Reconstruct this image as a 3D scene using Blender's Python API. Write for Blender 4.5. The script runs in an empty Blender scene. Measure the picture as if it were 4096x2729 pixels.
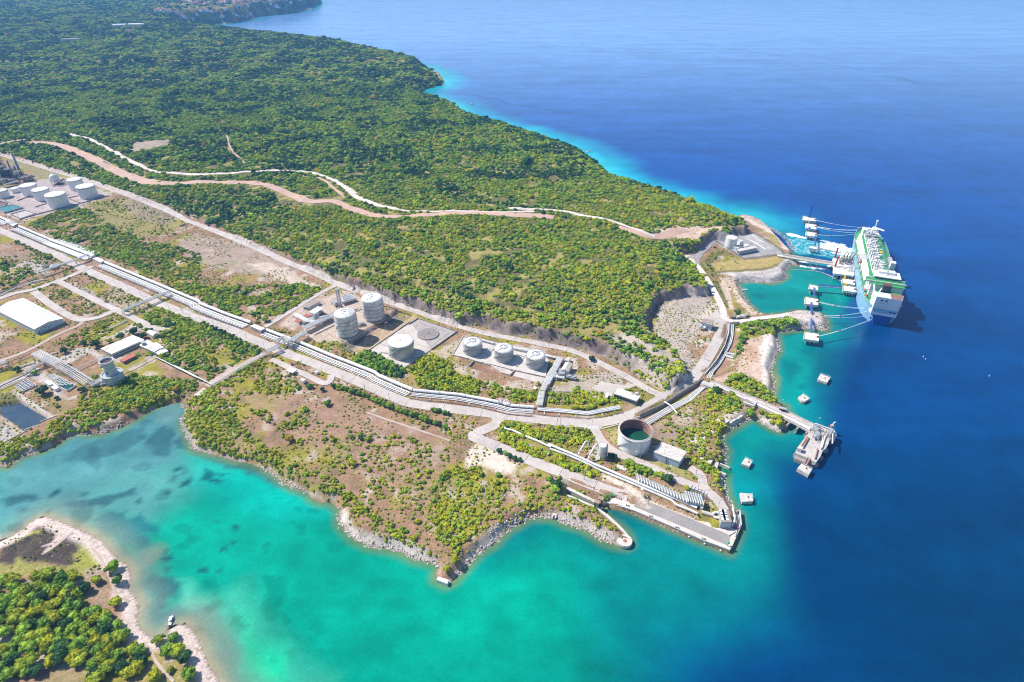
import bpy, bmesh, math, random
import numpy as np
from mathutils import Vector, Matrix
random.seed(7); np.random.seed(7)
S = bpy.context.scene
# ---------------------------------------------------------------- camera, world, sun, exposure
CAM_H, FPX, PITCH = 385.0, 2400.0, math.radians(32.9)
cam = bpy.data.cameras.new('camera'); cam.sensor_width = 36; cam.lens = 36*FPX/4096
cam.clip_start = 1; cam.clip_end = 60000
co = bpy.data.objects.new('camera', cam); S.collection.objects.link(co); S.camera = co
co.location = (0, 0, CAM_H); co.rotation_euler = (math.pi/2-PITCH, 0, 0)
SUN_AZ, SUN_EL = math.radians(-68), math.radians(49)       # clockwise from +Y
W = bpy.data.worlds.new('World'); S.world = W; W.use_nodes = True
nt = W.node_tree; bg = nt.nodes['Background']
sky = nt.nodes.new('ShaderNodeTexSky'); sky.sky_type = 'NISHITA'; sky.sun_disc = False
sky.sun_elevation = SUN_EL; sky.sun_rotation = SUN_AZ % (2*math.pi)
sky.air_density = 1.0; sky.dust_density = 0.3; sky.ozone_density = 3.0
nt.links.new(sky.outputs[0], bg.inputs[0]); bg.inputs[1].default_value = 0.11
sl = bpy.data.lights.new('sun', 'SUN'); sl.energy = 4.9; sl.angle = math.radians(0.5); sl.color = (1, .95, .87)
so = bpy.data.objects.new('sun', sl); S.collection.objects.link(so)
sd = Vector((math.sin(SUN_AZ)*math.cos(SUN_EL), math.cos(SUN_AZ)*math.cos(SUN_EL), math.sin(SUN_EL)))
so.rotation_euler = sd.to_track_quat('Z', 'Y').to_euler(); so.location = (0, 0, 900)
vs = S.view_settings; vs.view_transform = 'Standard'; vs.look = 'None'; vs.exposure = 0.46; vs.gamma = 1
S.cycles.filter_width = 1.1; S.cycles.max_bounces = 5; S.cycles.diffuse_bounces = 2; S.cycles.glossy_bounces = 2
S.cycles.transmission_bounces = 2; S.cycles.volume_bounces = 0; S.cycles.caustics_reflective = False

# ---------------------------------------------------------------- survey: picture crops -> metres
CR = dict(A=(0,0,2.299),B=(0,500,2.941),C=(0,950,2.941),D=(0,1350,2.941),E=(700,1050,2.941),F=(1400,1100,2.941),
 G=(2000,1300,2.941),H=(2600,800,2.941),I=(3100,780,3.92),J=(3350,860,3.41),K=(3100,1050,4.48),L=(2700,1100,3.92),
 M=(2700,1400,3.1357),N=(2200,1650,3.92),O=(2500,1800,3.485),Q=(1700,1750,2.529),W=(0,0,.57446),R=(0,1950,2.012),
 S=(600,1500,1.96),T=(550,0,3.1387),U=(600,500,1.4933),V=(1300,500,1.4933),X=(1900,600,1.4933),Y=(0,600,2.9867),
 Z=(1150,1100,2.69),a=(1200,0,1.2227),b=(2048,1100,1.2227),c=(2050,1400,2.9867),d=(2850,1250,2.4455),
 e=(3100,1600,2.56),f=(3400,860,3.735),g=(0,1380,2.24),P=(0,0,1))
CP, SP = math.cos(PITCH), math.sin(PITCH)
def ray(k, x, y):
    o = CR[k]; X = o[0]+x/o[2]; Y = o[1]+y/o[2]
    u = (X-2048)/FPX; v = -(Y-1364.5)/FPX
    return (u, CP+v*SP, -SP+v*CP)
def at(k, x, y, z=0.0):
    d = ray(k, x, y)
    if z is None: return on(k, x, y)
    t = (z-CAM_H)/d[2]; return (d[0]*t, d[1]*t)
def poly(s, z=0.0):
    """'D 0,1520 90,1535 | S 250,235 ...' -> list of ground points in metres"""
    out = []
    for seg in s.split('|'):
        w = seg.split(); k = w[0]
        for q in w[1:]:
            x, y = q.split(','); out.append(at(k, float(x), float(y), z))
    return out
# ---------------------------------------------------------------- ground plan
MAIN = poly('P -400,2080 | D 0,1520 90,1535 160,1500 200,1440 300,1400 440,1370 560,1320 700,1250 780,1190 900,1140 1080,1145 1200,1140 1330,1100 1480,1040 1600,970 1720,900 1820,840 2000,790 2130,760 '
 '| S 250,232 300,285 250,340 255,400 290,480 340,590 450,615 560,645 680,680 790,700 890,740 960,780 1050,850 1130,890 1230,920 1270,970 1330,1000 1430,1010 1480,1060 1485,1170 1540,1230 1600,1290 1720,1345 1850,1365 1960,1390 2060,1440 2160,1465 2240,1480 2265,1520 '
 '| Q 130,1330 110,1430 215,1485 290,1450 400,1330 480,1240 560,1160 700,1080 780,1000 850,930 950,880 1050,820 1150,815 1250,815 1330,830 1400,870 1500,900 1600,930 1700,990 1800,1050 1900,1085 1980,1100 2040,1100 2065,1070 2060,1020 2025,960 1940,880 1840,800 1730,712 1430,575 1445,548 1760,680 1800,680 1900,680 2000,700 '
 '| O 0,835 150,880 350,970 600,1085 800,1165 1000,1255 1200,1325 1450,1430 1490,1365 1600,1100 1585,895 1530,850 1500,780 1440,680 1410,590 1400,500 1390,430 1400,345 1300,290 1310,225 1370,215 1390,170 1400,90 1420,0 '
 '| M 640,1250 620,1200 580,1150 600,1090 640,1060 700,1010 780,960 850,920 920,880 990,870 1050,900 1150,960 1230,1000 1310,1025 1400,990 1430,960 1420,900 1480,830 1400,760 1390,700 1300,680 1250,620 1210,580 1240,540 1260,450 1250,380 1230,330 1200,270 1230,190 1250,100 1300,50 '
 '| L 1580,1230 1640,1200 1630,1100 1620,1020 1600,940 1640,900 1700,905 1850,880 2000,850 | K 250,1240 400,1225 600,1190 700,1200 850,1225 930,1230 950,1150 930,1050 900,980 830,930 700,900 500,870 340,865 280,880 230,905 0,930 '
 '| L 1600,620 1430,630 1330,610 1240,530 1180,480 1130,420 1080,340 1050,260 1020,190 1010,120 1200,110 1400,125 1500,140 1600,125 1700,80 1760,30 '
 '| H 1610,890 1590,850 1640,790 1680,770 1750,780 1760,740 1690,700 1690,640 1680,590 1660,520 1620,460 1580,410 1500,370 1450,330 1400,290 1330,260 1250,225 1150,195 1060,180')
MAIN += poly('H 1000,172 920,155 850,128 760,100 700,80 620,60 560,30 | X 1250,280 1100,250 960,200 850,165 800,128 760,88 720,48 680,28 650,10 | a 1300,700 1200,665 1100,630 1000,610 950,590 900,580 830,562 790,527 760,502 700,482 640,462 575,445 620,422 690,402 705,385 680,347 600,317 480,282 400,262 300,252 190,242 130,217 60,207 0,205', 9)
MAIN += poly('T 1600,535 1440,525 1330,500 1170,485 1100,460 960,445 760,435 600,420 550,395', 9)
MAIN += poly('T 470,365 600,350 660,325 820,305 1000,295 1150,300 1300,270 1430,245 1500,240 1450,215 1600,200 1800,180 1950,165 2100,140 2190,110 2220,75 2330,45 2290,15 2200,-60 2100,-180 2100,-260')
MAIN += [(-2500, 14000), (-16000, 14000), (-16000, 400)]
BEACH = poly('R -100,450 0,430 80,400 180,340 250,280 310,245 380,235 470,265 560,300 650,340 740,380 820,430 870,490 920,550 960,590 1020,620 1055,680 1060,740 1040,820 1090,880 1125,960 1110,1050 1130,1130 1180,1180 1260,1210 1340,1200 1340,1150 1400,1115 1490,1090 1540,1140 1600,1210 1640,1320 1690,1430 1740,1500 1770,1570 1900,1750')
BEACH += [(-150, 60), (-900, 60), (-900, 330)]
CREST = poly('P -700,600 | B 0,270 200,318 450,400 900,525 1100,595 1450,740 | U 0,428 200,500 450,600 580,665 700,705 850,765 1000,828 | F 0,20 180,70 350,140 500,190 680,240 800,260 1000,330 1130,400 1250,440 1400,450 1600,460 1700,500 1900,560 2100,560 2250,590 | G 450,20 700,60 900,110 1150,170 1300,220 1500,330 1650,380 1900,540 2050,620 2150,520 2100,400 1950,200 | b 640,260 650,170 680,110 720,75 790,70 830,50 900,55 945,50 | H 640,960 590,880 500,780 400,670 300,570 240,530 450,520 560,480 640,400 730,360 930,375 960,320 1100,305 1080,240', 18)
CREST += poly('H 1000,172 | X 1250,280 850,165 650,10 | a 900,580 575,445 690,402 600,317 190,242 | T 1600,535 600,420 550,385 700,315 1000,295 1300,260 1500,195 1950,150 2200,75 2300,25 2200,-60 2100,-180 2100,-260', 9)
CREST += [(-2600, 14000), (-16000, 14000), (-16000, 900)]
def A2(p): return np.array(p, float)
def inside(P, x, y):
    P = A2(P); r = np.zeros(x.shape, bool); n = len(P)
    for i in range(n):
        x1, y1 = P[i]; x2, y2 = P[(i+1) % n]
        if y1 == y2: continue
        c = (y1 > y) != (y2 > y)
        r ^= c & (x < (x2-x1)*(y-y1)/(y2-y1)+x1)
    return r
def dist(P, x, y, closed=True, lim=60.0):
    P = A2(P); d = np.full(x.shape, lim*lim); n = len(P)
    xs = x.ravel(); ys = y.ravel(); dr = d.ravel()
    order = np.argsort(ys, kind='stable'); yso = ys[order]
    for i in range(n if closed else n-1):
        a = P[i]; b = P[(i+1) % n]
        lo = np.searchsorted(yso, min(a[1], b[1])-lim); hi = np.searchsorted(yso, max(a[1], b[1])+lim)
        if hi <= lo: continue
        ii = order[lo:hi]
        xx = xs[ii]; m = (xx > min(a[0], b[0])-lim) & (xx < max(a[0], b[0])+lim); ii = ii[m]
        if not len(ii): continue
        ab = b-a; L = max(ab@ab, 1e-9)
        px = xs[ii]-a[0]; py = ys[ii]-a[1]; t = np.clip((px*ab[0]+py*ab[1])/L, 0, 1)
        q = (px-t*ab[0])**2+(py-t*ab[1])**2
        dr[ii] = np.minimum(dr[ii], q)
    return np.sqrt(d)
def sdf(P, x, y, lim=60.0):
    return np.where(inside(P, x, y), 1, -1)*dist(P, x, y, True, lim)
def ss(t): t = np.clip(t, 0, 1); return t*t*(3-2*t)
# cheap value noise
_perm = np.random.rand(256, 256)
def vn(x, y, s):
    x = np.asarray(x)/s; y = np.asarray(y)/s; xi = np.floor(x).astype(int); yi = np.floor(y).astype(int)
    fx = ss(x-xi); fy = ss(y-yi); g = lambda i, j: _perm[i & 255, j & 255]
    return (g(xi, yi)*(1-fx)+g(xi+1, yi)*fx)*(1-fy)+(g(xi, yi+1)*(1-fx)+g(xi+1, yi+1)*fx)*fy
def fbm(x, y, s, o=4):
    r = 0; a = 1; t = 0
    for i in range(o): r = r+a*vn(x+i*37.1, y-i*19.7, s); t += a; a *= .5; s *= .5
    return r/t
# height edits: (polygon, level, soft margin)
EDITS = [
 (poly('Q 1800,640 2000,640 2276,720 | O 190,600 700,800 1000,930 1160,960 1220,1040 1320,1060 1480,1010 1500,880 1620,880 1640,1100 1470,1420 600,1070 0,820 | Q 2000,720 1800,700', 3.6), 2.9, -1.5),
 (poly('Z 590,775 760,670 985,545 1180,400 1330,445 1170,560 860,790 700,830', 4), 1.5, 4),
 (poly('D 0,790 230,760 300,800 560,950 300,1090 0,880', 5), 2.0, 3),
 (poly('L 830,800 990,780 1000,850 920,1180 960,1260 890,1380 760,1480 600,1568 480,1568 700,1300 790,1100', 4), 2.6, 3),
 (poly('G 1640,1090 2120,830 2353,690 2353,760 2200,930 1780,1200 1700,1180', 4), 2.8, 3),
 (poly('F 1400,1085 1460,1030 1880,1120 1900,1190 1880,1200', 5), 4.2, 2),
]
def height(x, y):
    x = np.asarray(x, float); y = np.asarray(y, float)
    dm = sdf(MAIN, x, y, 60); db = sdf(BEACH, x, y, 60)
    inland = np.clip(dm, -60, 60)
    dc = sdf(CREST, x, y, 60)
    # industrial plateau and hill
    flat = ss(dm/9)*6
    hill = ss((dc+9)/8.5)
    bw = dist(CREST, x, y, True, 60)
    rough = fbm(x, y, 45, 4)-.5
    low = ss((-150-x)/250)*(y < 2500)
    extra = 12-6*low+ss(dc/55)*9+rough*10*ss(dc/30)+ss((y-1700)/2500)*60*ss(dc/50)
    face = ((fbm(x, y, 9, 4)-.5)*13)*(1-.6*low)*np.exp(-((dc+4)/5)**2)
    h = np.where(dm > 0, flat*1.0+hill*extra*ss(dm/40)+face*ss(dm/15), 0)
    h = h+np.where((dm > 3) & (dc < -8), (fbm(x, y, 14, 3)-.5)*1.1, 0)
    hb = np.where(db > 0, .4+ss(db/10)*1.2+ss((db-12)/60)*5+(fbm(x, y, 12, 3)-.5)*.8*ss(db/20), 0)
    h = np.maximum(h, hb)
    sea = np.maximum(dm, db)
    h = np.where(sea <= 0, np.maximum(-9, sea*.5), h)
    for P, lv, m in EDITS:
        A = A2(P); bb = (x > A[:, 0].min()-abs(m)-2) & (x < A[:, 0].max()+abs(m)+2) & (y > A[:, 1].min()-abs(m)-2) & (y < A[:, 1].max()+abs(m)+2)
        if not bb.any(): continue
        d = sdf(P, x[bb], y[bb], 30); w = ss((d+m)/m) if m > 0 else ss(-d/m)
        h[bb] = h[bb]*(1-w)+lv*w
    return h
# non-uniform survey grid
def axis(lo, hi, step, grow, c0, c1):
    v = list(np.arange(c0, c1+.1, step)); s = step
    while v[-1] < hi: s *= grow; v.append(v[-1]+s)
    s = step; u = []
    w = v[0]
    while w > lo: s *= grow; w -= s; u.append(w)
    return np.array(u[::-1]+v)
GX = axis(-9000, 420, 2.2, 1.022, -560, 400)
gy = [165.0]
while gy[-1] < 12500: gy.append(gy[-1]+max(1.8, gy[-1]*.0034))
GY = np.array(gy)
MX, MY = np.meshgrid(GX, GY)
HZ = height(MX, MY)
def hz(x, y):
    i = min(max(np.searchsorted(GX, x)-1, 0), len(GX)-2); j = min(max(np.searchsorted(GY, y)-1, 0), len(GY)-2)
    fx = min(max((x-GX[i])/(GX[i+1]-GX[i]), 0), 1); fy = min(max((y-GY[j])/(GY[j+1]-GY[j]), 0), 1)
    return float((HZ[j, i]*(1-fx)+HZ[j, i+1]*fx)*(1-fy)+(HZ[j+1, i]*(1-fx)+HZ[j+1, i+1]*fx)*fy)
def hzv(x, y):
    i = np.clip(np.searchsorted(GX, x)-1, 0, len(GX)-2); j = np.clip(np.searchsorted(GY, y)-1, 0, len(GY)-2)
    fx = np.clip((x-GX[i])/(GX[i+1]-GX[i]), 0, 1); fy = np.clip((y-GY[j])/(GY[j+1]-GY[j]), 0, 1)
    return (HZ[j, i]*(1-fx)+HZ[j, i+1]*fx)*(1-fy)+(HZ[j+1, i]*(1-fx)+HZ[j+1, i+1]*fx)*fy
def on(k, x, y):
    """where the line of sight meets the terrain (metres)"""
    d = ray(k, x, y); z = 70.0; t = (z-CAM_H)/d[2]; te = (-2-CAM_H)/d[2]; n = 90
    p = (d[0]*t, d[1]*t)
    for i in range(n+1):
        tt = t+(te-t)*i/n; q = (d[0]*tt, d[1]*tt); zz = CAM_H+d[2]*tt
        if zz <= max(hz(*q), 0): return q
    return q
def line(s):
    return [on(k, x, y) for (k, x, y) in pts(s)]
def pts(s):
    out = []
    for seg in s.split('|'):
        w = seg.split()
        for q in w[1:]:
            x, y = q.split(','); out.append((w[0], float(x), float(y)))
    return out
# ---------------------------------------------------------------- mesh + object helpers
COL = S.collection
def mesh_from(name, V, Fs, mats, midx=None, smooth=False):
    me = bpy.data.meshes.new(name)
    V = np.asarray(V, np.float32).reshape(-1, 3)
    me.from_pydata(V.tolist() if len(V) < 200000 else V, [], Fs)
    for m in (mats if isinstance(mats, (list, tuple)) else [mats]): me.materials.append(m)
    if midx is not None: me.polygons.foreach_set('material_index', np.array(midx, np.int32))
    if smooth: me.polygons.foreach_set('use_smooth', np.ones(len(me.polygons), bool))
    me.update(); return me
def grid_mesh(name, X, Y, Z, mat, keep=None):
    nr, nc = X.shape; V = np.stack([X, Y, Z], -1).reshape(-1, 3).astype(np.float32)
    idx = np.arange(nr*nc).reshape(nr, nc)
    q = np.stack([idx[:-1, :-1], idx[:-1, 1:], idx[1:, 1:], idx[1:, :-1]], -1).reshape(-1, 4)
    if keep is not None:
        q = q[keep.reshape(-1)[q].any(1)]
        used = np.unique(q); mp = np.full(nr*nc, -1); mp[used] = np.arange(len(used)); V = V[used]; q = mp[q]
    else: used = np.arange(nr*nc)
    me = bpy.data.meshes.new(name); n = len(q)
    me.vertices.add(len(V)); me.vertices.foreach_set('co', V.ravel())
    me.loops.add(n*4); me.loops.foreach_set('vertex_index', q.ravel().astype(np.int32))
    me.polygons.add(n); me.polygons.foreach_set('loop_start', np.arange(0, n*4, 4, dtype=np.int32))
    me.polygons.foreach_set('loop_total', np.full(n, 4, np.int32))
    me.polygons.foreach_set('use_smooth', np.ones(n, bool))
    me.update(calc_edges=True); me.materials.append(mat)
    o = bpy.data.objects.new(name, me); COL.objects.link(o); return o, used
def tag(o, label=None, cat=None, group=None, kind=None):
    if label: o['label'] = label
    if cat: o['category'] = cat
    if group: o['group'] = group
    if kind: o['kind'] = kind
    return o
def thing(name, label, cat, loc=(0, 0, 0), rz=0, group=None):
    o = bpy.data.objects.new(name, None); COL.objects.link(o); o.empty_display_size = .5
    o.location = loc; o.rotation_euler = (0, 0, rz); return tag(o, label, cat, group)
def copy_tree(o, parent=None):
    c = o.copy(); COL.objects.link(c)
    if parent is not None: c.parent = parent
    for ch in o.children: copy_tree(ch, c)
    return c
class MB:
    def __init__(s, off=(0, 0, 0)): s.v = []; s.f = []; s.m = []; s.off = off; s.k = 0
    def _add(s, V, F):
        n = len(s.v); s.v += [(a-s.off[0], b-s.off[1], c-s.off[2]) for a, b, c in V]
        s.f += [tuple(i+n for i in f) for f in F]; s.m += [s.k]*len(F); return s
    def box(s, c, d, rz=0, tilt=0):
        V = []
        cr, sr = math.cos(rz), math.sin(rz)
        for z in (-.5, .5):
            for x, y in ((-.5, -.5), (.5, -.5), (.5, .5), (-.5, .5)):
                X, Y = x*d[0], y*d[1]; V.append((c[0]+X*cr-Y*sr, c[1]+X*sr+Y*cr, c[2]+z*d[2]+X*tilt))
        return s._add(V, [(3, 2, 1, 0), (4, 5, 6, 7), (0, 1, 5, 4), (1, 2, 6, 5), (2, 3, 7, 6), (3, 0, 4, 7)])
    def bbox(s, x0, x1, y0, y1, z0, z1): return s.box(((x0+x1)/2, (y0+y1)/2, (z0+z1)/2), (x1-x0, y1-y0, z1-z0))
    def prism(s, P, z0, z1, scale=1.0):
        if sum(P[i][0]*P[(i+1) % len(P)][1]-P[(i+1) % len(P)][0]*P[i][1] for i in range(len(P))) < 0: P = P[::-1]
        n = len(P); cx = sum(p[0] for p in P)/n; cy = sum(p[1] for p in P)/n
        Z0 = z0 if isinstance(z0, (list, tuple)) else [z0]*n; Z1 = z1 if isinstance(z1, (list, tuple)) else [z1]*n
        V = [(p[0], p[1], Z0[i]) for i, p in enumerate(P)]+[(cx+(p[0]-cx)*scale, cy+(p[1]-cy)*scale, Z1[i]) for i, p in enumerate(P)]
        return s._add(V, [tuple(range(n))[::-1], tuple(range(n, 2*n))]+[(i, (i+1) % n, n+(i+1) % n, n+i) for i in range(n)])
    def lathe(s, c, prof, n=24, cap=True):
        V = []; F = []
        for r, z in prof:
            for i in range(n):
                a = 2*math.pi*i/n; V.append((c[0]+r*math.cos(a), c[1]+r*math.sin(a), c[2]+z))
        for j in range(len(prof)-1):
            for i in range(n): F.append((j*n+i, j*n+(i+1) % n, (j+1)*n+(i+1) % n, (j+1)*n+i))
        if cap: F.append(tuple(range(n))[::-1]); F.append(tuple(range((len(prof)-1)*n, len(prof)*n)))
        return s._add(V, F)
    def tube(s, P, r, n=6, closed=False):
        P = [Vector(p) for p in P]; V = []; F = []; m = len(P)
        for i, p in enumerate(P):
            t = ((P[(i+1) % m]-P[i-1]) if closed else (P[min(i+1, m-1)]-P[max(i-1, 0)]))
            if t.length < 1e-6: t = Vector((0, 0, 1))
            t.normalize(); up = Vector((0, 0, 1)) if abs(t.z) < .95 else Vector((1, 0, 0))
            a = t.cross(up).normalized(); b = a.cross(t)
            rr = r[i] if isinstance(r, (list, tuple)) else r
            for k in range(n):
                w = 2*math.pi*(k+.5)/n; q = p+a*math.cos(w)*rr+b*math.sin(w)*rr; V.append(tuple(q))
        for i in range(m if closed else m-1):
            j = (i+1) % m
            for k in range(n): F.append((i*n+k, i*n+(k+1) % n, j*n+(k+1) % n, j*n+k))
        if not closed: F.append(tuple(range(n))[::-1]); F.append(tuple(range((m-1)*n, m*n)))
        return s._add(V, F)
    def bar(s, p, q, w, h=None):
        h = h or w; p = Vector(p); q = Vector(q); t = (q-p)
        if t.length < 1e-6: return s
        t.normalize(); up = Vector((0, 0, 1)) if abs(t.z) < .95 else Vector((0, 1, 0))
        a = t.cross(up).normalized()*(w/2); b = a.cross(t).normalized()*(h/2)
        V = [tuple(e+x+y) for e in (p, q) for x, y in ((-a, -b), (a, -b), (a, b), (-a, b))]
        return s._add(V, [(0, 1, 2, 3), (7, 6, 5, 4), (0, 4, 5, 1), (1, 5, 6, 2), (2, 6, 7, 3), (3, 7, 4, 0)])
    def sphere(s, c, r, n=10, sz=1.0, zmin=-1):
        V = []; F = []; m = max(4, n//2+1)
        for j in range(m+1):
            t = -1+2*j/m; a = math.asin(max(-1, min(1, math.sin(math.pi/2*t))))
            z = math.sin(a); rr = math.cos(a)
            if z < zmin: z = zmin
            for i in range(n):
                w = 2*math.pi*i/n; V.append((c[0]+r*rr*math.cos(w), c[1]+r*rr*math.sin(w), c[2]+r*z*sz))
        for j in range(m):
            for i in range(n): F.append((j*n+i, j*n+(i+1) % n, (j+1)*n+(i+1) % n, (j+1)*n+i))
        return s._add(V, F)
    def obj(s, name, mat, parent=None, smooth=False, link=True):
        me = mesh_from(name, s.v, s.f, mat, s.m if isinstance(mat, (list, tuple)) else None, smooth)
        if smooth:
            try: me.set_sharp_from_angle(angle=math.radians(35))
            except Exception: pass
        o = bpy.data.objects.new(name, me)
        if link: COL.objects.link(o)
        if parent is not None: o.parent = parent
        return o
# ---------------------------------------------------------------- materials
def newmat(name):
    m = bpy.data.materials.new(name); m.use_nodes = True; return m, m.node_tree, m.node_tree.nodes['Principled BSDF']
def mix(nt, a, b, fac=None, mode='MIX', f=.5):
    n = nt.nodes.new('ShaderNodeMix'); n.data_type = 'RGBA'; n.blend_type = mode; n.clamp_factor = True
    n.inputs[0].default_value = f
    if fac is not None: nt.links.new(fac, n.inputs[0])
    for s_, v in ((6, a), (7, b)):
        if isinstance(v, tuple): n.inputs[s_].default_value = (*v[:3], 1)
        else: nt.links.new(v, n.inputs[s_])
    return n.outputs[2]
def noise(nt, scale, detail=4, rough=.6, vec=None, dist=0):
    n = nt.nodes.new('ShaderNodeTexNoise'); n.inputs['Scale'].default_value = scale
    n.inputs['Detail'].default_value = detail; n.inputs['Roughness'].default_value = rough; n.inputs['Distortion'].default_value = dist
    if vec is None:
        g = nt.nodes.get('GEO') or nt.nodes.new('ShaderNodeNewGeometry'); g.name = 'GEO'; vec = g.outputs['Position']
    nt.links.new(vec, n.inputs['Vector']); return n.outputs[0]
def ramp(nt, v, a, b, lo=0., hi=1.):
    n = nt.nodes.new('ShaderNodeMapRange'); n.inputs[1].default_value = a; n.inputs[2].default_value = b
    n.inputs[3].default_value = lo; n.inputs[4].default_value = hi; nt.links.new(v, n.inputs[0]); return n.outputs[0]
def bump(nt, bs, v, strength, d):
    b = nt.nodes.new('ShaderNodeBump'); b.inputs['Strength'].default_value = strength; b.inputs['Distance'].default_value = d
    nt.links.new(v, b.inputs['Height']); nt.links.new(b.outputs[0], bs.inputs['Normal'])
_mc = {}
def mat(name, c, rough=.7, c2=None, scale=.3, metal=0, spec=.4, lo=.35, hi=.65):
    if name in _mc: return _mc[name]
    m, t, b = newmat(name); b.inputs['Roughness'].default_value = rough; b.inputs['Metallic'].default_value = metal
    b.inputs['Specular IOR Level'].default_value = spec
    c2 = c2 or tuple(k*.78 for k in c)
    f = ramp(t, noise(t, scale, 5, .65), lo, hi)
    cc = mix(t, c, c2, f)
    f2 = ramp(t, noise(t, scale*9, 3, .6), .3, .7, .86, 1.08)
    cc = mix(t, cc, f2, None, 'MULTIPLY', 1.0)
    t.links.new(cc, b.inputs['Base Color']); _mc[name] = m; return m
WHITE = mat('white_paint', (.82, .82, .82), .45, (.68, .68, .67), .25)
WHITED = mat('weathered_white_paint', (.76, .76, .75), .6, (.50, .47, .43), .18)
GREYM = mat('grey_cladding', (.42, .44, .46), .5, (.34, .35, .36), .2)
STEEL = mat('galvanised_steel', (.50, .51, .52), .45, (.36, .35, .34), .4, .3)
PIPEW = mat('white_pipe_jacket', (.84, .84, .84), .4, (.70, .70, .70), .12)
RUST = mat('rusty_steel', (.30, .13, .08), .8, (.42, .30, .24), .5)
DARKM = mat('dark_steel', (.07, .075, .09), .6, (.14, .13, .13), .4)
CONC = mat('pale_concrete', (.60, .54, .49), .85, (.47, .42, .37), .12)
CONCD = mat('old_concrete', (.36, .32, .29), .9, (.26, .23, .21), .2)
CONCW = mat('weathered_concrete', (.72, .66, .61), .85, (.45, .41, .37), .35)
ROOFR = mat('red_roof', (.52, .12, .07), .7, (.38, .12, .08), .6)
ROOFB = mat('brown_flat_roof', (.38, .32, .27), .9, (.28, .24, .2), .3)
ROOFW = mat('white_flat_roof', (.78, .76, .72), .7, (.52, .46, .40), .15)
GLASS = mat('window_glass', (.05, .08, .11), .15, (.03, .05, .07), .5)
BLUEW = mat('blue_painted_steel', (.05, .17, .55), .5, (.04, .13, .42), .4)
ASPH = mat('asphalt', (.56, .49, .45), .9, (.46, .40, .365), .06)
ASPHG = mat('grey_asphalt', (.34, .31, .30), .9, (.27, .25, .24), .08)
ROADW = mat('pale_dusty_road', (.72, .64, .58), .9, (.62, .54, .48), .05)
DIRT = mat('dirt_track', (.55, .44, .37), .95, (.42, .33, .27), .08)
PINK = mat('pink_earth', (.58, .36, .27), .95, (.50, .36, .29), .04)
KERB = mat('kerb_stone', (.62, .57, .53), .85, (.5, .45, .41), .5)
YEL = mat('yellow_paint', (.75, .52, .02), .5); REDP = mat('red_paint', (.55, .03, .02), .5)
GREEND = mat('green_deck_paint', (.05, .36, .10), .55, (.07, .28, .10), .15)
GREENW = mat('green_tank_water', (.012, .085, .05), .15)
HULLB = mat('pale_blue_hull', (.30, .52, .68), .45, (.24, .44, .60), .08)
HULLD = mat('deep_blue_hull', (.02, .10, .42), .45, (.02, .08, .34), .08)
BLACKM = mat('black_paint', (.02, .02, .022), .6)
# ---------------------------------------------------------------- ground: colours of earth, grass, rock and concrete
def paint(C, x, y, P, col, soft=4, amt=1.0, warp=3.0, ns=11):
    A = A2(P); mg = soft+warp+3
    bb = (x > A[:, 0].min()-mg) & (x < A[:, 0].max()+mg) & (y > A[:, 1].min()-mg) & (y < A[:, 1].max()+mg)
    if not bb.any(): return
    xx = x[bb]; yy = y[bb]
    if warp: xx = xx+(vn(xx, yy, ns)-.5)*2*warp; yy = yy+(vn(xx+91, yy+17, ns)-.5)*2*warp
    w = (ss((sdf(P, xx, yy, soft+5)+soft*.5)/max(soft, .1))*amt)[:, None]
    C[bb] = C[bb]*(1-w)+np.array(col)*w
EARTH = (.36, .215, .135); OLIVE = (.31, .27, .035); FLOOR = (.15, .14, .055); ROCK = (.34, .28, .25); PINKC = (.68, .46, .35); CONCC = (.50, .42, .37); DARKG = (.13, .11, .10)
PALE = (.66, .54, .46); STRAW = (.48, .38, .15)
f = MX.ravel(); g = MY.ravel()
C = np.tile(np.array(EARTH), (len(f), 1))
n1 = fbm(f, g, 40, 4)[:, None]; n2 = fbm(f+500, g, 14, 4)[:, None]
C = C*(1-ss((n1-.5)*6))+np.array(OLIVE)*ss((n1-.5)*6)
k = ss((n2-.60)*9); C = C*(1-k)+np.array((.50, .40, .33))*k
k = ss((.40-n2)*9); C = C*(1-k*.6)+np.array((.20, .15, .09))*k*.6
dcr = sdf(CREST, f, g, 60); dmn = sdf(MAIN, f, g, 60); dbe = sdf(BEACH, f, g, 60)
k = ss((dcr+1)/8)[:, None]; k2 = ss((n2-.47)*7)
C = C*(1-k)+(np.array(FLOOR)*(1-k2)+np.array((.36, .30, .10))*k2)*k
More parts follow.
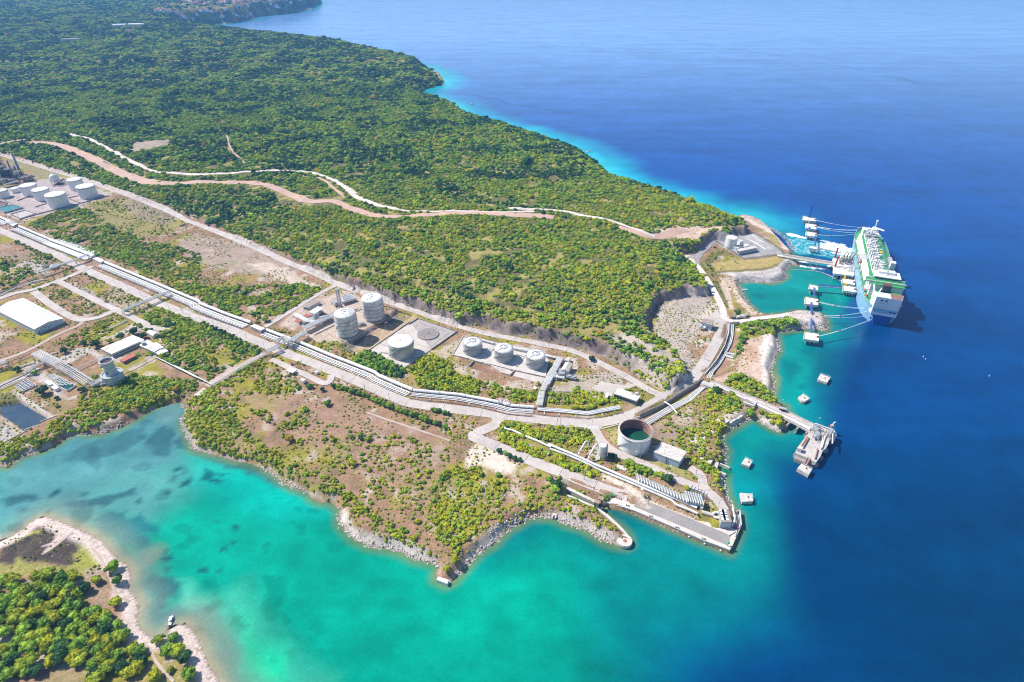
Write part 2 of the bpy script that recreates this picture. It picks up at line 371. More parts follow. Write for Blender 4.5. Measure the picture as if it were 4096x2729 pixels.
# cut rock faces along the crest of the hill
k = (ss((dcr+13)/4)*ss((1.5-dcr)/3)*(g < 1150)*(1-.75*ss((-150-f)/200)))[:, None]; kk = fbm(f, g, 5, 3)[:, None]
C = C*(1-k)+(np.array((.25, .195, .18))*(.35+1.2*kk))*k
for s, z, c, so, am, wa in [
 # brown heath and its paler bare patches
 ('S 1050,150 1500,230 2050,420 2352,520 2352,900 2200,1150 1900,900 1500,700 1100,500 800,300 700,130', 6, (.37, .235, .17), 12, .55, 6),
 ('Q 420,150 520,60 700,110 850,200 960,270 880,390 760,370 640,330 560,270 400,310', 6, (.74, .60, .50), 4, 1, 3),
 ('S 200,580 700,700 1000,1000 1500,1280 1700,1300 1500,1050 1300,850 900,600 500,300 420,90 330,330', 6, (.30, .25, .08), 14, .6, 6),
 ('U 250,640 500,700 700,760 900,880 700,890 350,860 180,760 170,680', 7, (.42, .33, .28), 8, .7, 5),
 ('E 1130,0 1300,60 1500,180 1750,270 1700,300 1500,290 1200,180 850,0', 7, (.62, .50, .42), 5, .9, 4),
 ('B 1050,930 1500,850 2000,1100 2150,1180 1900,1300 1500,1330 1000,1250 1150,1100', 6, (.30, .26, .09), 14, .8, 6),
 ('B 1500,850 1800,950 2050,1070 2000,1180 1650,1120 1450,960', 6, (.34, .26, .23), 10, .6, 5),
 ('C 0,180 450,150 650,240 850,330 500,400 300,330 0,290', 6, (.30, .21, .16), 6, .7, 4),
 ('C 230,340 280,280 420,270 520,300 480,350 600,420 560,450 400,420 330,370', 6, (.46, .40, .37), 2, 1, 1.5),
 ('C 850,560 950,580 1350,790 1340,830 1280,820 840,600', 6, (.40, .36, .36), 2, .9, 1.5),
 ('C 1250,620 1450,600 1700,760 1800,850 1600,900 1350,850', 6, (.44, .34, .26), 6, .8, 4),
 ('C 1500,1050 1680,960 1850,1030 1980,1060 1900,1160 1860,1180 1700,1100', 6, (.58, .50, .45), 2, 1, 1),
 ('C 1940,990 2060,980 2080,1040 1960,1040', 6, CONCC, 1, 1, .5),
 ('C 900,1300 1060,1290 1280,1430 1180,1440 1080,1370 960,1390 800,1490 620,1470', 6, (.50, .43, .39), 2, 1, 1.5),
 ('C 1280,1170 1400,1110 1550,1050 1640,1100 1300,1200', 6, (.50, .43, .39), 2, 1, 1),
 ('C 1830,1200 1960,1160 2060,1200 2020,1270 1880,1280', 6, (.52, .42, .33), 3, .8, 2),
 ('D 0,540 300,430 320,470 40,590 0,600', 6, CONCC, 2, 1, 1),
 ('D 310,430 480,360 560,420 530,470 410,500 340,480', 6, CONCC, 2, 1, 1),
 ('D 420,520 520,440 700,570 780,720 900,680 950,700 760,740 640,690 560,560', 6, (.52, .45, .41), 2, 1, 1),
 ('D 160,640 230,640 560,880 660,930 590,960 530,930 220,720', 6, (.58, .50, .44), 1.5, 1, .8),
 ('D 0,890 300,1110 210,1150 0,950', 6, (.62, .48, .38), 1.5, 1, .8), ('D 0,1000 200,1150 60,1240 0,1250', 5, (.48, .44, .42), 2, 1, 1),
 ('D 0,700 160,620 250,730 260,830 420,870 470,920 400,910 240,880 200,770 0,790', 5, (.16, .15, .06), 3, .9, 2),
 ('D 400,560 700,700 900,780 700,900 560,850 480,740 380,690', 6, (.34, .26, .11), 6, .7, 3),
 # tank farm in the distance
 ('Y 0,450 250,420 440,360 640,330 800,330 1000,330 1330,545 1060,640 850,700 540,780 410,800 240,840 0,740', 6, (.46, .38, .37), 2, 1, .6),
 ('Y 130,780 330,720 440,770 250,840', 6, (.60, .52, .46), 1, 1, .3), ('Y 640,380 760,340 820,380 800,420 700,450', 6, (.20, .16, .15), 1, 1, .3),
 ('Y 20,150 150,120 740,290 700,320 500,360 420,330 260,200', 6, (.30, .27, .13), 4, .9, 3),
 ('Y 1150,470 1260,460 1344,490 1344,545 1300,540', 6, (.46, .42, .28), 2, .8, 1),
 # liquefied gas tank yard
 ('E 1230,720 1500,480 1900,340 2000,310 2353,470 2353,740 2060,940 1700,930 1560,880 1480,720 1300,760', 7, (.54, .43, .36), 4, .9, 2),
 ('Z 590,775 760,670 985,545 1180,400 1210,420 1010,580 900,650 640,810', 5, (.15, .14, .15), 1, 1, .3),
 ('Z 640,810 900,650 1010,580 1210,420 1330,445 1170,560 860,790 700,830', 4, (.28, .24, .14), 2, 1, 1),
 ('F 0,870 360,560 700,500 760,470 800,510 560,640 200,900', 6, (.50, .36, .24), 2, .8, 2),
 ('F 1000,900 1300,750 1400,700 1380,780 1200,950 1150,1000 1350,1100 1500,1250 2100,1330 2200,1200 2250,1300 1900,1400 1600,1330 1300,1150', 6, (.52, .42, .34), 4, .85, 3),
 ('F 1440,1040 1540,1050 1700,1110 1780,1170 1600,1160 1430,1100', 5, (.30, .16, .11), 2, 1, 1),
 ('c 430,440 760,380 880,300 1050,260 1250,300 1344,380 1344,430 980,500 800,500 430,500', 6, (.46, .38, .32), 4, .9, 3),
 ('c 720,90 760,100 770,200 740,330 700,330 730,200', 6, PALE, 1, 1, 1),
 # quarry floor and rocky slope
 ('b 700,230 720,150 860,90 960,80 1000,170 930,220 900,300 850,330 900,420 850,420 700,280', 7, (.50, .41, .37), 5, .9, 3),
 ('b 440,330 620,350 800,440 920,400 960,390 880,480 760,570 700,540 560,430', 7, (.50, .42, .37), 5, .85, 4),
 ('b 870,320 960,310 990,340 900,350', 6, PALE, 2, .9, 1),
 ('b 920,200 1000,130 1015,180 1000,270 960,290 910,215', 6, (.62, .50, .42), 2, .9, 1),
 # gas reception site: pink clearing, lawn, gravel yard
 ('H 0,420 150,370 400,330 800,310 1170,380 1000,390 730,350 620,400 560,470 450,525 300,460 200,480', 18, (.70, .50, .38), 3, 1, 2),
 ('H 1050,200 1180,210 1420,340 1560,440 1680,580 1640,620 1560,590 1540,520 1440,430 1300,350 1180,290', 4, (.66, .52, .44), 3, 1, 2),
 ('H 1340,360 1480,420 1540,590 1500,580 1420,470', 6, (.36, .30, .10), 3, .9, 2),
 ('H 1430,300 1560,400 1690,560 1700,650 1640,640 1600,520 1480,400 1330,290', 2, (.60, .50, .46), 3, .8, 2),
 ('H 730,480 900,420 1070,420 1220,395 1440,530 1570,630 1110,700', 6, (.36, .34, .34), 1, 1, .2),
 ('H 1070,430 1220,398 1450,570 1350,600', 6, (.46, .43, .43), 1, 1, .2),
 ('H 740,740 1100,705 1450,665 1580,680 1540,780 1380,820 960,830 760,850', 6, (.44, .33, .12), 3, 1, 1),
 ('H 620,720 700,640 880,585 860,640 720,760 760,840 960,835 1300,810 1500,760 1590,680 1560,780 1450,830 1000,870 780,870 660,790', 5, (.17, .15, .05), 3, .9, 1.5),
 ('H 520,750 620,730 690,880 760,960 920,1180 920,1280 860,1250 780,1100 640,920', 5, (.18, .16, .05), 2.5, .9, 1),
 ('H 790,890 1000,870 1300,860 1500,800 1600,690 1750,760 1600,900 1450,980 1060,960 1010,940 900,910', 3, (.56, .50, .48), 2, 1, 1.5),
 ('H 820,930 1000,940 1020,1050 1200,1230 1330,1355 1190,1370 1010,1200 960,1100 920,1060 990,1310 930,1310 900,1130', 4, (.64, .48, .38), 2, 1, 1),
 ('L 950,100 1010,110 1050,260 1180,480 1380,630 1330,640 1130,470 990,270', 2, (.60, .53, .50), 2, 1, 1.5),
 ('K 0,935 280,880 500,890 700,900 850,930 930,1050 940,1220 700,1200 400,1040 0,1020', 4, (.62, .53, .48), 2, 1, 1.5),
 ('d 620,150 860,90 900,170 700,195', 3, (.42, .38, .38), 3, .9, 2),
 # waste ground beside the eastern shore
 ('d 330,280 540,220 650,200 660,380 600,480 570,560 600,700 560,800 480,740 400,640 230,620 100,700 20,660 210,600 250,460', 5, (.64, .46, .36), 3, 1, 3),
 ('d 520,240 590,230 600,360 560,480 540,600 550,800 480,750 490,560 440,460', 4, (.74, .66, .60), 2.5, 1, 2),
 ('d 330,300 450,330 460,500 330,480 260,400', 5, (.55, .34, .24), 4, .8, 3),
 ('d 600,220 655,200 660,400 600,560 560,560 600,380', 2, (.46, .40, .38), 2, .9, 1.5),
 ('M 600,800 860,790 900,880 700,1010 640,960 500,900', 5, (.62, .53, .46), 2.5, 1, 2),
 ('M 100,1150 300,1060 480,970 470,1080 330,1180 240,1250', 5, (.66, .55, .47), 2.5, 1, 2.5),
 ('M 990,820 1080,850 1250,930 1420,930 1330,1010 1150,950', 2, (.54, .48, .45), 2, 1, 1.5),
 ('N 1600,120 2352,100 2352,300 2000,550 1700,400', 6, (.40, .30, .23), 6, .6, 3),
 ('N 790,980 950,1000 1300,1180 1600,1350 2000,1568 1700,1568 1400,1350 1200,1200 850,1070', 5, (.78, .66, .55), 2, 1, 1.5),
 ('O 0,480 200,600 700,830 1010,950 980,980 600,820 190,680 0,580', 5, (.72, .60, .50), 1.5, 1, 1),
 ('N 1540,760 2000,870 2270,1000 2240,1060 2150,1050 1700,870', 5, (.34, .31, .10), 1.5, 1, .8),
 ('N 870,320 1080,230 1400,600 1430,740 1200,660', 6, (.42, .35, .15), 3, .9, 2),
 ('O 460,470 800,500 900,560 1000,640 880,620 600,520', 5, (.36, .24, .17), 3, .9, 2),
 ('O 1160,700 1240,690 1320,900 1180,880', 5, (.32, .28, .09), 2, .9, 1),
 # rocky shore bands
 ('Q 640,940 900,800 1250,740 1500,790 1750,900 1960,1020 1960,1085 1500,890 1330,820 1150,810 850,920 480,1230 300,1440 250,1400 420,1200', 3, (.50, .44, .41), 3, .9, 2),
 ('S 1480,1060 1530,1060 1600,1200 1800,1290 2000,1320 2250,1420 2270,1540 2240,1480 1960,1390 1600,1290 1485,1170', 2, (.56, .49, .45), 3, 1, 2),
 ('S 250,235 340,280 290,350 300,450 380,560 560,620 900,700 1050,820 1230,900 1480,1040 1430,1010 1230,930 890,745 560,650 340,595 250,400', 2, (.48, .41, .38), 2.5, .9, 2),
 ('O 1320,200 1420,30 1400,330 1420,600 1560,860 1500,860 1400,640 1330,420 1300,320', 2, (.56, .49, .46), 2, 1, 1.5),
 # south-west point
 ('R 0,620 130,540 400,640 640,590 700,700 500,680 200,740 0,700', 2, (.34, .31, .09), 4, 1, 2),
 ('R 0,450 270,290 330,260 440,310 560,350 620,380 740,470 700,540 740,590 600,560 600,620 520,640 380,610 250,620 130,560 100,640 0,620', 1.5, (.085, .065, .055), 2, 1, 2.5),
 ('R 100,410 330,340 330,370 200,400 60,465 20,450', 1.5, (.36, .34, .07), 1.5, 1, 1),
 ('R 620,460 720,470 860,560 850,600 700,680 540,640 640,590 600,540 660,500', 1.5, (.32, .32, .06), 2, 1, 1.5),
 ('R 440,370 470,360 500,400 590,365 480,450 360,540 330,540 400,470 340,480 420,440 440,410', 1.5, (.60, .47, .42), .8, 1, .8),
 ('R 650,330 760,380 860,440 900,520 860,560 800,490 700,430 620,380', 1, (.40, .40, .42), 2, 1, 1),
 ('R 660,860 760,760 850,790 940,890 850,960 720,980', 2, (.38, .26, .17), 3, 1, 2),
 ('R 680,650 800,640 850,740 760,760 690,720', 2, (.44, .32, .26), 2, .9, 1.5),
 ('R 1200,1290 1330,1290 1330,1400 1620,1500 1770,1700 950,1700 1100,1450 1220,1400', 2, (.36, .29, .10), 4, 1, 2),
 ('R 440,1470 560,1450 690,1500 700,1640 340,1640', 2, (.34, .26, .13), 4, 1, 2),
 ('R 0,1200 80,1180 90,1250 30,1300 100,1300 60,1310 0,1260', 2, (.44, .42, .42), 2, .9, 1),
 ('A 1150,1400 1250,1300 1560,1290 1560,1340 1300,1390', 20, (.46, .36, .30), 8, .8, 5),
 ]:
    paint(C, f, g, poly(s, z), c, so, am, wa)
# beaches and the wet rim of every shore
k = (ss((13-dbe)/5)*(dbe > -3)*ss((f+760)/50))[:, None]; C = C*(1-k)+np.array((.68, .55, .49))*k
k = (ss((1.8-dmn)/2)*(g < 1500)*(dmn > -3))[:, None]; C = C*(1-k*.8)+np.array((.20, .14, .09))*k*.8
k = (ss((1.2-dbe)/1.5)*(dbe > -3))[:, None]; C = C*(1-k)+np.array((.26, .19, .14))*k
gm, t, b = newmat('ground'); at_ = t.nodes.new('ShaderNodeAttribute'); at_.attribute_name = 'col'
v1 = ramp(t, noise(t, .9, 6, .75), .3, .7, .55, 1.4); v2 = ramp(t, noise(t, .12, 5, .7), .3, .7, .78, 1.2)
cc = mix(t, at_.outputs['Color'], v1, None, 'MULTIPLY', 1.0); cc = mix(t, cc, v2, None, 'MULTIPLY', 1.0)
for n_ in t.nodes:
    if n_.type == 'MIX': n_.clamp_result = False
fl = ramp(t, noise(t, .35, 6, .8), .60, .68); cc = mix(t, cc, (.60, .52, .44), fl, f=.5); 
gp = ramp(t, noise(t, .22, 5, .7), .56, .64, 0, .55); cc = mix(t, cc, (.17, .17, .035), gp)
t.links.new(cc, b.inputs['Base Color']); b.inputs['Roughness'].default_value = .95; b.inputs['Specular IOR Level'].default_value = .1
bump(t, b, noise(t, .5, 6, .75), .8, 1.2)
keep = (HZ > -3)
go, used = grid_mesh('ground', MX, MY, HZ, gm, keep)
ca = go.data.color_attributes.new('col', 'FLOAT_COLOR', 'POINT')
ca.data.foreach_set('color', np.concatenate([C[used], np.ones((len(used), 1))], 1).astype(np.float32).ravel())
tag(go, kind='structure')

# ---------------------------------------------------------------- sea
sx = np.concatenate([-axis(0, 3000, 2.4, 1.03, 0, 460)[::-1][:-1], axis(0, 17000, 2.4, 1.03, 0, 460)])
sy = [150.0]
while sy[-1] < 19000: sy.append(sy[-1]+max(2.0, sy[-1]*.0036))
SX, SY = np.meshgrid(sx, np.array(sy)); f = SX.ravel(); g = SY.ravel()
dm = sdf(MAIN, f, g, 160); db = sdf(BEACH, f, g, 60)
DEEP = np.array((.0, .045, .17))
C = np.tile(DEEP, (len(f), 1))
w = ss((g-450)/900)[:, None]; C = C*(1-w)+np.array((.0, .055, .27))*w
w = ss((g-1100)/3200)[:, None]; C = C*(1-w)+np.array((.20, .38, .74))*w  # far water paled: grazing sky reflection put into the colour
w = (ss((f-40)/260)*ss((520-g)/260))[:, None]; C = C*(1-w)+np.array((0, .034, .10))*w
def sp(s, c, soft, amt=1., warp=0, ns=14): paint(C, f, g, poly(s, 0), c, soft, amt, warp, ns)
TEAL = (0, .235, .160)
sp('W -300,900 440,880 800,1100 1050,1300 1250,1150 1500,1200 1690,1290 1640,1370 1480,1450 1430,1700 -300,1900', TEAL, 110)
sp('W 1420,1120 1700,1290 1760,1400 1500,1480 1300,1500 1300,1300', (0, .16, .17), 100, .7)
sp('W 1680,1010 1700,960 1790,960 1790,760 1890,740 1930,800 1905,900 1850,1000 1790,1060 1760,1180 1750,1300 1690,1290', (0, .16, .19), 45, .9)
sp('W 1690,640 1840,610 1920,640 1960,680 1930,720 1850,725 1720,730', (0, .20, .17), 16, 1)
sp('W 1790,770 1850,775 1860,900 1800,960 1775,900', (0, .27, .21), 22, .9, 8)
sp('W 1680,1000 1720,975 1770,1000 1720,1060 1690,1100', (0, .27, .21), 16, .8, 8)
w = (ss(1.25-(-dm+vn(f, g, 60)*40)/110)*ss((g-800)/300)*(dm < 5))[:, None]; C = C*(1-w)+np.array((0, .36, .46))*w
w = (ss(1-(-dm)/50)*ss((g-800)/300)*(dm < 5))[:, None]; C = C*(1-w*.7)+np.array((.03, .48, .50))*w*.7
w = (ss(1-(-dm)/50)*ss((1000-g)/300)*ss((f-100)/80)*(dm < 5))[:, None]; C = C*(1-w*.8)+np.array((0, .24, .22))*w*.8
sp('W 350,1150 900,1200 1300,1350 1300,1500 700,1568 420,1400 330,1280', (0, .29, .19), 70, .8)
sp('W 0,1010 400,930 440,1020 520,1080 340,1200 200,1200 0,1240', (.07, .27, .24), 45, .9)
sp('W 440,1050 640,1090 780,1180 620,1200 440,1120', (0, .38, .30), 30, .8)
sp('W 0,990 260,1000 400,930 430,960 410,1060 260,1100 60,1180 0,1200', (.075, .22, .23), 16, .8, 9, 30)
sp('W 0,1060 150,1080 330,1060 400,1100 330,1190 120,1180 0,1230', (.10, .30, .28), 18, .5, 8, 30)
sp('W 450,1400 560,1340 640,1480 760,1568 640,1700 520,1600 430,1440', (.05, .36, .24), 30, .7, 6, 30)
sp('R 1480,1100 1560,1010 1700,960 1800,1200 1900,1568 1700,1568 1600,1250', (.10, .18, .12), 16, .85, 4)
sp('R 1920,1200 2300,1290 2354,1568 1950,1568', (0, .50, .24), 22, .7, 6)
sp('R 1860,1030 2080,1000 2100,1180 1950,1230', (.03, .42, .24), 16, .7, 6)
sp('R 960,600 1050,600 1150,500 1290,470 1330,520 1180,640 1160,860 1240,900 1180,1000 1130,900 1060,700', (.17, .23, .16), 8, .8, 2)
sp('R 1420,760 1530,760 1600,880 1700,900 1540,1010 1460,960', (.07, .42, .29), 9, .8, 4)
GR = (.005, .085, .095); GR2 = (.03, .115, .13)
for s, c, so, am, wa in [
 ('R 1170,740 1250,680 1300,700 1420,770 1460,850 1400,880 1350,900 1300,980 1500,1000 1540,1040 1360,1130 1220,1080 1170,980 1240,870 1170,790', (.008, .12, .12), 4, 1, 2.5),
 ('R 700,280 900,180 1010,200 1040,260 1130,210 1260,310 1240,380 1140,390 1230,450 1100,500 980,450 900,370 800,340', (.01, .13, .14), 5, .9, 4),
 ('R 530,120 850,60 1080,20 1100,60 950,100 850,160 700,150 560,170', GR2, 3, .9, 3),
 ('R 30,90 250,60 330,70 280,110 60,150', GR2, 4, .9, 3), ('R 390,60 480,20 500,50 400,85', GR, 3, .9, 2), ('R 130,170 200,160 240,200 160,220', GR2, 4, .8, 2),
 ('R 1280,580 1370,550 1380,580 1320,615', GR, 2, 1, 1.5), ('R 1300,520 1340,510 1345,530 1310,538', GR, 2, 1, 1), ('R 1330,650 1380,640 1380,665 1330,675', GR, 2, .8, 1),
 ('R 1290,730 1390,705 1395,735 1310,755', GR, 2, .8, 1.5), ('R 1850,320 1900,300 1925,330 1880,358', GR, 2, .9, 1.5), ('R 1730,270 1770,258 1770,285 1735,290', GR, 2, .9, 1),
 ('R 1775,490 1830,470 1830,500 1780,510', GR, 2, .9, 1), ('R 1870,430 1915,425 1900,455 1870,455', GR, 2, .8, 1), ('R 1605,665 1670,650 1665,680 1610,692', GR, 2, .9, 1.5),
 ('R 1740,670 1780,650 1780,675 1745,685', GR, 2, .8, 1), ('R 1095,100 1130,95 1130,135 1100,135', GR, 2, .9, 1), ('R 650,45 715,40 700,65 655,68', GR2, 2, .8, 1),
 ('D 1720,1250 1900,1040 2000,1050 2050,1140 2040,1220 1960,1370 1850,1380 1780,1320', GR2, 5, .85, 4), ('D 2070,1200 2140,1160 2300,1330 2400,1400 2200,1330 2100,1280', GR2, 4, .85, 3),
 ('D 1650,960 1830,960 1800,1030 1680,1020', GR2, 6, .6, 3), ('D 800,1350 1200,1200 1700,1000 1780,1150 1500,1320 1200,1400 900,1500', GR2, 10, .65, 6),
 ('S 170,740 250,705 260,740 190,755', GR, 3, .9, 2), ('S 240,850 300,805 340,830 300,870 240,885', GR, 3, .9, 2), ('S 390,820 440,745 500,770 480,810 580,830 530,860 450,830', GR, 3, .85, 2.5),
 ('S 510,770 600,765 640,780 560,795', GR, 3, .8, 2), ('S 145,830 180,780 210,790 190,835', GR2, 3, .8, 1.5), ('S 225,780 290,730 290,760 240,785', GR2, 3, .8, 1.5),
 ('S 380,600 700,690 900,750 1060,870 1230,935 1180,930 900,850 700,740 520,680', (.02, .13, .14), 5, .85, 4), ('S 120,920 160,900 150,930 120,940', GR, 2, .8, 1),
 ('S 580,960 620,955 610,975', GR, 3, .6, 1.5), ('S 625,1205 670,1180 695,1200 660,1225', GR, 2, .7, 1.5), ('S 555,1360 600,1345 600,1375 560,1380', GR, 2, .7, 1), ('S 390,1540 440,1520 450,1545 400,1550', GR, 3, .6, 1.5),
 ('S 1230,1290 1280,1290 1270,1310 1235,1310', (0, .26, .24), 4, .5, 1), ('Q 580,1340 680,1290 760,1230 760,1290 660,1360 600,1370', (0, .17, .17), 6, .5, 4),
 ('Q 860,1130 960,1040 980,1080 900,1180', (0, .19, .19), 6, .4, 4), ('Q 1350,880 1700,1020 1950,1130 2050,1180 1900,1200 1700,1100 1400,950', (0, .17, .14), 6, .8, 4),
 ('d 720,480 800,470 860,560 850,620 760,700 720,600', (0, .13, .15), 9, .55, 5), ('d 840,710 920,700 910,740 850,740', (0, .12, .15), 5, .6, 2), ('L 1200,290 1420,330 1430,390 1350,400', (0, .15, .14), 5, .6, 3),
 ('M 640,1080 700,1030 800,950 900,900 1000,890 1200,1010 1400,1060 1380,1100 1150,1030 950,920 860,960 700,1100 680,1250 650,1350 640,1250', (0, .13, .11), 5, .7, 3),
 ('d 650,200 860,175 1100,180 1120,100 1150,140 1130,200 900,210 700,230', (0, .14, .10), 5, .8, 3), ('O 1390,200 1450,330 1500,600 1620,860 1660,900 1560,860 1440,640 1390,430', (0, .16, .12), 4, .7, 3),
 ('O 1620,900 1750,930 1850,1000 1800,1100 1750,1150 1680,1050', (0, .22, .20), 12, .6, 5),
 ]: sp(s, c, so, am, wa, 9)
# thin sandy rim, olive over shallow rock
w = (ss(1-(-dm)/9)*(dm < 3)*ss((1000-g)/200)*.85)[:, None]; C = C*(1-w)+np.array((.13, .19, .07))*w
w = (ss(1-(-db)/30)*(db < 3)*.85)[:, None]; C = C*(1-w)+np.array((.17, .24, .19))*w
w = (ss(1-(-db)/9)*(db < 3)*.85)[:, None]; C = C*(1-w)+np.array((.32, .28, .17))*w
sp('O 1300,270 1420,260 1490,300 1450,380 1400,330 1300,300', (0, .14, .05), 2, .9); sp('D 1900,800 2100,760 2220,840 2130,960 2000,1000 1850,960', (.12, .24, .23), 12, .8, 4)
sp('M 1200,300 1290,200 1320,350 1260,560 1230,540', (.20, .27, .08), 5, .7, 2)
# broad cloudiness of the shallow bottom
nn = fbm(f, g, 70, 4)[:, None]; w = ss((-dm+5)/4)[:, None]
n3 = fbm(f*1.0+g*.4, g*1.3, 22, 4)[:, None]; sh_ = ss((900-g)/500)[:, None]*ss((260-f)/200)[:, None]
C = C*(1+(nn-.5)*.45)*(1+(n3-.5)*.5*sh_); C = C*(1-.30*ss((n3-.62)*9)*ss((-60-f)/120)[:, None]*sh_)
# foam of the outflow, wakes and slicks
F_ = np.zeros((len(f), 1)); xx = f; yy = g
def fo(s, amt, soft, warp=2, ns=6): paint(F_, f, g, poly(s, 0), (1.,), soft, amt, warp, ns)
TQ = (.0, .30, .36)
sp('H 1600,420 1850,450 2353,590 2353,760 2180,700 1900,640 1700,640', TQ, 6, 1, 2); sp('H 1760,740 1960,730 2140,780 2120,800 1780,760', TQ, 5, .9, 2)
fo('H 2000,500 2200,510 2400,580 2400,700 2250,640 2050,590 1980,560', 1, 4, 3); fo('H 1590,390 1650,385 1840,440 1840,455 1620,425', 1, 1.2, .8); fo('H 1960,460 2200,510 2300,525 2290,535 1990,480', 1, 1, .8)
fo('H 1760,755 1900,780 2100,800 2120,820 1900,810 1760,780', 1, 1.2, 1); fo('H 1760,715 1850,725 1870,745 1760,735', .9, 2, 1); fo('H 1600,440 1850,450 2353,590 2353,760 2180,700 1900,640 1700,640', .42, 4, 3)
fo('H 2070,765 2150,765 2150,790 2080,785', .8, 2, 1)
# waves breaking thinly on the beach
for s, wd in [('a 270,56 300,52 335,49', 5), ('a 490,18 520,15', 5), ('a 150,143 215,148', 2.5)]:
    P = [at(*q) for q in pts(s)]; d = dist(P, f, g, False, 40); F_ = np.maximum(F_, ss(1-d/wd/1.3)[:, None])
D_ = np.zeros(len(f))
for s, wd in [('a 770,458 850,470 950,488 1020,510 1120,525 1200,540 1345,552', 7), ('a 250,92 400,95 520,100 640,104 830,117', 12), ('a 870,110 1000,125 1150,125', 14), ('a 330,50 560,35 700,25', 16), ('a 60,135 200,147', 8), ('P 2700,160 2900,190 3200,240 3500,290 3700,340', 9), ('P 3300,30 3700,60 4096,90', 22), ('P 3500,20 3800,22 4096,32', 20)]:
    P = [at(*q) for q in pts(s)]; d = dist(P, f+(vn(f, g, 60)-.5)*30, g+(vn(g, f, 60)-.5)*30, False, 60); D_ = np.maximum(D_, ss(1-d/wd))
C = C*(1-.45*D_[:, None])
wm, t, b = newmat('water'); a1 = t.nodes.new('ShaderNodeAttribute'); a1.attribute_name = 'col'
a2 = t.nodes.new('ShaderNodeAttribute'); a2.attribute_name = 'foam'
v = ramp(t, noise(t, .035, 5, .65), .3, .7, .86, 1.14); v2 = ramp(t, noise(t, .4, 4, .7), .3, .7, .90, 1.12)
cc = mix(t, a1.outputs['Color'], v, None, 'MULTIPLY', 1.0); cc = mix(t, cc, v2, None, 'MULTIPLY', 1.0)
ms = t.nodes.new('ShaderNodeMapping'); t.links.new(t.nodes['GEO'].outputs['Position'], ms.inputs[0]); ms.inputs['Scale'].default_value = (.0016, .012, 1); ms.inputs['Rotation'].default_value = (0, 0, -.12)
cc = mix(t, cc, ramp(t, noise(t, 1.0, 6, .6, ms.outputs[0]), .35, .65, .86, 1.13), None, 'MULTIPLY', 1.0)
fn = t.nodes.new('ShaderNodeMath'); fn.operation = 'MULTIPLY'; t.links.new(a2.outputs['Fac'], fn.inputs[0]); t.links.new(ramp(t, noise(t, .16, 5, .7, dist=1.2), .35, .65, .25, 1.6), fn.inputs[1])
ff = ramp(t, fn.outputs[0], .38, .8); cc = mix(t, cc, (.86, .88, .90), ff)
t.links.new(cc, b.inputs['Base Color']); t.links.new(ramp(t, ff, 0, 1, .12, .8), b.inputs['Roughness']); b.inputs['IOR'].default_value = 1.33; b.inputs['Specular Tint'].default_value = (.25, .6, 1, 1)
mp = t.nodes.new('ShaderNodeMapping'); t.links.new(t.nodes['GEO'].outputs['Position'], mp.inputs[0]); mp.inputs['Scale'].default_value = (1, 1.9, 1); mp.inputs['Rotation'].default_value = (0, 0, .35)
bump(t, b, noise(t, .30, 4, .65, mp.outputs[0]), .36, .6)
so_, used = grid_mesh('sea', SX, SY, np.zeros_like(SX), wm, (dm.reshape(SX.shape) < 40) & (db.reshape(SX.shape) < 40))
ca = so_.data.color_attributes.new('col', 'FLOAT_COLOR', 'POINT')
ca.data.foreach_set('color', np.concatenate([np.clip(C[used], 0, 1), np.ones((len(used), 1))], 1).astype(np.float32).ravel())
fa = so_.data.attributes.new('foam', 'FLOAT', 'POINT'); fa.data.foreach_set('value', F_[used, 0].astype(np.float32))
tag(so_, kind='structure')
# pond behind the dyke and its dark water
pw, t, b = newmat('pond_water'); t.links.new(mix(t, (.035, .06, .10), (.05, .08, .10), ramp(t, noise(t, .1), .4, .6)), b.inputs['Base Color']); b.inputs['Roughness'].default_value = .12
m = MB(); m.prism(poly('D -60,770 200,720 330,800 590,950 300,1110 -60,900', 2.6), 2.3, 2.7); tag(m.obj('pond_water', pw), kind='structure')
# ---------------------------------------------------------------- roads and tracks, draped on the ground
ROADS = []; EXCL = []
def densify(P, step=4.0):
    out = [P[0]]
    for a, b in zip(P, P[1:]):
        n = max(1, int(math.dist(a, b)/step))
        for i in range(1, n+1): out.append((a[0]+(b[0]-a[0])*i/n, a[1]+(b[1]-a[1])*i/n))
    return out
def smooth(P, it=2):
    for _ in range(it):
        Q = [P[0]]
        for a, b in zip(P, P[1:]):
            Q += [(a[0]*.75+b[0]*.25, a[1]*.75+b[1]*.25), (a[0]*.25+b[0]*.75, a[1]*.25+b[1]*.75)]
        P = Q+[P[-1]]
    return P
def side(P, d):
    out = []
    for i, p in enumerate(P):
        a = P[max(i-1, 0)]; b = P[min(i+1, len(P)-1)]; L = math.dist(a, b) or 1
        out.append((p[0]-(b[1]-a[1])/L*d, p[1]+(b[0]-a[0])/L*d))
    return out
def ribbon(m, P, w, lift, off=0, thick=0):
    L = side(P, off+w/2); C_ = side(P, off); R = side(P, off-w/2); n = len(P); V = []
    for i in range(n):
        for q in (L[i], C_[i], R[i]): V.append((q[0], q[1], hz(*q)+lift))
    F = []
    for i in range(n-1):
        for j in (0, 1):
            a = i*3+j; F.append((a, a+3, a+4, a+1))
    m._add(V, F)
    if thick:
        k = len(V); V2 = [(x, y, z-thick) for x, y, z in V]
        m._add([v for i in range(n) for v in (V[i*3], V2[i*3], V[i*3+2], V2[i*3+2])], [f for i in range(n-1) for f in ((i*4, i*4+1, i*4+5, i*4+4), (i*4+2, i*4+6, i*4+7, i*4+3))])
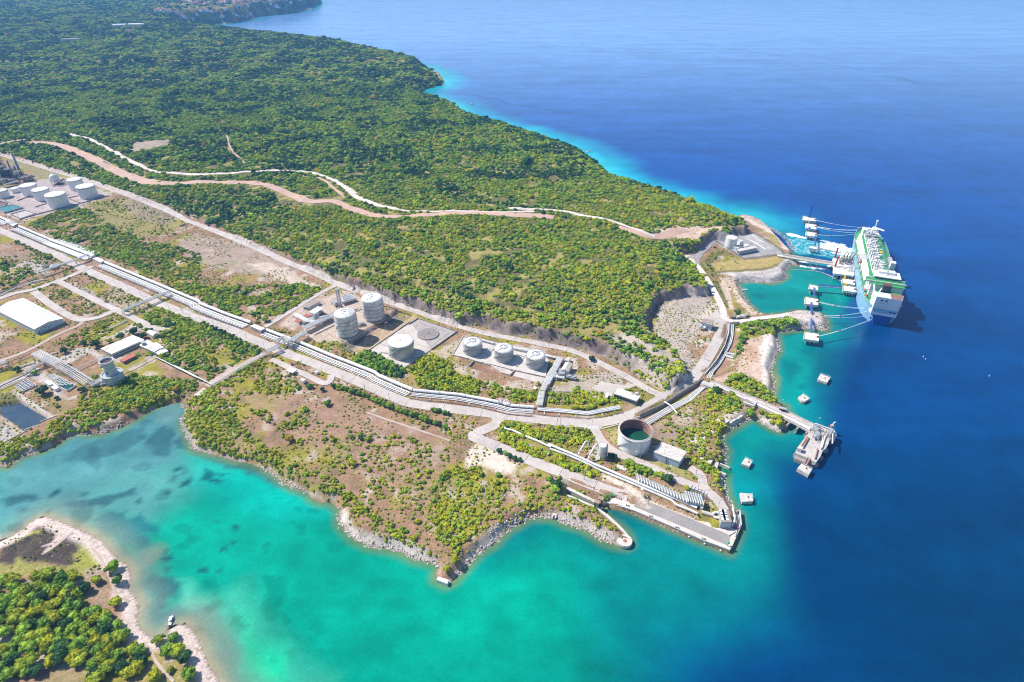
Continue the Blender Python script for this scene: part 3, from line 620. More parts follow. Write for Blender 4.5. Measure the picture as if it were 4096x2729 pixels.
def road(s, w, mt=None, name='road', kerb=True, joint=0, lift=.30, rnd=2, base=None):
    P = base or line(s); P = densify(smooth(P, rnd)); m = MB(); m.k = 0
    z = [hz(*p) for p in P]
    ribbon(m, P, w, lift)
    if kerb:
        m.k = 1
        for sd_ in (-1, 1): ribbon(m, P, .45, lift+.13, sd_*(w/2+.2), .3)
    if joint:
        m.k = 2; D = 0
        for i in range(2, len(P)-2):
            D += math.dist(P[i], P[i-1])
            if D > joint:
                D = 0; a = side(P, w/2-.3)[i]; b = side(P, -w/2+.3)[i]
                Q = densify([a, b], 2); ribbon(m, Q, .35, lift+.03)
    o = m.obj(name, [mt or ASPH, KERB, DARKM]); tag(o, kind='structure'); ROADS.append((P, w)); return P
MAINRD = road('B -60,1215 0,1240 300,1370 600,1505 | C 740,245 1000,385 1300,515 1700,700 2000,830 2300,945 | E 600,770 900,900 1100,990 1300,1075 1700,1220 2000,1340 2353,1490 | F 600,1490 800,1540 | G 150,1085 450,1120 700,1150 1000,1165 1250,1145 1450,1090 1650,1015 1850,910 2050,780 2250,640 | b 880,515 925,455 965,395 1000,330 1025,280 1034,240 1036,200', 11.5, ASPH, joint=34)
road('b 1036,205 1030,165 1005,115 965,45 | H 800,1170 720,1020 640,900 560,790 480,700 430,655', 8, ROADW, lift=.45)
road('Y -30,50 130,95 300,145 600,240 850,312 1100,390 | B 1350,780 1500,815 2000,1025 2250,1155 | U 250,582 500,680 700,770 | E 1300,5 1700,155 1900,262 2200,372 | F 0,152 300,272 600,380 800,440 1000,520 1300,620 1600,700 2000,775 2353,835 | G 400,215 700,272 950,345 1150,440 1350,540 1550,650 1700,745 1850,815 1960,860', 8, ASPH, joint=36)
road('E 1900,265 1850,290 1650,400 1400,560 1200,680 1060,765', 6.5, ASPH)
road('G -30,1100 -20,1170 | Q 450,-20 560,25 700,85 900,170 1100,250 1300,330 1500,400 1700,480 1900,560 2050,610', 10.5, ASPH, joint=30)
road('N 600,190 690,250 740,340 790,430 900,560 1100,680 1400,795 1700,930 2000,1060 2200,1150 | O 1120,560 1230,650 1330,760 1385,840', 7.5, ASPH, lift=.5)
road('O 1130,560 1080,490 1075,400 1000,310 900,255', 7, ASPH, lift=.62)
road('E 1130,1150 1230,1190 1400,1270 1600,1360 1760,1440 1830,1400 1840,1330', 6.5, ASPH, lift=.5)
road('C -40,735 60,700 200,650 400,620 600,545 720,510 900,425 1090,345', 8, ASPH, lift=.4)
road('C 700,530 900,630 1100,730 1300,830 1450,895 1600,970 1750,1045 1900,1090 2000,1070', 7.5, ASPH, lift=.45)
road('C 400,640 470,700 600,800 800,920 900,975 1000,980 1150,950 1300,890 1380,860', 8, ASPH, lift=.5)
road('C 990,985 930,1040 800,1095 600,1190 400,1300 200,1390 -40,1470', 5, DIRT, 'track', False)
road('D -30,590 100,540 200,495 330,455 450,370', 7, ASPH)
road('E 380,1465 500,1380 650,1270 800,1210 900,1150 1050,1080', 8, DIRT, 'track', False)
road('A 640,1238 700,1250 850,1290 1000,1380 1150,1460 | B 1300,290 1500,410 1700,510 1900,572 2353,592 | U 350,298 600,280 800,272 920,276 1050,310 1150,360 1250,430 | V 100,375 200,440 300,482 420,505', 8.5, ROADW)
road('V 420,505 600,520 900,515 1100,525 1300,520 | X 150,350 300,352', 5, ROADW, 'track', False)
road('X 300,352 420,356 560,372 700,402 850,432 1000,490 1080,522', 8, ROADW, 'track', False)
road('B -40,235 0,228 200,190 360,172', 7, DIRT, 'track', False)
road('B 370,200 600,208 850,290 1100,400 1400,560 1600,640 1800,685 2000,690 2353,672 | U 300,340 550,345 640,350 720,365', 19, PINK, 'track', False)
road('U 900,450 1000,462 1120,452 1200,510 1344,540 | V 100,480 250,535 400,552 600,540 800,530 950,530 1100,540 1300,545 | X 200,387 400,397 470,405', 15, PINK, 'track', False)
road('U 700,362 800,400 860,425 920,455', 17, PINK, 'track', False)
road('X 850,462 1000,515 1080,520 1160,505 1260,475', 14, PINK, 'track', False)
road('U 460,62 480,150 530,190 562,232', 3.5, PINK, 'track', False)
road('U 1000,315 1060,340 1110,390 1160,435', 5, PINK, 'track', False)
road('S 1700,300 2000,400 2352,520', 2.2, DIRT, 'path', False); road('H 920,1190 900,1120 870,1060 840,990', 5, DIRT, 'track', False)
road('R 740,490 800,550 830,620 870,680 885,730 910,800 940,880', 1.6, DIRT, 'path', False, rnd=1)
road('R 1160,1260 1220,1310 1240,1380 1300,1460 1400,1568', 1.8, DIRT, 'path', False)
road('R 590,365 480,450 360,530', 2.5, DIRT, 'path', False)
road('L 720,650 800,700 900,735 1050,735 1200,705 1500,665 1780,625', 7, ROADW, lift=.5)
ep = road('H 470,690 560,650 640,590 720,510 780,455 840,440 930,432', 8.5, ASPHG, lift=.5)
road('H 560,760 540,720 570,680 600,640', 6, ASPHG, lift=.55)
m = MB()
for k_ in range(2, len(ep)-2, 3): ribbon(m, ep[k_:k_+2], .5, .56)
tag(m.obj('lane_marking', WHITE), kind='structure')
m = MB()
for x in range(0, 15):     # the hatched crossing where the side road leaves the coast road
    a = on('N', 530+x*21, 228); b = on('N', 530+x*21+12, 268); ribbon(m, densify([a, b], 2), .55, .72)
tag(m.obj('hatched_marking', WHITE), kind='structure')
def sheet(name, s, mt, lift=.25, kind='structure', k=None):
    P = line(s); z = [hz(*p)+lift for p in P]; zz = sum(z)/len(z); m = MB(); m.prism(P, zz-2.0, zz)
    o = m.obj(name, mt); tag(o, kind=kind); EXCL.append(P); return o, zz
sheet('car_park', 'G 1080,750 1190,670 1330,700 1470,720 1500,680 1600,720 1520,760 1350,790 1300,860', ASPH, .35)
sheet('forecourt', 'L 700,600 650,560 540,640 440,700 600,740 700,780', ASPH, .4)
for s in ['C 0,760 280,720 740,950 750,1010 430,1140 0,880', 'N 1630,620 1740,460 2140,610 2000,860', 'C 1190,1300 1560,1150 1980,1340 1870,1380 1640,1270 1290,1390',
 'H 730,480 900,420 1220,395 1440,530 1570,640 1110,710', 'Y 0,450 640,330 830,320 1330,545 540,780 240,840 0,740', 'E 1230,720 1500,480 1900,360 2353,500 2353,740 2060,940 1700,930 1560,880',
 'F 140,560 560,520 700,480 1260,670 960,900 650,1110 200,910', 'F 1200,950 1340,720 2300,880 2353,1000 2353,1250 2280,1290 1400,1090', 'c 330,500 560,90 700,90 760,300 620,440',
 'D 180,600 330,500 480,430 560,440 930,600 800,660 640,600 300,650', 'D 410,240 520,220 1100,580 1060,640', 'N 1090,120 1590,120 1590,500 1340,630 1100,560', 'C 0,100 470,0 2353,720 2353,900 1000,380 0,-100', 'E 0,330 900,700 1500,960 2353,1300 2353,1420 1250,1040 0,520',
 'F 0,1050 600,1300 1300,1400 1900,1530 1900,1600 700,1500 0,1230', 'c 0,650 1280,660 1320,700 940,830 0,760', 'M 560,430 1720,960 1650,1050 500,500', 'L 830,780 990,780 1000,850 920,1180 960,1260 890,1380 760,1480 600,1568 520,1568 740,1300 800,1100',
 'O 0,380 1100,760 1000,900 0,480', 'Q 980,0 2276,470 2276,540 900,30', 'L 390,700 610,700 610,870 400,880', 'O 100,600 1480,1200 1440,1440 0,850', 'D 0,780 230,760 560,960 300,1090 0,900', 'G 1340,750 1660,840 1600,950 1340,860',
 'd 560,200 660,200 600,700 560,800 480,740 250,640 330,560', 'O 1300,820 1600,890 1610,1080 1480,1400 1180,1060', 'O 240,560 500,600 1100,1000 1150,1040 1000,960 300,650', 'D 930,410 2353,520 1820,220 1300,240', 'G 1640,1000 2353,690 2353,790 1760,1180']:
    EXCL.append(line(s))
# ---------------------------------------------------------------- foliage
def leafmat(name, dark, mid, light, ns=.05):
    m, t, b = newmat(name)
    oi = t.nodes.new('ShaderNodeObjectInfo')
    v = ramp(t, noise(t, 1.1, 4, .75), .34, .66); c = mix(t, dark, mid, v)
    w = t.nodes.new('ShaderNodeMath'); w.operation = 'MULTIPLY_ADD'; t.links.new(oi.outputs['Random'], w.inputs[0]); w.inputs[1].default_value = .55
    t.links.new(ramp(t, noise(t, ns, 3, .6), .35, .65, -.1, .55), w.inputs[2])
    c = mix(t, c, light, w.outputs[0])
    t.links.new(c, b.inputs['Base Color']); b.inputs['Roughness'].default_value = .75; b.inputs['Specular IOR Level'].default_value = .15
    return m
LG = leafmat('green_leaves', (.035, .12, .02), (.13, .29, .03), (.33, .48, .04), .02)
LD = leafmat('dark_leaves', (.018, .060, .028), (.035, .10, .032), (.06, .14, .035), .02)
LY = leafmat('yellow_green_leaves', (.16, .22, .018), (.33, .37, .02), (.50, .48, .02), .03)
LO = leafmat('autumn_leaves', (.30, .18, .02), (.50, .30, .03), (.60, .42, .04), .03)
LH = leafmat('olive_leaves', (.11, .19, .02), (.27, .36, .025), (.45, .50, .03), .03)
BARK = mat('bark', (.16, .11, .07), .9, (.10, .07, .05), 1.0)
def ico():
    bm = bmesh.new(); bmesh.ops.create_icosphere(bm, subdivisions=2, radius=1)
    V = np.array([v.co[:] for v in bm.verts]); F = np.array([[v.index for v in f.verts] for f in bm.faces]); bm.free(); return V, F
IV, IF = ico()
def crown_mesh(name, rs, mt, lobes=7, leaves=260, flat=.75, lsize=.09, lift=.0):
    """a crown of radius about 1: lumpy boughs carrying many leaf clumps with gaps between"""
    VV = []; FF = []; n = 0
    Ls = [(np.array([0, 0, .62*flat]), .55)]
    for i in range(lobes):
        a = 2*math.pi*i/lobes+rs.uniform(-.4, .4); r = rs.uniform(.42, .66); z = rs.uniform(.15, .75)*flat
        Ls.append((np.array([r*math.cos(a), r*math.sin(a), z]), rs.uniform(.26, .42)))
    for c, R in Ls:
        d = 1+.38*(rs.rand(len(IV))-.5)
        V = IV*d[:, None]*R*np.array([1, 1, flat])*.92+c
        VV.append(V); FF += [tuple(q+n) for q in IF]; n += len(IV)
    for i in range(leaves):
        c, R = Ls[rs.randint(len(Ls))]; u = rs.normal(size=3); u[2] = abs(u[2])*.9-.15; u /= np.linalg.norm(u)
        p = c+u*R*np.array([1, 1, flat])*rs.uniform(.92, 1.28)
        a = rs.normal(size=3); a -= a@u*u*.5; a /= np.linalg.norm(a); b = np.cross(a, u+rs.normal(size=3)*.5); b /= np.linalg.norm(b)
        s = lsize*rs.uniform(.6, 1.5)
        VV.append(np.array([p-a*s-b*s*.6, p+a*s-b*s*.7, p+a*s*.7+b*s, p-a*s*.8+b*s*.7])); FF.append((n, n+1, n+2, n+3)); n += 4
    V = np.concatenate(VV); V[:, 2] += lift
    return mesh_from(name, V, [tuple(int(x) for x in q) for q in FF], mt)
def trunk_mesh(name, rs, h=1.0):
    m = MB(); m.tube([(0, 0, -.15), (.01, 0, h*.4), (.03, .02, h*.75)], [.075, .055, .03], 6)
    for i in range(4):
        a = i*1.6+rs.uniform(0, 1); m.tube([(.01, 0, h*.38), (.3*math.cos(a), .3*math.sin(a), h*.72)], [.035, .015], 4)
    return mesh_from(name, m.v, m.f, BARK)
rs = np.random.RandomState(5)
TREE_CROWNS = {}
for key, mt, k_ in (('green', LG, 4), ('dark', LD, 3), ('olive', LH, 3), ('yellow', LY, 3), ('autumn', LO, 1)):
    TREE_CROWNS[key] = [crown_mesh('crown_'+key, rs, mt, 8, 620, .8, .075, .12) for _ in range(k_)]
TRUNKS = [trunk_mesh('trunk', rs) for _ in range(3)]
def lib(name, spec):
    c = bpy.data.collections.new(name)
    for i, (mt, kw) in enumerate(spec):
        o = bpy.data.objects.new('clump_%02d' % i, crown_mesh('clump', rs, mt, **kw)); c.objects.link(o)
    return c
kwf = dict(lobes=5, leaves=90, flat=.8, lsize=.13)
kws = dict(lobes=4, leaves=70, flat=.85, lsize=.15)
LIBF = lib('forest_crowns', [(LG, kwf), (LG, kwf), (LG, kwf), (LG, kwf), (LH, kwf), (LH, kwf), (LD, kwf), (LD, kwf), (LY, kwf), (LO, kwf)])
LIBS = lib('shrub_crowns', [(LH, kws), (LH, kws), (LH, kws), (LY, kws), (LY, kws), (LG, kws), (LG, kws), (LD, kws)])
def rock_mesh():
    V = IV*(1+.5*(rs.rand(len(IV))-.5))[:, None]*np.array([1, .8, .6]); return mesh_from('rock', V, [tuple(int(x) for x in q) for q in IF], ROCKM)
ROCKM = mat('limestone', (.60, .54, .50), .9, (.34, .29, .27), .5)
LIBR = bpy.data.collections.new('rocks')
for i in range(3): LIBR.objects.link(bpy.data.objects.new('stone_%d' % i, rock_mesh()))
def scatter(name, P, sc, vi, lib_, rot=None, sz=None):
    n = len(P); me = bpy.data.meshes.new(name); me.vertices.add(n)
    me.vertices.foreach_set('co', np.asarray(P, np.float32).ravel())
    a = me.attributes.new('sc', 'FLOAT_VECTOR', 'POINT'); sc = np.asarray(sc, np.float32)
    if sc.ndim == 1: sc = np.stack([sc*rs.uniform(.85, 1.15, n), sc*rs.uniform(.85, 1.15, n), sc*rs.uniform(.7, 1.15, n)], 1)
    a.data.foreach_set('vector', sc.astype(np.float32).ravel())
    a = me.attributes.new('vi', 'INT', 'POINT'); a.data.foreach_set('value', np.asarray(vi, np.int32))
    a = me.attributes.new('rz', 'FLOAT_VECTOR', 'POINT'); r = np.zeros((n, 3), np.float32); r[:, 2] = rs.uniform(0, 6.28, n); a.data.foreach_set('vector', r.ravel())
    o = bpy.data.objects.new(name, me); COL.objects.link(o)
    g = bpy.data.node_groups.new(name, 'GeometryNodeTree'); g.interface.new_socket('Geometry', in_out='INPUT', socket_type='NodeSocketGeometry'); g.interface.new_socket('Geometry', in_out='OUTPUT', socket_type='NodeSocketGeometry')
    N = g.nodes.new; i_ = N('NodeGroupInput'); o_ = N('NodeGroupOutput'); iop = N('GeometryNodeInstanceOnPoints'); ci = N('GeometryNodeCollectionInfo')
    ci.inputs['Collection'].default_value = lib_; ci.inputs['Separate Children'].default_value = True; ci.inputs['Reset Children'].default_value = True
    iop.inputs['Pick Instance'].default_value = True
    def na(nm, dt):
        q = N('GeometryNodeInputNamedAttribute'); q.data_type = dt; q.inputs['Name'].default_value = nm; return q.outputs['Attribute']
    L = g.links.new; L(i_.outputs[0], iop.inputs['Points']); L(ci.outputs[0], iop.inputs['Instance']); L(na('vi', 'INT'), iop.inputs['Instance Index'])
    L(na('sc', 'FLOAT_VECTOR'), iop.inputs['Scale'])
    er = N('FunctionNodeEulerToRotation'); L(na('rz', 'FLOAT_VECTOR'), er.inputs[0]); L(er.outputs[0], iop.inputs['Rotation']); L(iop.outputs[0], o_.inputs[0])
    md = o.modifiers.new('scatter', 'NODES'); md.node_group = g
    return o
def roadfree(x, y, gap):
    ok = np.ones(len(x), bool)
    for P, w in ROADS:
        ok &= dist(P, x, y, False, w/2+gap+1) > w/2+gap
    return ok
def cloud(P, step, seed=1):
    A = A2(P); r = np.random.RandomState(seed)
    nx = int((A[:, 0].max()-A[:, 0].min())/step)+1; ny = int((A[:, 1].max()-A[:, 1].min())/step)+1
    X, Y = np.meshgrid(A[:, 0].min()+np.arange(nx)*step, A[:, 1].min()+np.arange(ny)*step)
    x = (X+r.uniform(-.45, .45, X.shape)*step).ravel(); y = (Y+r.uniform(-.45, .45, X.shape)*step).ravel()
    m = inside(P, x, y); return x[m], y[m]
def infront(x, y):     # keep what the valley view can plausibly see
    w = y*CP+(CAM_H)*SP; return (np.abs(x)/w < 2048/FPX*1.12)
def free(x, y, gap, excl=True):
    ok = roadfree(x, y, gap)
    if excl:
        for P in EXCL: ok &= ~inside(P, x, y)
    return ok
OPEN = [line(s) for s in ['U 730,365 800,365 870,420 1000,440 1130,420 1160,440 1080,500 900,480 770,470 740,420', 'U 550,330 720,365 640,385 560,385', 'X 1080,520 1160,490 1344,460 1344,540 1240,570', 'H 0,420 150,370 400,330 800,310 1170,380 1000,390 730,350 620,400 560,460 450,520 300,450 200,480', 'H 1000,200 1180,290 1170,380 1700,600 1700,500 1400,290',
  'A 1150,1400 1250,1310 1560,1290 1560,1340 1300,1390', 'b 700,230 720,150 860,90 960,80 1000,170 930,220 900,300 800,330']]
TRK = [(line(s), w) for s, w in [('V 0,680 100,760 160,780 230,800 330,830', 5), ('V 230,670 350,700 450,730 600,790', 6), ('V 100,830 200,870 400,896', 6), ('X 520,630 400,710 330,780 260,850 240,896', 6), ('V 560,620 600,650', 6), ('V 450,730 330,800', 4), ('V 700,780 730,850', 4), ('X 960,670 1040,720 1050,800', 4), ('F 380,0 600,40 1000,180 1150,200', 7), ('F 1500,250 1750,330 2000,400 2300,450', 8), ('F 2150,60 2000,180 1950,290', 7), ('G 0,30 450,30 1000,60 1250,60', 5), ('G 1300,60 1500,180 1800,260 1950,320', 8), ('b 470,260 560,300 700,390 800,420', 5), ('U 650,630 850,700', 5), ('U 1200,600 1300,690', 6)]]
# forest on the hill and beyond
def forest_pts(ymin, ymax, step, seed):
    P = [(-6500, ymin), (700, ymin), (700, ymax), (-6500, ymax)]
    x, y = cloud(P, step, seed); m = infront(x, y); x = x[m]; y = y[m]
    dc = sdf(CREST, x, y, 60); m = (dc > -2.5)&(sdf(MAIN, x, y, 60) > 1.5); x = x[m]; y = y[m]
    m = roadfree(x, y, 2.4); x = x[m]; y = y[m]
    for P_ in OPEN: m = ~inside(P_, x, y); x = x[m]; y = y[m]
    for P_, w in TRK: m = dist(P_, x, y, False, 15) > w/2*rs.uniform(.5, 1.3, len(x)); x = x[m]; y = y[m]
    d = fbm(x+77, y+31, 22, 3); m = (d > .30) | (y > 1300); x = x[m]; y = y[m]
    return x, y
xs_, ys_, sc_ = [], [], []
for a, b_, st in ((480, 1150, 4.9), (1150, 2100, 7.0), (2100, 4200, 12), (4200, 6600, 18), (6600, 9500, 26)):
    x, y = forest_pts(a, b_, st, int(a)); xs_.append(x); ys_.append(y); sc_.append(rs.lognormal(0, .30, len(x))*st*.64)
x = np.concatenate(xs_); y = np.concatenate(ys_); sc = np.clip(np.concatenate(sc_), 1.8, 22)
# keep the far village and its fields clear
VILL = [at(*q, 25) for q in pts('T 570,40 700,20 900,0 1400,-60 1900,-60 1900,60 1800,140 1500,205 1300,250 1000,295 650,310 460,250 180,190 300,140 500,170 850,150 600,80')]
VB = A2(VILL)
m = ~(inside(VILL, x, y) & (rs.rand(len(x)) < .8)); x = x[m]; y = y[m]; sc = sc[m]
sel = fbm(x, y, 60, 3)+rs.normal(0, .12, len(x))+.17*ss((1250-y)/500)-.10*ss((y-1500)/800); vi = np.zeros(len(x), int)
vi = np.where(sel < .40, 6+rs.randint(0, 2, len(x)), np.where(sel < .56, rs.randint(0, 4, len(x)), np.where(sel < .68, 4+rs.randint(0, 2, len(x)), 8)))
vi = np.where((vi == 8) & (rs.rand(len(x)) < .4+(y > 1100)*.4), 0, vi); vi = np.where(rs.rand(len(x)) < .007, 9, vi)
z = hzv(x, y)-sc*.1; flatk = np.where(y > 2100, .7, 1.0)
o = scatter('forest', np.stack([x, y, z], 1), np.stack([sc*.86*rs.uniform(.85, 1.2, len(x)), sc*.86*rs.uniform(.85, 1.2, len(x)), sc*flatk*rs.uniform(.6, 1.15, len(x))], 1), vi, LIBF)
tag(o, 'dense mixed green woodland covering the hill behind the rock face', 'forest', kind='stuff')
NF = len(x)
# shrubs in the open land
SH = []
def shrubs(s, step, lo, hi, clump=0.0, cs=18, kinds=(0, 1, 2, 3, 4, 5, 6, 7), seed=3, gap=.8, excl=True, world=None):
    P = world or line(s); x, y = cloud(P, step, seed+int(abs(P[0][0])*7)); m = free(x, y, gap, excl)
    if clump: m &= fbm(x+11, y+5, cs, 3) > clump
    m &= np.maximum(sdf(MAIN, x, y, 20), sdf(BEACH, x, y, 20)) > 2.0
    x = x[m]; y = y[m]
    if len(x): SH.append((x, y, rs.uniform(lo, hi, len(x))*rs.lognormal(0, .18, len(x)), np.array(kinds)[rs.randint(0, len(kinds), len(x))]))
GRN = (0, 1, 5, 6, 7, 5, 6, 2); YGN = (0, 1, 2, 3, 4, 3, 5)
shrubs('P 0,2080 200,1990 400,1820 720,1620 1100,1900 1400,2120 1750,2350 1980,2190 2300,2090 2500,2160 2300,1950 1900,1800 1300,1560 1000,1450 800,1420 600,1340 0,1100 0,1000 400,1000 1000,1150 1600,1500 2100,1620 2500,1560 2800,1450 2900,1560 3000,1720 2900,1960 2920,2100 2700,2000 2400,1900 0,2080', 4.6, .9, 1.9, .50, 16, YGN)
shrubs('S 250,300 420,90 600,60 700,400 900,560 1150,700 1500,850 1650,1000 1800,1100 2050,1250 2200,1420 2000,1330 1500,1020 1230,900 900,720 560,630 360,560', 3.6, 1.3, 2.6, .36, 12, YGN)
shrubs('S 650,180 850,170 1350,300 1330,400 1000,400 800,300', 5, 1.4, 2.8, .42, 12, YGN)
shrubs('S 850,300 1500,400 2352,560 2352,1300 2200,1300 1900,1000 1500,800 1100,560', 5.0, 1.0, 2.4, .43, 14, YGN)
shrubs('Q 0,550 350,250 700,380 900,430 900,560 850,640 900,760 600,900 350,1100 150,1000 0,900', 4.3, 1.3, 2.8, .40, 10, YGN)
shrubs('Q 1050,350 1450,450 1750,650 1950,900 1950,1000 1750,900 1500,780 1250,720 1000,760 900,700 1000,500', 4.4, 1.1, 2.4, .40, 10, YGN)
shrubs('Q 200,1000 400,1000 330,1200 230,1330 170,1200', 4, 1.4, 2.6, .3, 10, YGN)
shrubs('D 0,1500 200,1430 450,1330 800,1130 1080,1080 1700,880 2100,740 1900,600 1600,560 1300,600 1000,620 900,820 650,950 400,1150 0,1250', 3.6, 1.3, 2.8, .30, 12, YGN)
shrubs('D 1350,600 1550,430 1820,260 2353,520 2300,640 2100,740 1500,900 1100,850', 4.0, 1.6, 3.2, .30, 14, GRN+YGN)
shrubs('E 0,1250 400,1460 800,1200 650,1000 0,600', 5, 1.6, 3.2, .40, 16, GRN+YGN)
shrubs('E 0,600 200,600 900,1000 1050,1080 1000,1120 800,1100 300,850 0,760', 3.8, 1.6, 2.8, .28, 12, GRN)
shrubs('E 450,1470 1000,1100 1400,1380 1500,1500 1300,1568 300,1568', 4.6, 1.4, 2.8, .38, 14, YGN)
shrubs('B 330,1180 800,960 1050,1000 1400,1250 1900,1400 2100,1568 1150,1568', 4.8, 1.6, 3.4, .40, 16, GRN+YGN)
shrubs('B 1050,950 1450,830 2250,1180 2100,1300 1500,1300', 7, 1.0, 2.4, .50, 18, GRN)
shrubs('C 1000,150 1300,50 2000,80 2353,200 2353,650 1900,500 1350,280', 4.6, 1.6, 3.0, .36, 14, GRN+YGN)
shrubs('E 0,250 600,300 1500,250 1750,320 1400,560 1050,760 700,620 0,330', 4.2, 1.8, 3.6, .38, 16, GRN+YGN)
shrubs('C 0,0 200,0 500,150 860,320 700,330 400,180', 5, 1.4, 2.8, .35, 14, GRN)
shrubs('C 0,290 300,340 480,470 300,560 0,680', 5.2, 1.6, 3.0, .42, 14, GRN)
shrubs('C 470,640 700,590 1080,750 1320,870 1100,960 900,940', 4.2, .9, 2.0, .48, 12, YGN)
shrubs('C 740,510 1000,410 1800,750 1700,760 1000,440', 4.4, 1.2, 2.2, .45, 10, GRN)
shrubs('C 560,1330 900,1100 1300,940 1500,1000 1200,1180 700,1420', 4.0, 1.0, 2.4, .40, 12, YGN)
shrubs('C 1560,1020 1900,780 2353,960 2353,1568 2000,1568 1700,1330 2000,1320 1850,1150', 4.6, 1.6, 3.4, .40, 14, GRN+YGN)
shrubs('D 1300,250 1440,230 1640,200 2000,160 2100,330 1820,240 1560,380 1380,400', 4.2, 1.6, 3.0, .25, 14, GRN)
shrubs('Y 0,20 150,60 300,100 600,200 850,290 1344,440 1344,400 900,210 500,60 0,-30', 4.4, 1.8, 3.2, .30, 14, GRN, excl=False)
shrubs('F 100,930 200,890 640,1110 660,1150 560,1220 200,1130 30,1020', 3.4, 2.0, 3.4, .1, 14, (5, 6, 7, 6), excl=False)
shrubs('F 860,940 960,960 1180,1040 1250,1200 1560,1250 1500,1380 1100,1400 850,1320 700,1120', 3.5, 2.0, 3.6, .15, 14, YGN)
shrubs('F 1300,1400 1500,1260 1700,1280 2150,1400 2200,1500 1900,1480', 4.2, 1.6, 2.8, .32, 12, YGN)
shrubs('c 0,470 320,500 300,600 120,660 0,640', 4, 1.8, 3, .25, 12, YGN)
shrubs('c 430,540 700,500 780,420 1000,600 1250,560 1240,620 900,740 700,730 560,680 400,660', 3.8, 1.6, 2.8, .28, 12, YGN)
shrubs('c 780,150 1344,300 1344,400 1000,340 830,330', 6, .9, 1.8, .45, 12, YGN)
shrubs('G 0,1120 250,1110 700,1200 1000,1220 1150,1420 1100,1430 800,1400 500,1370 150,1300 0,1200', 3.7, 1.8, 3.0, .30, 12, YGN)
shrubs('G 0,1250 200,1280 700,1500 750,1568 200,1568 0,1420', 3.4, 1.8, 3.0, .22, 12, YGN)
shrubs('N 0,560 250,640 700,820 800,980 650,1000 300,900 0,800', 3.4, 1.8, 3.0, .2, 12, YGN)
shrubs('N 1150,760 1400,800 1700,960 1900,1000 1900,1100 1700,1040 1500,1000 1150,880', 3.6, 1.8, 3.0, .22, 12, GRN)
shrubs('G 1850,660 2080,560 2200,560 2100,700 1980,790', 4, 1.5, 2.6, .3, 12, YGN)
shrubs('b 440,330 560,360 700,440 900,440 900,520 800,560 650,520 500,430', 5, 1.2, 2.4, .45, 12, YGN)
shrubs('F 0,30 200,100 450,250 800,400 1000,480 1300,560 1800,650 2353,750 2353,700 1700,620 1000,430 500,280', 5, 1.0, 2.0, .45, 9, GRN, excl=False)
shrubs('b 760,250 860,330 960,380 980,330 880,220 990,210 970,160 1000,120 985,190 940,260 900,310', 5, 1.0, 2.2, .42, 9, YGN)
shrubs('H 620,720 700,640 880,585 860,620 720,740 760,850 920,1180 920,1280 860,1250 780,1100 640,920', 3.2, .6, 1.4, .35, 9, (0, 1, 2, 7), excl=False)
shrubs('H 240,480 300,460 560,470 600,480 540,640 460,650 350,580', 3.8, 1.6, 2.8, .2, 9, YGN, excl=False)
shrubs('d 110,130 250,130 800,60 860,140 600,230 540,210 330,220 300,330 240,480 200,420 290,200 260,150', 3.6, 1.8, 3.2, .2, 10, GRN, excl=False)
shrubs('d 130,690 200,600 380,640 560,810 620,895 480,860 130,720', 3.5, 1.8, 3.2, .15, 10, YGN, excl=False)
shrubs('M 470,470 620,480 860,620 840,760 700,800 560,750 420,760 350,640', 3.6, 1.8, 3.2, .2, 10, YGN)
shrubs('M 180,720 420,760 560,860 660,980 560,1200 560,1420 350,1400 100,1250 0,1180 50,1000 300,950', 4.6, 1.5, 2.8, .38, 12, YGN)
shrubs('M 850,770 1000,740 1010,780 960,860 880,850', 3.4, 2, 3, .1, 8, YGN); shrubs('M 1030,740 1250,820 1380,900 1340,990 1220,930 1040,800', 3.6, 1.5, 3, .3, 8, YGN)
shrubs('M 150,1330 380,1400 500,1500 560,1568 200,1500', 3.8, 1.6, 2.8, .3, 8, YGN)
shrubs('O 860,100 1040,130 1100,200 1230,260 1330,520 1300,500 1200,350 1040,280', 3.6, 1.6, 2.8, .25, 8, YGN, excl=False)
shrubs('O 1230,350 1310,420 1400,640 1350,600 1230,420', 3.6, 1.2, 2.0, .3, 8, YGN)
shrubs('O 240,560 500,620 1000,860 980,900 500,720 240,640', 4, .6, 1.4, .4, 8, YGN, excl=False)
shrubs('E 1100,830 1480,960 2353,1310 2353,1450 1400,1100 1000,900', 4.2, .4, 1.0, .5, 9, (3, 4, 3, 1), excl=False)
shrubs('R 380,620 640,700 850,560 870,640 640,760 0,720 0,640', 3.5, .6, 1.3, .5, 10, YGN)
shrubs('R 0,450 270,290 440,310 740,470 700,540 600,620 380,610 130,560', 3.0, .35, .8, .45, 10, (7, 7, 0))
# rough leafy growth on every stretch of open ground, small
x, y = cloud([(-560, 230), (330, 230), (330, 900), (-900, 1250), (-900, 600)], 4.6, 9)
m = (sdf(MAIN, x, y, 20) > 4) & (sdf(CREST, x, y, 20) < -1) & free(x, y, 1.0) & (fbm(x, y, 20, 3) > .46); x = x[m]; y = y[m]
SH.append((x, y, rs.uniform(.5, 1.3, len(x)), rs.randint(0, 6, len(x))))
x, y, sc, vi = [np.concatenate(q) for q in zip(*SH)]
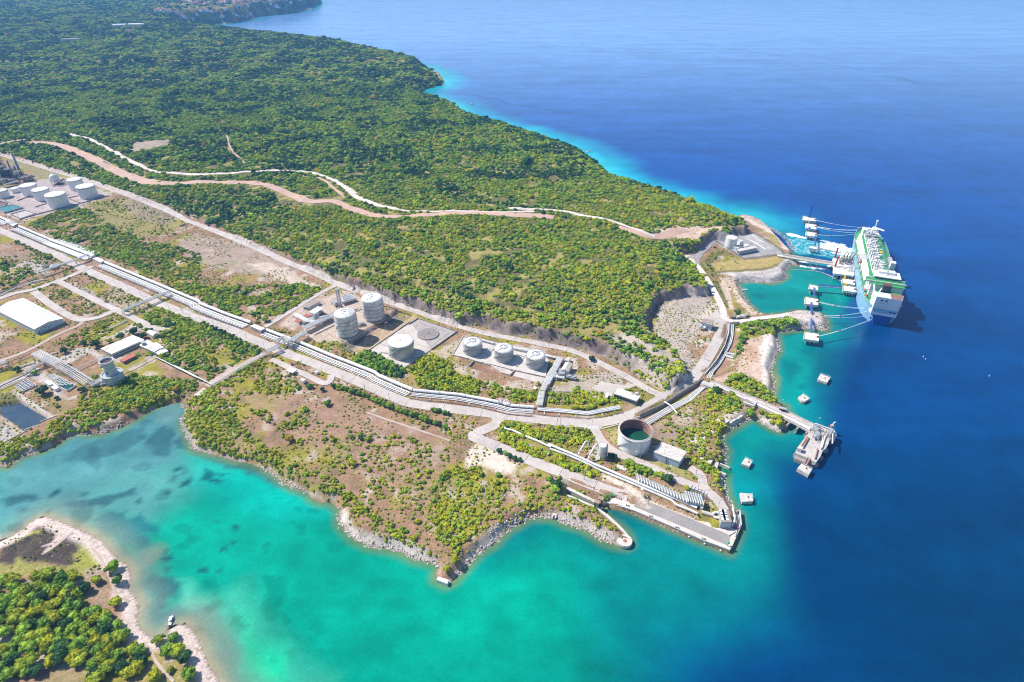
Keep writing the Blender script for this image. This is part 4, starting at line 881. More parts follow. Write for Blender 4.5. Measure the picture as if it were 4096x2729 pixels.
# ---------------------------------------------------------------- trees that show one by one
LAB = dict(green='leafy green tree', dark='dark green tree', olive='olive green bushy tree', yellow='yellow green tree', autumn='golden yellow tree')
_tp = {}
def tree(px, py, k, s, label, group=None, cat='tree', name=None, h=None, w=None):
    key = k; cm = random.choice(TREE_CROWNS[k]); t = thing(name or 'tree', label, cat, (px, py, hz(px, py)), random.uniform(0, 6.28), group)
    hh = h or s*random.uniform(.85, 1.1)
    t.scale = (1, 1, 1)
    c = bpy.data.objects.new('crown', cm); c.parent = t; c.scale = (s*random.uniform(.92, 1.1), s*random.uniform(.9, 1.1), hh*1.05); c.location = (0, 0, s*.28); COL.objects.link(c)
    q = bpy.data.objects.new('trunk', random.choice(TRUNKS)); q.parent = t; q.scale = (s, s, s*.95); COL.objects.link(q)
    TREES.append((px, py, s)); return t
TREES = []
def trees_in(s, step, lo, hi, kinds, label, group, cap=999, name='tree', seed=5, excl=False, clump=0):
    P = line(s); x_, y_ = cloud(P, step, seed); m_ = free(x_, y_, 1.2, excl) & (np.maximum(sdf(BEACH, x_, y_, 20), sdf(MAIN, x_, y_, 20)) > 2)
    if clump: m_ &= fbm(x_, y_, 14, 2) > clump
    x_ = x_[m_]; y_ = y_[m_]
    for i in range(min(len(x_), cap)):
        k_ = random.choice(kinds); tree(float(x_[i]), float(y_[i]), k_, random.uniform(lo, hi), LAB[k_]+' '+label, group+', '+k_, name=name)
# lone trees, each with its own place
for k_, cx, cy, kd, s, lb in [
 ('R', 915, 665, 'green', 5.2, 'large round green tree leaning over the top of the pebble beach'),
 ('R', 960, 765, 'green', 4.4, 'round green tree second along the beach path, shading the pebbles'),
 ('R', 790, 765, 'olive', 4.2, 'olive green tree beside the footpath behind the beach'),
 ('R', 700, 830, 'dark', 4.8, 'dark green tree at the corner of the wood by the brown clearing'),
 ('R', 595, 895, 'yellow', 4.4, 'bright lime tree at the edge of the south-west wood'),
 ('R', 650, 965, 'green', 4.8, 'green tree on the wood side of the brown clearing'),
 ('R', 945, 945, 'olive', 4.4, 'olive green tree at the beach end of the brown clearing'),
 ('R', 190, 905, 'yellow', 3.9, 'yellow green tree high in the south-west wood'),
 ('R', 880, 1270, 'yellow', 5.6, 'broad bright yellow green tree in the middle of the south-west wood'),
 ('R', 1285, 1245, 'olive', 3.8, 'low olive tree at the root of the shingle spit'),
 ('R', 1405, 1225, 'green', 4.0, 'low spreading tree on the shingle spit'),
 ('R', 1360, 1330, 'green', 5.0, 'green tree on the shingle spit beside the footpath'),
 ('R', 1450, 1340, 'olive', 4.8, 'broad olive tree in the middle of the shingle spit'),
 ('R', 1500, 1390, 'dark', 4.6, 'dark tree facing the water on the shingle spit'),
 ('R', 1540, 1520, 'green', 5.0, 'leafy green tree nearest the lower edge on the shingle spit'),
 ('R', 1260, 1540, 'yellow', 4.6, 'yellow green tree beside the path at the lower edge'),
 ('R', 1380, 1480, 'yellow', 2.4, 'small yellow bush at the fork of the spit path'),
 ('R', 1045, 1490, 'green', 3.2, 'small green tree between wood and path'),
 ('R', 1150, 1430, 'dark', 4.4, 'dark tree at the east edge of the south-west wood'),
 ('N', 965, 740, 'dark', 4.6, 'dark green tree right beside the small upright white tank'),
 ('N', 1840, 1080, 'dark', 5.0, 'dark tree with a long shadow beside the rows of white racks'),
 ('N', 1740, 1020, 'olive', 3.6, 'olive tree left of the dark tree near the white racks'),
 ('N', 90, 1190, 'dark', 4.8, 'dark tree at the closed end of the boat channel'),
 ('N', 860, 1370, 'green', 3.6, 'lone green tree by the scrap on the quay road'),
 ('c', 945, 135, 'dark', 4.2, 'lone dark conical tree beside the foot of the hill road'),
 ('c', 305, 415, 'yellow', 2.4, 'small yellow bush beside the lowest concrete basin'),
 ('O', 855, 550, 'olive', 2.8, 'small olive tree by the bend of the quay side road'),
 ('M', 1290, 960, 'yellow', 5.0, 'bright yellow tree on the rocks under the old jetty'),
 ('M', 1260, 870, 'olive', 3.8, 'olive tree at the side of the old jetty ramp'),
 ('M', 530, 540, 'dark', 4.8, 'dark tree against the landward end of the old jetty'),
 ('M', 930, 810, 'green', 4.8, 'leafy tree beside the square expansion loop of the jetty pipes'),
 ('L', 980, 620, 'dark', 4.6, 'dark tree by the parked machine at the new pier road'),
 ('L', 1120, 650, 'green', 2.8, 'small tree east of the parked machine'),
 ('L', 1820, 790, 'green', 6.2, 'large dark green tree at the root of the rubble breakwater'),
 ('S', 1100, 520, 'autumn', 4.6, 'golden yellow tree in the middle of the brown heath'),
 ('S', 1395, 240, 'green', 3.6, 'lone round green bush on the upper heath'),
 ('S', 1580, 500, 'green', 3.0, 'round bush on the bare middle of the heath'),
 ('S', 1655, 505, 'dark', 2.6, 'dark bush beside the round bush on the heath'),
 ('S', 1710, 520, 'olive', 2.8, 'olive bush third in the row on the open heath'),
 ('S', 1250, 105, 'green', 3.6, 'round green tree by the small white kiosk lay-by'),
 ('S', 1355, 125, 'dark', 2.8, 'small dark tree between the lay-by and the heath'),
 ('S', 210, 130, 'autumn', 4.0, 'bright yellow tree beside the culvert at the head of the bay'),
 ('Q', 300, 1260, 'yellow', 3.8, 'yellow tree on the neck of the stony headland'),
 ('Q', 215, 1350, 'yellow', 2.6, 'small yellow bush nearest the headland block'),
 ('Q', 1315, 540, 'green', 4.8, 'tall green tree on the land side of the boat channel'),
 ('C', 1585, 1140, 'dark', 5.6, 'tall dark conifer behind the flat roofed office'),
 ('C', 1440, 1200, 'dark', 5.2, 'dark conifer at the north side of the flat roofed office'),
 ('C', 1700, 1190, 'dark', 4.8, 'dark conifer between the office and the small gabled shed'),
 ('C', 1130, 1290, 'dark', 5.8, 'large dark tree at the west end of the office'),
 ('C', 1300, 1240, 'yellow', 3.4, 'light green tree by the office roof corner'),
 ('C', 990, 1270, 'dark', 4.2, 'dark tree beside the office car park'),
 ('C', 760, 1360, 'dark', 4.6, 'dark spreading tree south of the gravel yard'),
 ('D', 530, 670, 'dark', 6.4, 'very large dark green tree below the settling tanks'),
 ('D', 675, 735, 'dark', 2.4, 'small dark round bush below the settling tanks'),
 ('D', 680, 820, 'yellow', 2.6, 'yellow green bush on the meadow beside the dyke'),
 ('D', 1135, 490, 'green', 3.6, 'green tree in front of the cooling tower'),
 ('D', 215, 400, 'dark', 3.8, 'dark tree under the west pipe bridge'),
 ('D', 420, 440, 'green', 3.2, 'green tree among the paved yards by the pipe bridge'),
 ('D', 820, 370, 'dark', 4.0, 'dark tree between pipe rack and car park'),
 ('D', 970, 640, 'dark', 3.6, 'dark tree at the lower end of the long pipe rack'),
 ('E', 1075, 700, 'green', 5.0, 'dense green tree at the corner where the link road meets the pipes'),
 ('R', 520, 1310, 'dark', 5.4, 'deep green tree in the shadowed middle of the south-west wood')]:
    p_ = on(k_, cx, cy); tree(p_[0], p_[1], kd, s, lb)
# the wood in the south-west corner
trees_in('R -60,760 100,760 250,720 560,700 700,760 690,850 620,900 740,1010 980,1040 1080,1130 1040,1200 1160,1300 1200,1400 1130,1480 1000,1568 760,1568 700,1480 450,1430 350,1568 -60,1568 -60,1350 110,1250 -60,1150', 6.6, 3.7, 5.3, ('green', 'green', 'green', 'olive', 'dark', 'yellow', 'olive'), 'in the dense wood of the south-west corner', 'trees of the south-west wood', seed=4)
n0 = len(TREES)
# hedge rows
def row(s, n, lo, hi, kinds, label, group):
    P = densify(line(s), .5); L = len(P)
    for i in range(n):
        q = P[int((i+.5)/n*(L-1))]; kk = random.choice(kinds)
        tree(q[0]+random.uniform(-.8, .8), q[1]+random.uniform(-.8, .8), kk, random.uniform(lo, hi), LAB[kk]+' '+label, group+', '+kk)
row('S 1430,90 1560,130 1700,180 1860,250 2010,310 2150,360 2330,430', 26, 2.9, 3.6, ('green', 'green', 'dark', 'olive'), 'in the hedge between heath and coast road', 'hedge along the coast road')
row('E 330,720 480,800 620,850 800,950 1000,1060', 14, 2.6, 3.3, ('green', 'dark'), 'in the hedge south of the straight pipe road', 'hedge south of the pipe road')
row('S 2200,275 2350,320', 5, 2.6, 3.2, ('dark', 'green'), 'on the grass wedge at the road fork', 'trees of the road fork')
row('N 1180,800 1300,850 1400,900 1560,960', 9, 3.0, 3.8, ('green', 'olive', 'dark'), 'in the row between side road and white racks', 'trees beside the rack road')
row('Q 740,150 850,190 900,220 980,250', 5, 2.2, 2.9, ('dark', 'green'), 'along the pale clearing on the quay road', 'bushes along the clearing')
row('F 80,960 250,1010 400,1100 480,1180 330,1150 200,1080', 9, 3.2, 4.2, ('green', 'dark'), 'in the thicket below the white roofed tank', 'thicket below the tank')
row('F 1000,980 1100,1100 1180,1200 1000,1250 850,1060 940,1300 1220,1280', 11, 3.2, 4.2, ('yellow', 'olive', 'green'), 'in the bright thicket beside the tank yard', 'bright thicket beside the tanks')
row('d 160,690 240,640 330,680 430,760 520,800 560,860', 9, 3.0, 4.0, ('green', 'olive', 'yellow'), 'on the seaward side of the old jetty', 'trees on the seaward side of the jetty')
row('d 290,120 380,130 460,110 570,160 600,110 340,220 290,300 230,390', 11, 2.8, 4.0, ('green', 'olive', 'dark'), 'on the bank below the breakwater road', 'trees on the breakwater bank')
row('M 620,620 700,690 780,720 760,640 690,560', 7, 3.0, 3.8, ('green', 'olive'), 'in the clump beside the pipe junction', 'clump beside the pipe junction')
row('c 20,560 90,600 160,580 230,560 200,620 260,520', 8, 2.6, 3.6, ('olive', 'green', 'yellow'), 'below the concrete basins by the pipe rack', 'trees below the basins')
row('c 690,720 800,700 900,720 1000,660 1100,640 1200,600', 10, 2.4, 3.2, ('olive', 'yellow', 'green'), 'on the bank between pipe rack and admin block', 'trees below the admin block')
print('TREES', len(TREES))
keep_ = np.ones(len(x), bool)
for tx, ty, ts in TREES: keep_ &= (x-tx)**2+(y-ty)**2 > (ts*.75)**2
x = x[keep_]; y = y[keep_]; sc = sc[keep_]; vi = vi[keep_]
sc = np.clip(sc, .35, 4.2)
o = scatter('scrub', np.stack([x, y, hzv(x, y)-sc*.08], 1), np.stack([sc*rs.uniform(.85, 1.25, len(x)), sc*rs.uniform(.85, 1.25, len(x)), sc*rs.uniform(.7, 1.3, len(x))], 1), vi, LIBS)
tag(o, 'low yellow green shrubs growing over the brown heath and verges', 'scrub', kind='stuff')
# rubble along the shores
RX = []
def rocks(s, off0, off1, step, lo, hi):
    P = densify(line(s) if isinstance(s, str) else s, step)
    for p in P:
        for _ in range(2):
            RX.append((p[0]+random.uniform(off0, off1), p[1]+random.uniform(off0, off1), random.uniform(lo, hi)))
for s in ['S 250,240 300,290 255,345 258,400 292,480 345,588', 'S 890,738 960,778 1050,848 1130,888 1230,918', 'S 1485,1060 1490,1170 1545,1225 1605,1285 1720,1340 1850,1360 1960,1385 2060,1435 2160,1460 2240,1480 2265,1520',
          'Q 260,1470 290,1440 400,1320 480,1230 560,1150 700,1070 780,990 850,920 950,870 1050,812 1150,808 1250,808 1330,822 1400,862 1500,892 1600,922 1700,982 1800,1042 1900,1078',
          'Q 640,960 760,900 870,850 960,800 1050,770', 'O 1395,90 1385,170 1370,210', 'O 1330,310 1390,350 1380,430 1390,500 1400,590 1430,680 1490,780 1530,850', 'M 610,1330 635,1250 615,1200 575,1150 595,1090 640,1050 700,1000 780,950 850,912 920,872 990,862',
          'M 1000,880 1050,895 1150,955 1230,995 1310,1020 1400,985', 'M 1240,540 1250,450 1240,380 1225,330 1195,270 1225,190 1245,100', 'L 1580,1225 1635,1200 1625,1100 1615,1020 1600,940', 'L 1560,860 1640,895 1700,900 1850,875 2000,845',
          'D 2150,780 2210,840 2145,960 2175,1080 2245,1200', 'D 160,1495 230,1430 300,1395 440,1362', 'D 760,1190 820,1170 1080,1140 1200,1130 1330,1090 1480,1030']:
    rocks(s, -2.4, 2.4, 1.1, .35, 1.1)
for s in ['L 700,60 850,70 1010,115 1200,100 1400,115 1550,120 1700,70', 'L 950,110 1010,190 1040,260 1070,340 1120,420 1170,480 1230,530 1330,610', 'H 1000,880 1300,870 1500,830 1600,780 1650,720', 'H 1010,930 1200,940 1450,950 1590,880', 'K 250,900 400,900 700,920 850,960 910,1050 920,1200 800,1180 700,1100 500,1050 300,1020', 'K 700,1000 860,1020 870,1150 750,1150', 'H 1060,200 1180,215 1330,290 1450,350 1560,430 1640,520 1680,600']:
    rocks(s, -4, 4, .8, .35, .95)
# loose rubble lying at the foot of the rock cut
for s in ['F 150,180 400,270 600,360 850,430 1050,510 1300,610 1550,670 1800,730 2100,785', 'G 250,180 550,240 700,280 900,310 1100,350 1300,380', 'U 600,715 700,755 850,810 1000,875', 'G 2000,520 2200,420 2250,500 2100,580', 'b 800,450 840,430 870,440 830,480']: rocks(s, -3, 4, 1.2, .3, .8)
for s, st in [('Q 250,560 350,560 600,480 780,520 860,560 700,700 560,720 420,780 300,860 200,880 300,700', 3.0), ('b 800,410 900,410 880,470 830,490 770,480', 2.2), ('S 820,650 900,660 960,760 900,740', 2), ('c 880,220 1050,260 1300,340 1000,400 830,420', 4), ('b 440,330 620,350 800,440 760,540 560,430', 4), ('b 700,230 860,100 960,100 900,300 860,400', 5), ('L 0,450 200,430 300,700 200,1100 0,1200', 4), ('L 60,1250 240,1300 180,1500 0,1480', 2)]:
    xx_, yy_ = cloud(line(s), st, 8)
    for a_, b__ in zip(xx_, yy_): RX.append((a_, b__, random.uniform(.3, 1.0)))
RX = np.array(RX); zz = np.maximum(hzv(RX[:, 0], RX[:, 1]), -.4)
o = scatter('rubble', np.stack([RX[:, 0], RX[:, 1], zz+.1], 1), RX[:, 2], rs.randint(0, 3, len(RX)), LIBR)
tag(o, 'pale broken limestone boulders lining the shores and rock cut', 'rocks', kind='stuff')
# ---------------------------------------------------------------- tanks
def base_of(k, x, y, H):
    """ground point under a roof centre seen at height H"""
    z = 6.0
    for _ in range(4): p = at(k, x, y, z+H); z = hz(*p)
    return p, z
def ring(m, c, r, z, w=.5, h=.55, n=40): m.lathe((c[0], c[1], z), [(r, 0), (r+w, 0), (r+w, h), (r, h)], n, cap=False)
def railing(m, r, z, n=24, h=1.1):
    P = [(r*math.cos(2*math.pi*i/n), r*math.sin(2*math.pi*i/n), z+h) for i in range(n)]
    m.tube(P, .09, 4, True)
    for p in P: m.bar((p[0], p[1], z), p, .1)
def stair(m, r, z0, z1, a0, a1, n=22):
    for i in range(n):
        t = i/(n-1); a = a0+(a1-a0)*t; z = z0+(z1-z0)*t; m.box(((r+.55)*math.cos(a), (r+.55)*math.sin(a), z), (1.0, 1.0, .18), a)
    m.tube([((r+1.0)*math.cos(a0+(a1-a0)*i/12), (r+1.0)*math.sin(a0+(a1-a0)*i/12), z0+(z1-z0)*i/12+1) for i in range(13)], .08, 4)
def tank(k, x, y, R, H, label, name='storage_tank', body=WHITE, roof=WHITE, dome=.9, rings=(), group=None, zb=None, legs=0, steps=(2.6, 4.4), top=True, pad=True, cat='storage tank'):
    (px, py), z = base_of(k, x, y, H)
    if zb is not None: z = zb; px, py = at(k, x, y, z+H)
    t = thing(name, label, cat, (px, py, z), 0, group); l = 1.8 if legs else 0
    if pad: MB().lathe((0, 0, 0), [(R+1.6, -1.2), (R+1.4, .25)], 40).obj('foundation', CONC, t)
    if legs:
        for i in range(legs):
            a = 2*math.pi*i/legs; MB().box(((R-.8)*math.cos(a), (R-.8)*math.sin(a), 1.0), (.9, .9, 2.0), a).obj('leg', CONC, t)
        MB().lathe((0, 0, 1.6), [(R+.3, 0), (R+.3, .5)], 40).obj('base_plate', CONC, t)
    MB().lathe((0, 0, l), [(R, 0), (R, H-l)], 48, cap=False).obj('shell', body, t, True)
    n = 48; pr = [(R+.05, H-.15)]+[(R*math.cos(q*math.pi/2/6), H+dome*math.sin(q*math.pi/2/6)) for q in range(0, 6)]+[(.3, H+dome)]
    MB().lathe((0, 0, 0), pr, 48).obj('roof', roof, t, True)
    if rings:
        for zz in rings:
            m = MB(); ring(m, (0, 0), R, zz); m.obj('stiffening_ring', STEEL, t)
    if top: m = MB(); railing(m, R-.1, H); m.obj('railing', STEEL, t)
    m = MB(); stair(m, R, .5, H, *steps); m.obj('stairway', STEEL, t)
    return t
g_ = 'white tanks of the far tank farm'
for x_, y_, R, H, lb in [(327, 418, 13.4, 18, 'white tank furthest back beside the process units'), (475, 468, 13.4, 18.5, 'white tank in the middle of the row of three'), (653, 525, 16, 22, 'largest white tank, nearest the pipe track'),
   (883, 349, 12.6, 19, 'white tank next to the sphere on legs'), (1015, 428, 15.4, 20.5, 'wide white tank at the outer corner of the tank farm'), (175, 458, 7, 7, 'small low white tank beside the row of three'), (15, 482, 9.5, 13, 'white tank cut by the left edge')]:
    tank('Y', x_, y_, R, H, lb, rings=(H*.9,), roof=WHITED if R > 16 else WHITE, dome=1.2)
# sphere on legs
(px, py), z = base_of('Y', 643, 335, 11); t = thing('gas_sphere', 'white spherical gas tank on thin legs at the far tank farm', 'gas sphere', (px, py, z))
MB().sphere((0, 0, 11), 7.8, 28).obj('sphere', WHITE, t, True); m = MB(); m.lathe((0, 0, 18.3), [(2, 0), (2, .9)], 12); m.obj('top_platform', STEEL, t)
for i in range(10): a = i*.628; MB().bar((7.7*math.cos(a), 7.7*math.sin(a), 0), (7.4*math.cos(a), 7.4*math.sin(a), 11.5), .6).obj('leg', WHITED, t)
# the two tall gas tanks
tk = tank('Z', 614, 412, 12.6, 27.5, 'tall white gas tank with rust streaked roof, nearer the pipe track', 'gas_tank', WHITED, WHITED, 2.6, (6, 11, 16, 21), None, None, 16, (4.1, 5.6))
m = MB()
for i in range(6): m.tube([(2+i*.9, 6.5+.2*i, 29.3-.22*i), (4.6+i*.9, 9.5-i*.5, 28.1-.2*i)], .35, 5)
m.obj('rust_stain', RUST, tk); m = MB(); m.tube([(-12.9*math.cos(a_), -12.9*math.sin(a_), 9+13*(a_-.4)) for a_ in [q*.1+.5 for q in range(9)]], .35, 5); m.obj('pipe', STEEL, tk)
m = MB(); m.lathe((0, 0, 29.6), [(1.6, 0), (1.6, 1.3)], 14); m.obj('hatch', WHITED, tk); m = MB(); m.tube([(4.5*math.cos(a*.5), 4.5*math.sin(a*.5), 30.2) for a in range(11)]+[(3, -8, 29.4), (3.5, -12.8, 27.5), (3.5, -13.2, 2)], .35, 6); m.obj('roof_pipe', WHITED, tk)
tk = tank('Z', 906, 248, 12.6, 27.5, 'tall white gas tank with a clean roof, beside the rock cut', 'gas_tank', WHITED, WHITE, 2.6, (6, 11, 16, 21), None, None, 16, (3.4, 4.4))
m = MB(); m.lathe((0, 0, 29.6), [(1.6, 0), (1.6, 1.3)], 14); m.obj('hatch', WHITED, tk); m = MB(); m.tube([(4.5*math.cos(a*.5), 4.5*math.sin(a*.5), 30.2) for a in range(11)]+[(-5, -8, 29.4), (-8, -10.4, 27.5), (-8.2, -10.7, 2)], .35, 6); m.obj('roof_pipe', WHITED, tk)
m = MB(); m.tube([(12.8*math.cos(a*.26), 12.8*math.sin(a*.26), 28.2) for a in range(3)], .3, 4); m.obj('yellow_rail', YEL, tk)
tk = tank('F', 594, 775, 13.9, 17.5, 'wide steel tank with bright white roof and silver shell, beside the empty tank base', 'oil_tank', mat('silver_shell', (.56, .55, .54), .4, (.42, .40, .38), .3, .25), WHITE, 1.3, (15, 13), steps=(3.4, 4.8))
m = MB(); m.lathe((0, 0, 18.6), [(1, 0), (1, .5)], 10); m.tube([(0, 0, 19), (-5.5, -6, 18.6), (-9.5, -10, 17.7)], .15, 4); m.obj('roof_vent', STEEL, tk); m = MB(); m.tube([(-13.8, -1, 2), (-24, 1.5, 2), (-26, 4, 2)], .5, 6); m.obj('inlet_pipe', WHITED, tk)
for i, (x_, y_, lb) in enumerate([(1440, 788, 'grey steel tank at the left end of the row of three'), (1807, 863, 'middle grey steel tank of the row of three'), (2185, 942, 'grey steel tank at the right end of the row, next to the pipe rack')]):
    tk = tank('F', x_, y_, 10.1, 13.6, lb, 'gas_storage_tank', GREYM, WHITE, 2.2, (7.5, 13.2), 'three grey domed tanks', None, 0, (3.0, 4.6))
    m = MB(); ring(m, (0, 0), 3.0, 15.3, 1.2, .8, 20); m.obj('roof_ring', STEEL, tk); m = MB(); m.tube([(0, 0, 16.2), (3, 4, 15.8), (8, 5, 14.5), (10.4, 4, 13), (10.6, 4, 1)], .35, 5); m.tube([(-2, -3, 16), (-5.5, -6, 15.2), (-8, -7, 13.8)], .5, 5); m.bar((1, -2, 15.8), (2, -9, 14.6), .7, .4); m.obj('roof_pipe', WHITED, tk)
    m = MB(); m.tube([(10, 3, 1.2), (16, 6, 1.2), (22, 2.5, 1.2)], .45, 5); m.obj('outlet_pipe', STEEL, tk)
# roofless tank filled with green water
H = 19; (px, py), z = base_of('N', 1345, 268, H); z = 5.5; px, py = at('N', 1345, 268, z+H); t = thing('open_tank', 'huge roofless white tank half full of dark green water', 'open tank', (px, py, z)); R = 14.7
MB().lathe((0, 0, 0), [(R+1.2, -1.2), (R+1.1, .15)], 48).obj('foundation', CONC, t)
MB().lathe((0, 0, 0), [(R, 0), (R, H), (R-.25, H)], 64, cap=False).obj('shell', mat('tank_white', (.80, .80, .81), .5, (.66, .66, .68), .12), t, True)
MB().lathe((0, 0, 0), [(R-.28, H-.02), (R-.28, 3)], 64, cap=False).obj('inner_wall', mat('rust_lining', (.46, .27, .22), .8, (.36, .19, .16), .2), t, True)
MB().lathe((0, 0, 0), [(R-.35, 3.0), (R-.35, 8.2)], 64).obj('tank_water', GREENW, t)
for zz in (H-.6, H-2.6, H-4.8): m = MB(); m.lathe((0, 0, zz), [(R-.3, 0), (R-.75, 0), (R-.75, .3), (R-.3, .3)], 64, cap=False); m.obj('inner_ring', RUST, t)
m = MB(); m.lathe((0, 0, H-1.2), [(R, 0), (R+1.0, 0), (R+1.0, .25), (R, .25)], 64, cap=False); railing(m, R+.95, H-1.1, 36); m.obj('walkway', WHITED, t)
m = MB(); stair(m, R, .5, H-1.2, 3.2, 4.3, 30); m.obj('stairway', STEEL, t)
m = MB(); m.tube([(4, -R-.2, H-1), (3.5, -R-.4, 1.5)], .25, 6); m.lathe((3.2, -R-1.2, 0), [(.7, 0), (.7, 3)], 10); m.tube([(R, -3, 1.2), (R+9, -4, 1.2)], .5, 6); m.obj('outlet_pipe', WHITED, t)
tk = tank('N', 832, 512, 3.4, 14.5, 'small upright white tank beside the open tank road', 'upright_tank', WHITED, WHITE, .3, (7.2,), None, None, 0, (5.6, 6.6))
m = MB(); m.tube([(-2, -3, 3), (-6, -5, .8), (-10, -6, .8)], .55, 6); m.obj('inlet_pipe', WHITE, tk); m = MB(); m.box((0, -3.45, 9.2), (1.1, .08, .7)); m.obj('sign_plate', CONC, tk)
# old cooling tower
px, py = at('D', 1310, 415, 16); z = hz(px, py); t = thing('cooling_tower', 'grey blue cooling tower of two stacked drums with an open dark top', 'cooling tower', (px, py, z))
BG = mat('tower_paint', (.44, .52, .58), .6, (.34, .40, .45), .3); MB().lathe((0, 0, 0), [(9.8, -1), (9.8, 9.5), (9.0, 9.5), (9.0, 8.6)], 36).obj('lower_drum', BG, t, True)
MB().lathe((0, 0, 8.5), [(6.4, 0), (5.9, 2), (5.3, 7), (5.5, 12), (6.2, 15), (6.5, 16.8), (5.6, 16.8), (5.2, 14.5)], 36).obj('stack', BG, t, True)
m = MB(); ring(m, (0, 0), 6.35, 25.1, .5, .5); ring(m, (0, 0), 5.4, 17.5, .5, .4); ring(m, (0, 0), 9.8, 9.2, .45, .5); m.obj('rim', WHITED, t); MB().lathe((0, 0, 23.2), [(5.2, 0), (5.2, .2)], 30).obj('fan_grille', mat('fan_dark', (.10, .05, .06), .8), t)
m = MB(); m.box((-3, -5.6, 21), (1.6, .8, 1.2)); m.box((0, -5.8, 13), (1.8, .6, 2)); m.obj('hatch', DARKM, t)
for i in range(4): a = -.6-i*.5; MB().bar((12.2*math.cos(a), 12.2*math.sin(a), 0), (9.8*math.cos(a), 9.8*math.sin(a), 9), .4).obj('brace', BG, t)
# ---------------------------------------------------------------- walls, basins
def wall(s, h, th, label, mt=CONCW, name='bund_wall', cat='wall', group=None, closed=False, top=None, depth=2.0):
    P = line(s); P = P+[P[0]] if closed else P; c = P[0]; z0 = hz(*c); t = thing(name, label, cat, (c[0], c[1], z0), 0, group); m = MB((c[0], c[1], z0))
    for a, b in zip(P, P[1:]):
        Q = densify([a, b], 9)
        for u, v in zip(Q, Q[1:]):
            L_ = math.dist(u, v)+th*.5; cx_, cy_ = (u[0]+v[0])/2, (u[1]+v[1])/2; zt = (top if top is not None else max(hz(*u), hz(*v))+h); zb = min(hz(*u), hz(*v))-depth
            m.box((cx_, cy_, (zt+zb)/2), (L_, th, zt-zb), math.atan2(v[1]-u[1], v[0]-u[0]))
    m.obj('wall_body', mt, t); return t
wall('F 200,910 700,565', 1.6, .6, 'long concrete wall on the west side of the white roofed tank yard', CONCD); wall('F 690,590 800,520 1260,672 955,890', 1.6, .6, 'concrete wall around the empty tank base', CONCD)
wall('F 200,910 645,1108 940,900', .9, .5, 'low wall on the south side of the white roofed tank yard', CONCD)
wall('F 1205,950 1340,725', 1.2, .5, 'west wall of the yard of the three grey tanks', CONCW); wall('F 1330,740 2300,900', 1.0, .5, 'back wall of the yard of the three grey tanks')
wall('F 1205,950 1400,1000 1460,1020 1930,1128 2310,1215 2353,1130', 1.6, .7, 'front wall of the yard of the three grey tanks'); wall('F 1590,995 1700,870', 1.0, .5, 'dividing wall between first and second grey tank'); wall('F 1960,1085 2080,940', 1.0, .5, 'dividing wall between second and third grey tank')
wall('F 1400,1090 1450,1030', 1.5, .5, 'short wall at the end of the red earth basin'); wall('F 1885,1200 1935,1130', 1.6, .5, 'short wall between the two lower basins')
wall('Z 290,650 500,545', 1.2, .6, 'low wall under the gas pipe rack'); wall('Z 1040,340 1180,400 1320,440', 1.6, .5, 'retaining wall east of the tall gas tanks', CONCD); wall('Z 600,780 715,835 710,870', 2, .6, 'retaining wall south of the tall gas tanks', CONCD); wall('Z 740,400 820,365 1010,350', 1.0, .5, 'low wall between the tall gas tanks')
for s, lb in [('Y 640,440 760,350 830,385', 'dark earth bank wall behind the gas sphere'), ('Y 210,610 400,545', 'bund wall between the first two far tanks'), ('Y 430,690 570,640 740,570 820,540', 'bund wall between middle and largest far tank'), ('Y 240,835 440,775 900,665 1310,555', 'outer bund wall of the far tank farm'), ('Y 20,590 130,640 240,840', 'west bund wall of the far tank farm'), ('Y 800,590 960,545', 'bund wall beside the wide far tank'), ('Y 60,460 250,420 440,380', 'bund wall below the process units'), ('Y 820,590 960,640', 'low wall in front of the wide far tank')]:
    wall(s, 1.5, .7, lb, CONCD)
for s, lb, c_, dz_ in [('Y -20,700 165,665 280,705 60,765', 'walled basin full of teal water at the far tank farm', (.03, .22, .24), .5), ('Y -40,610 90,640 60,690 -40,700', 'walled rust brown basin cut by the left edge', (.20, .12, .09), -.5), ('Y 135,782 300,735 430,770 250,830', 'walled empty pale basin at the far tank farm', (.58, .50, .45), .2)]:
    P = line(s); z = hz(*P[0]); t = thing('basin', lb, 'basin', (P[0][0], P[0][1], z)); m = MB((P[0][0], P[0][1], z)); Q = P+[P[0]]
    for a, b_ in zip(Q, Q[1:]): m.box(((a[0]+b_[0])/2, (a[1]+b_[1])/2, z+.5), (math.dist(a, b_)+.8, .8, 3.4), math.atan2(b_[1]-a[1], b_[0]-a[0]))
    m.obj('rim_wall', CONCD, t); m = MB((P[0][0], P[0][1], z)); m.prism(P, z-1, z+.9+dz_); m.obj('basin_water' if dz_ > .3 else 'basin_floor', mat('basin_'+str(dz_), c_, .4), t)
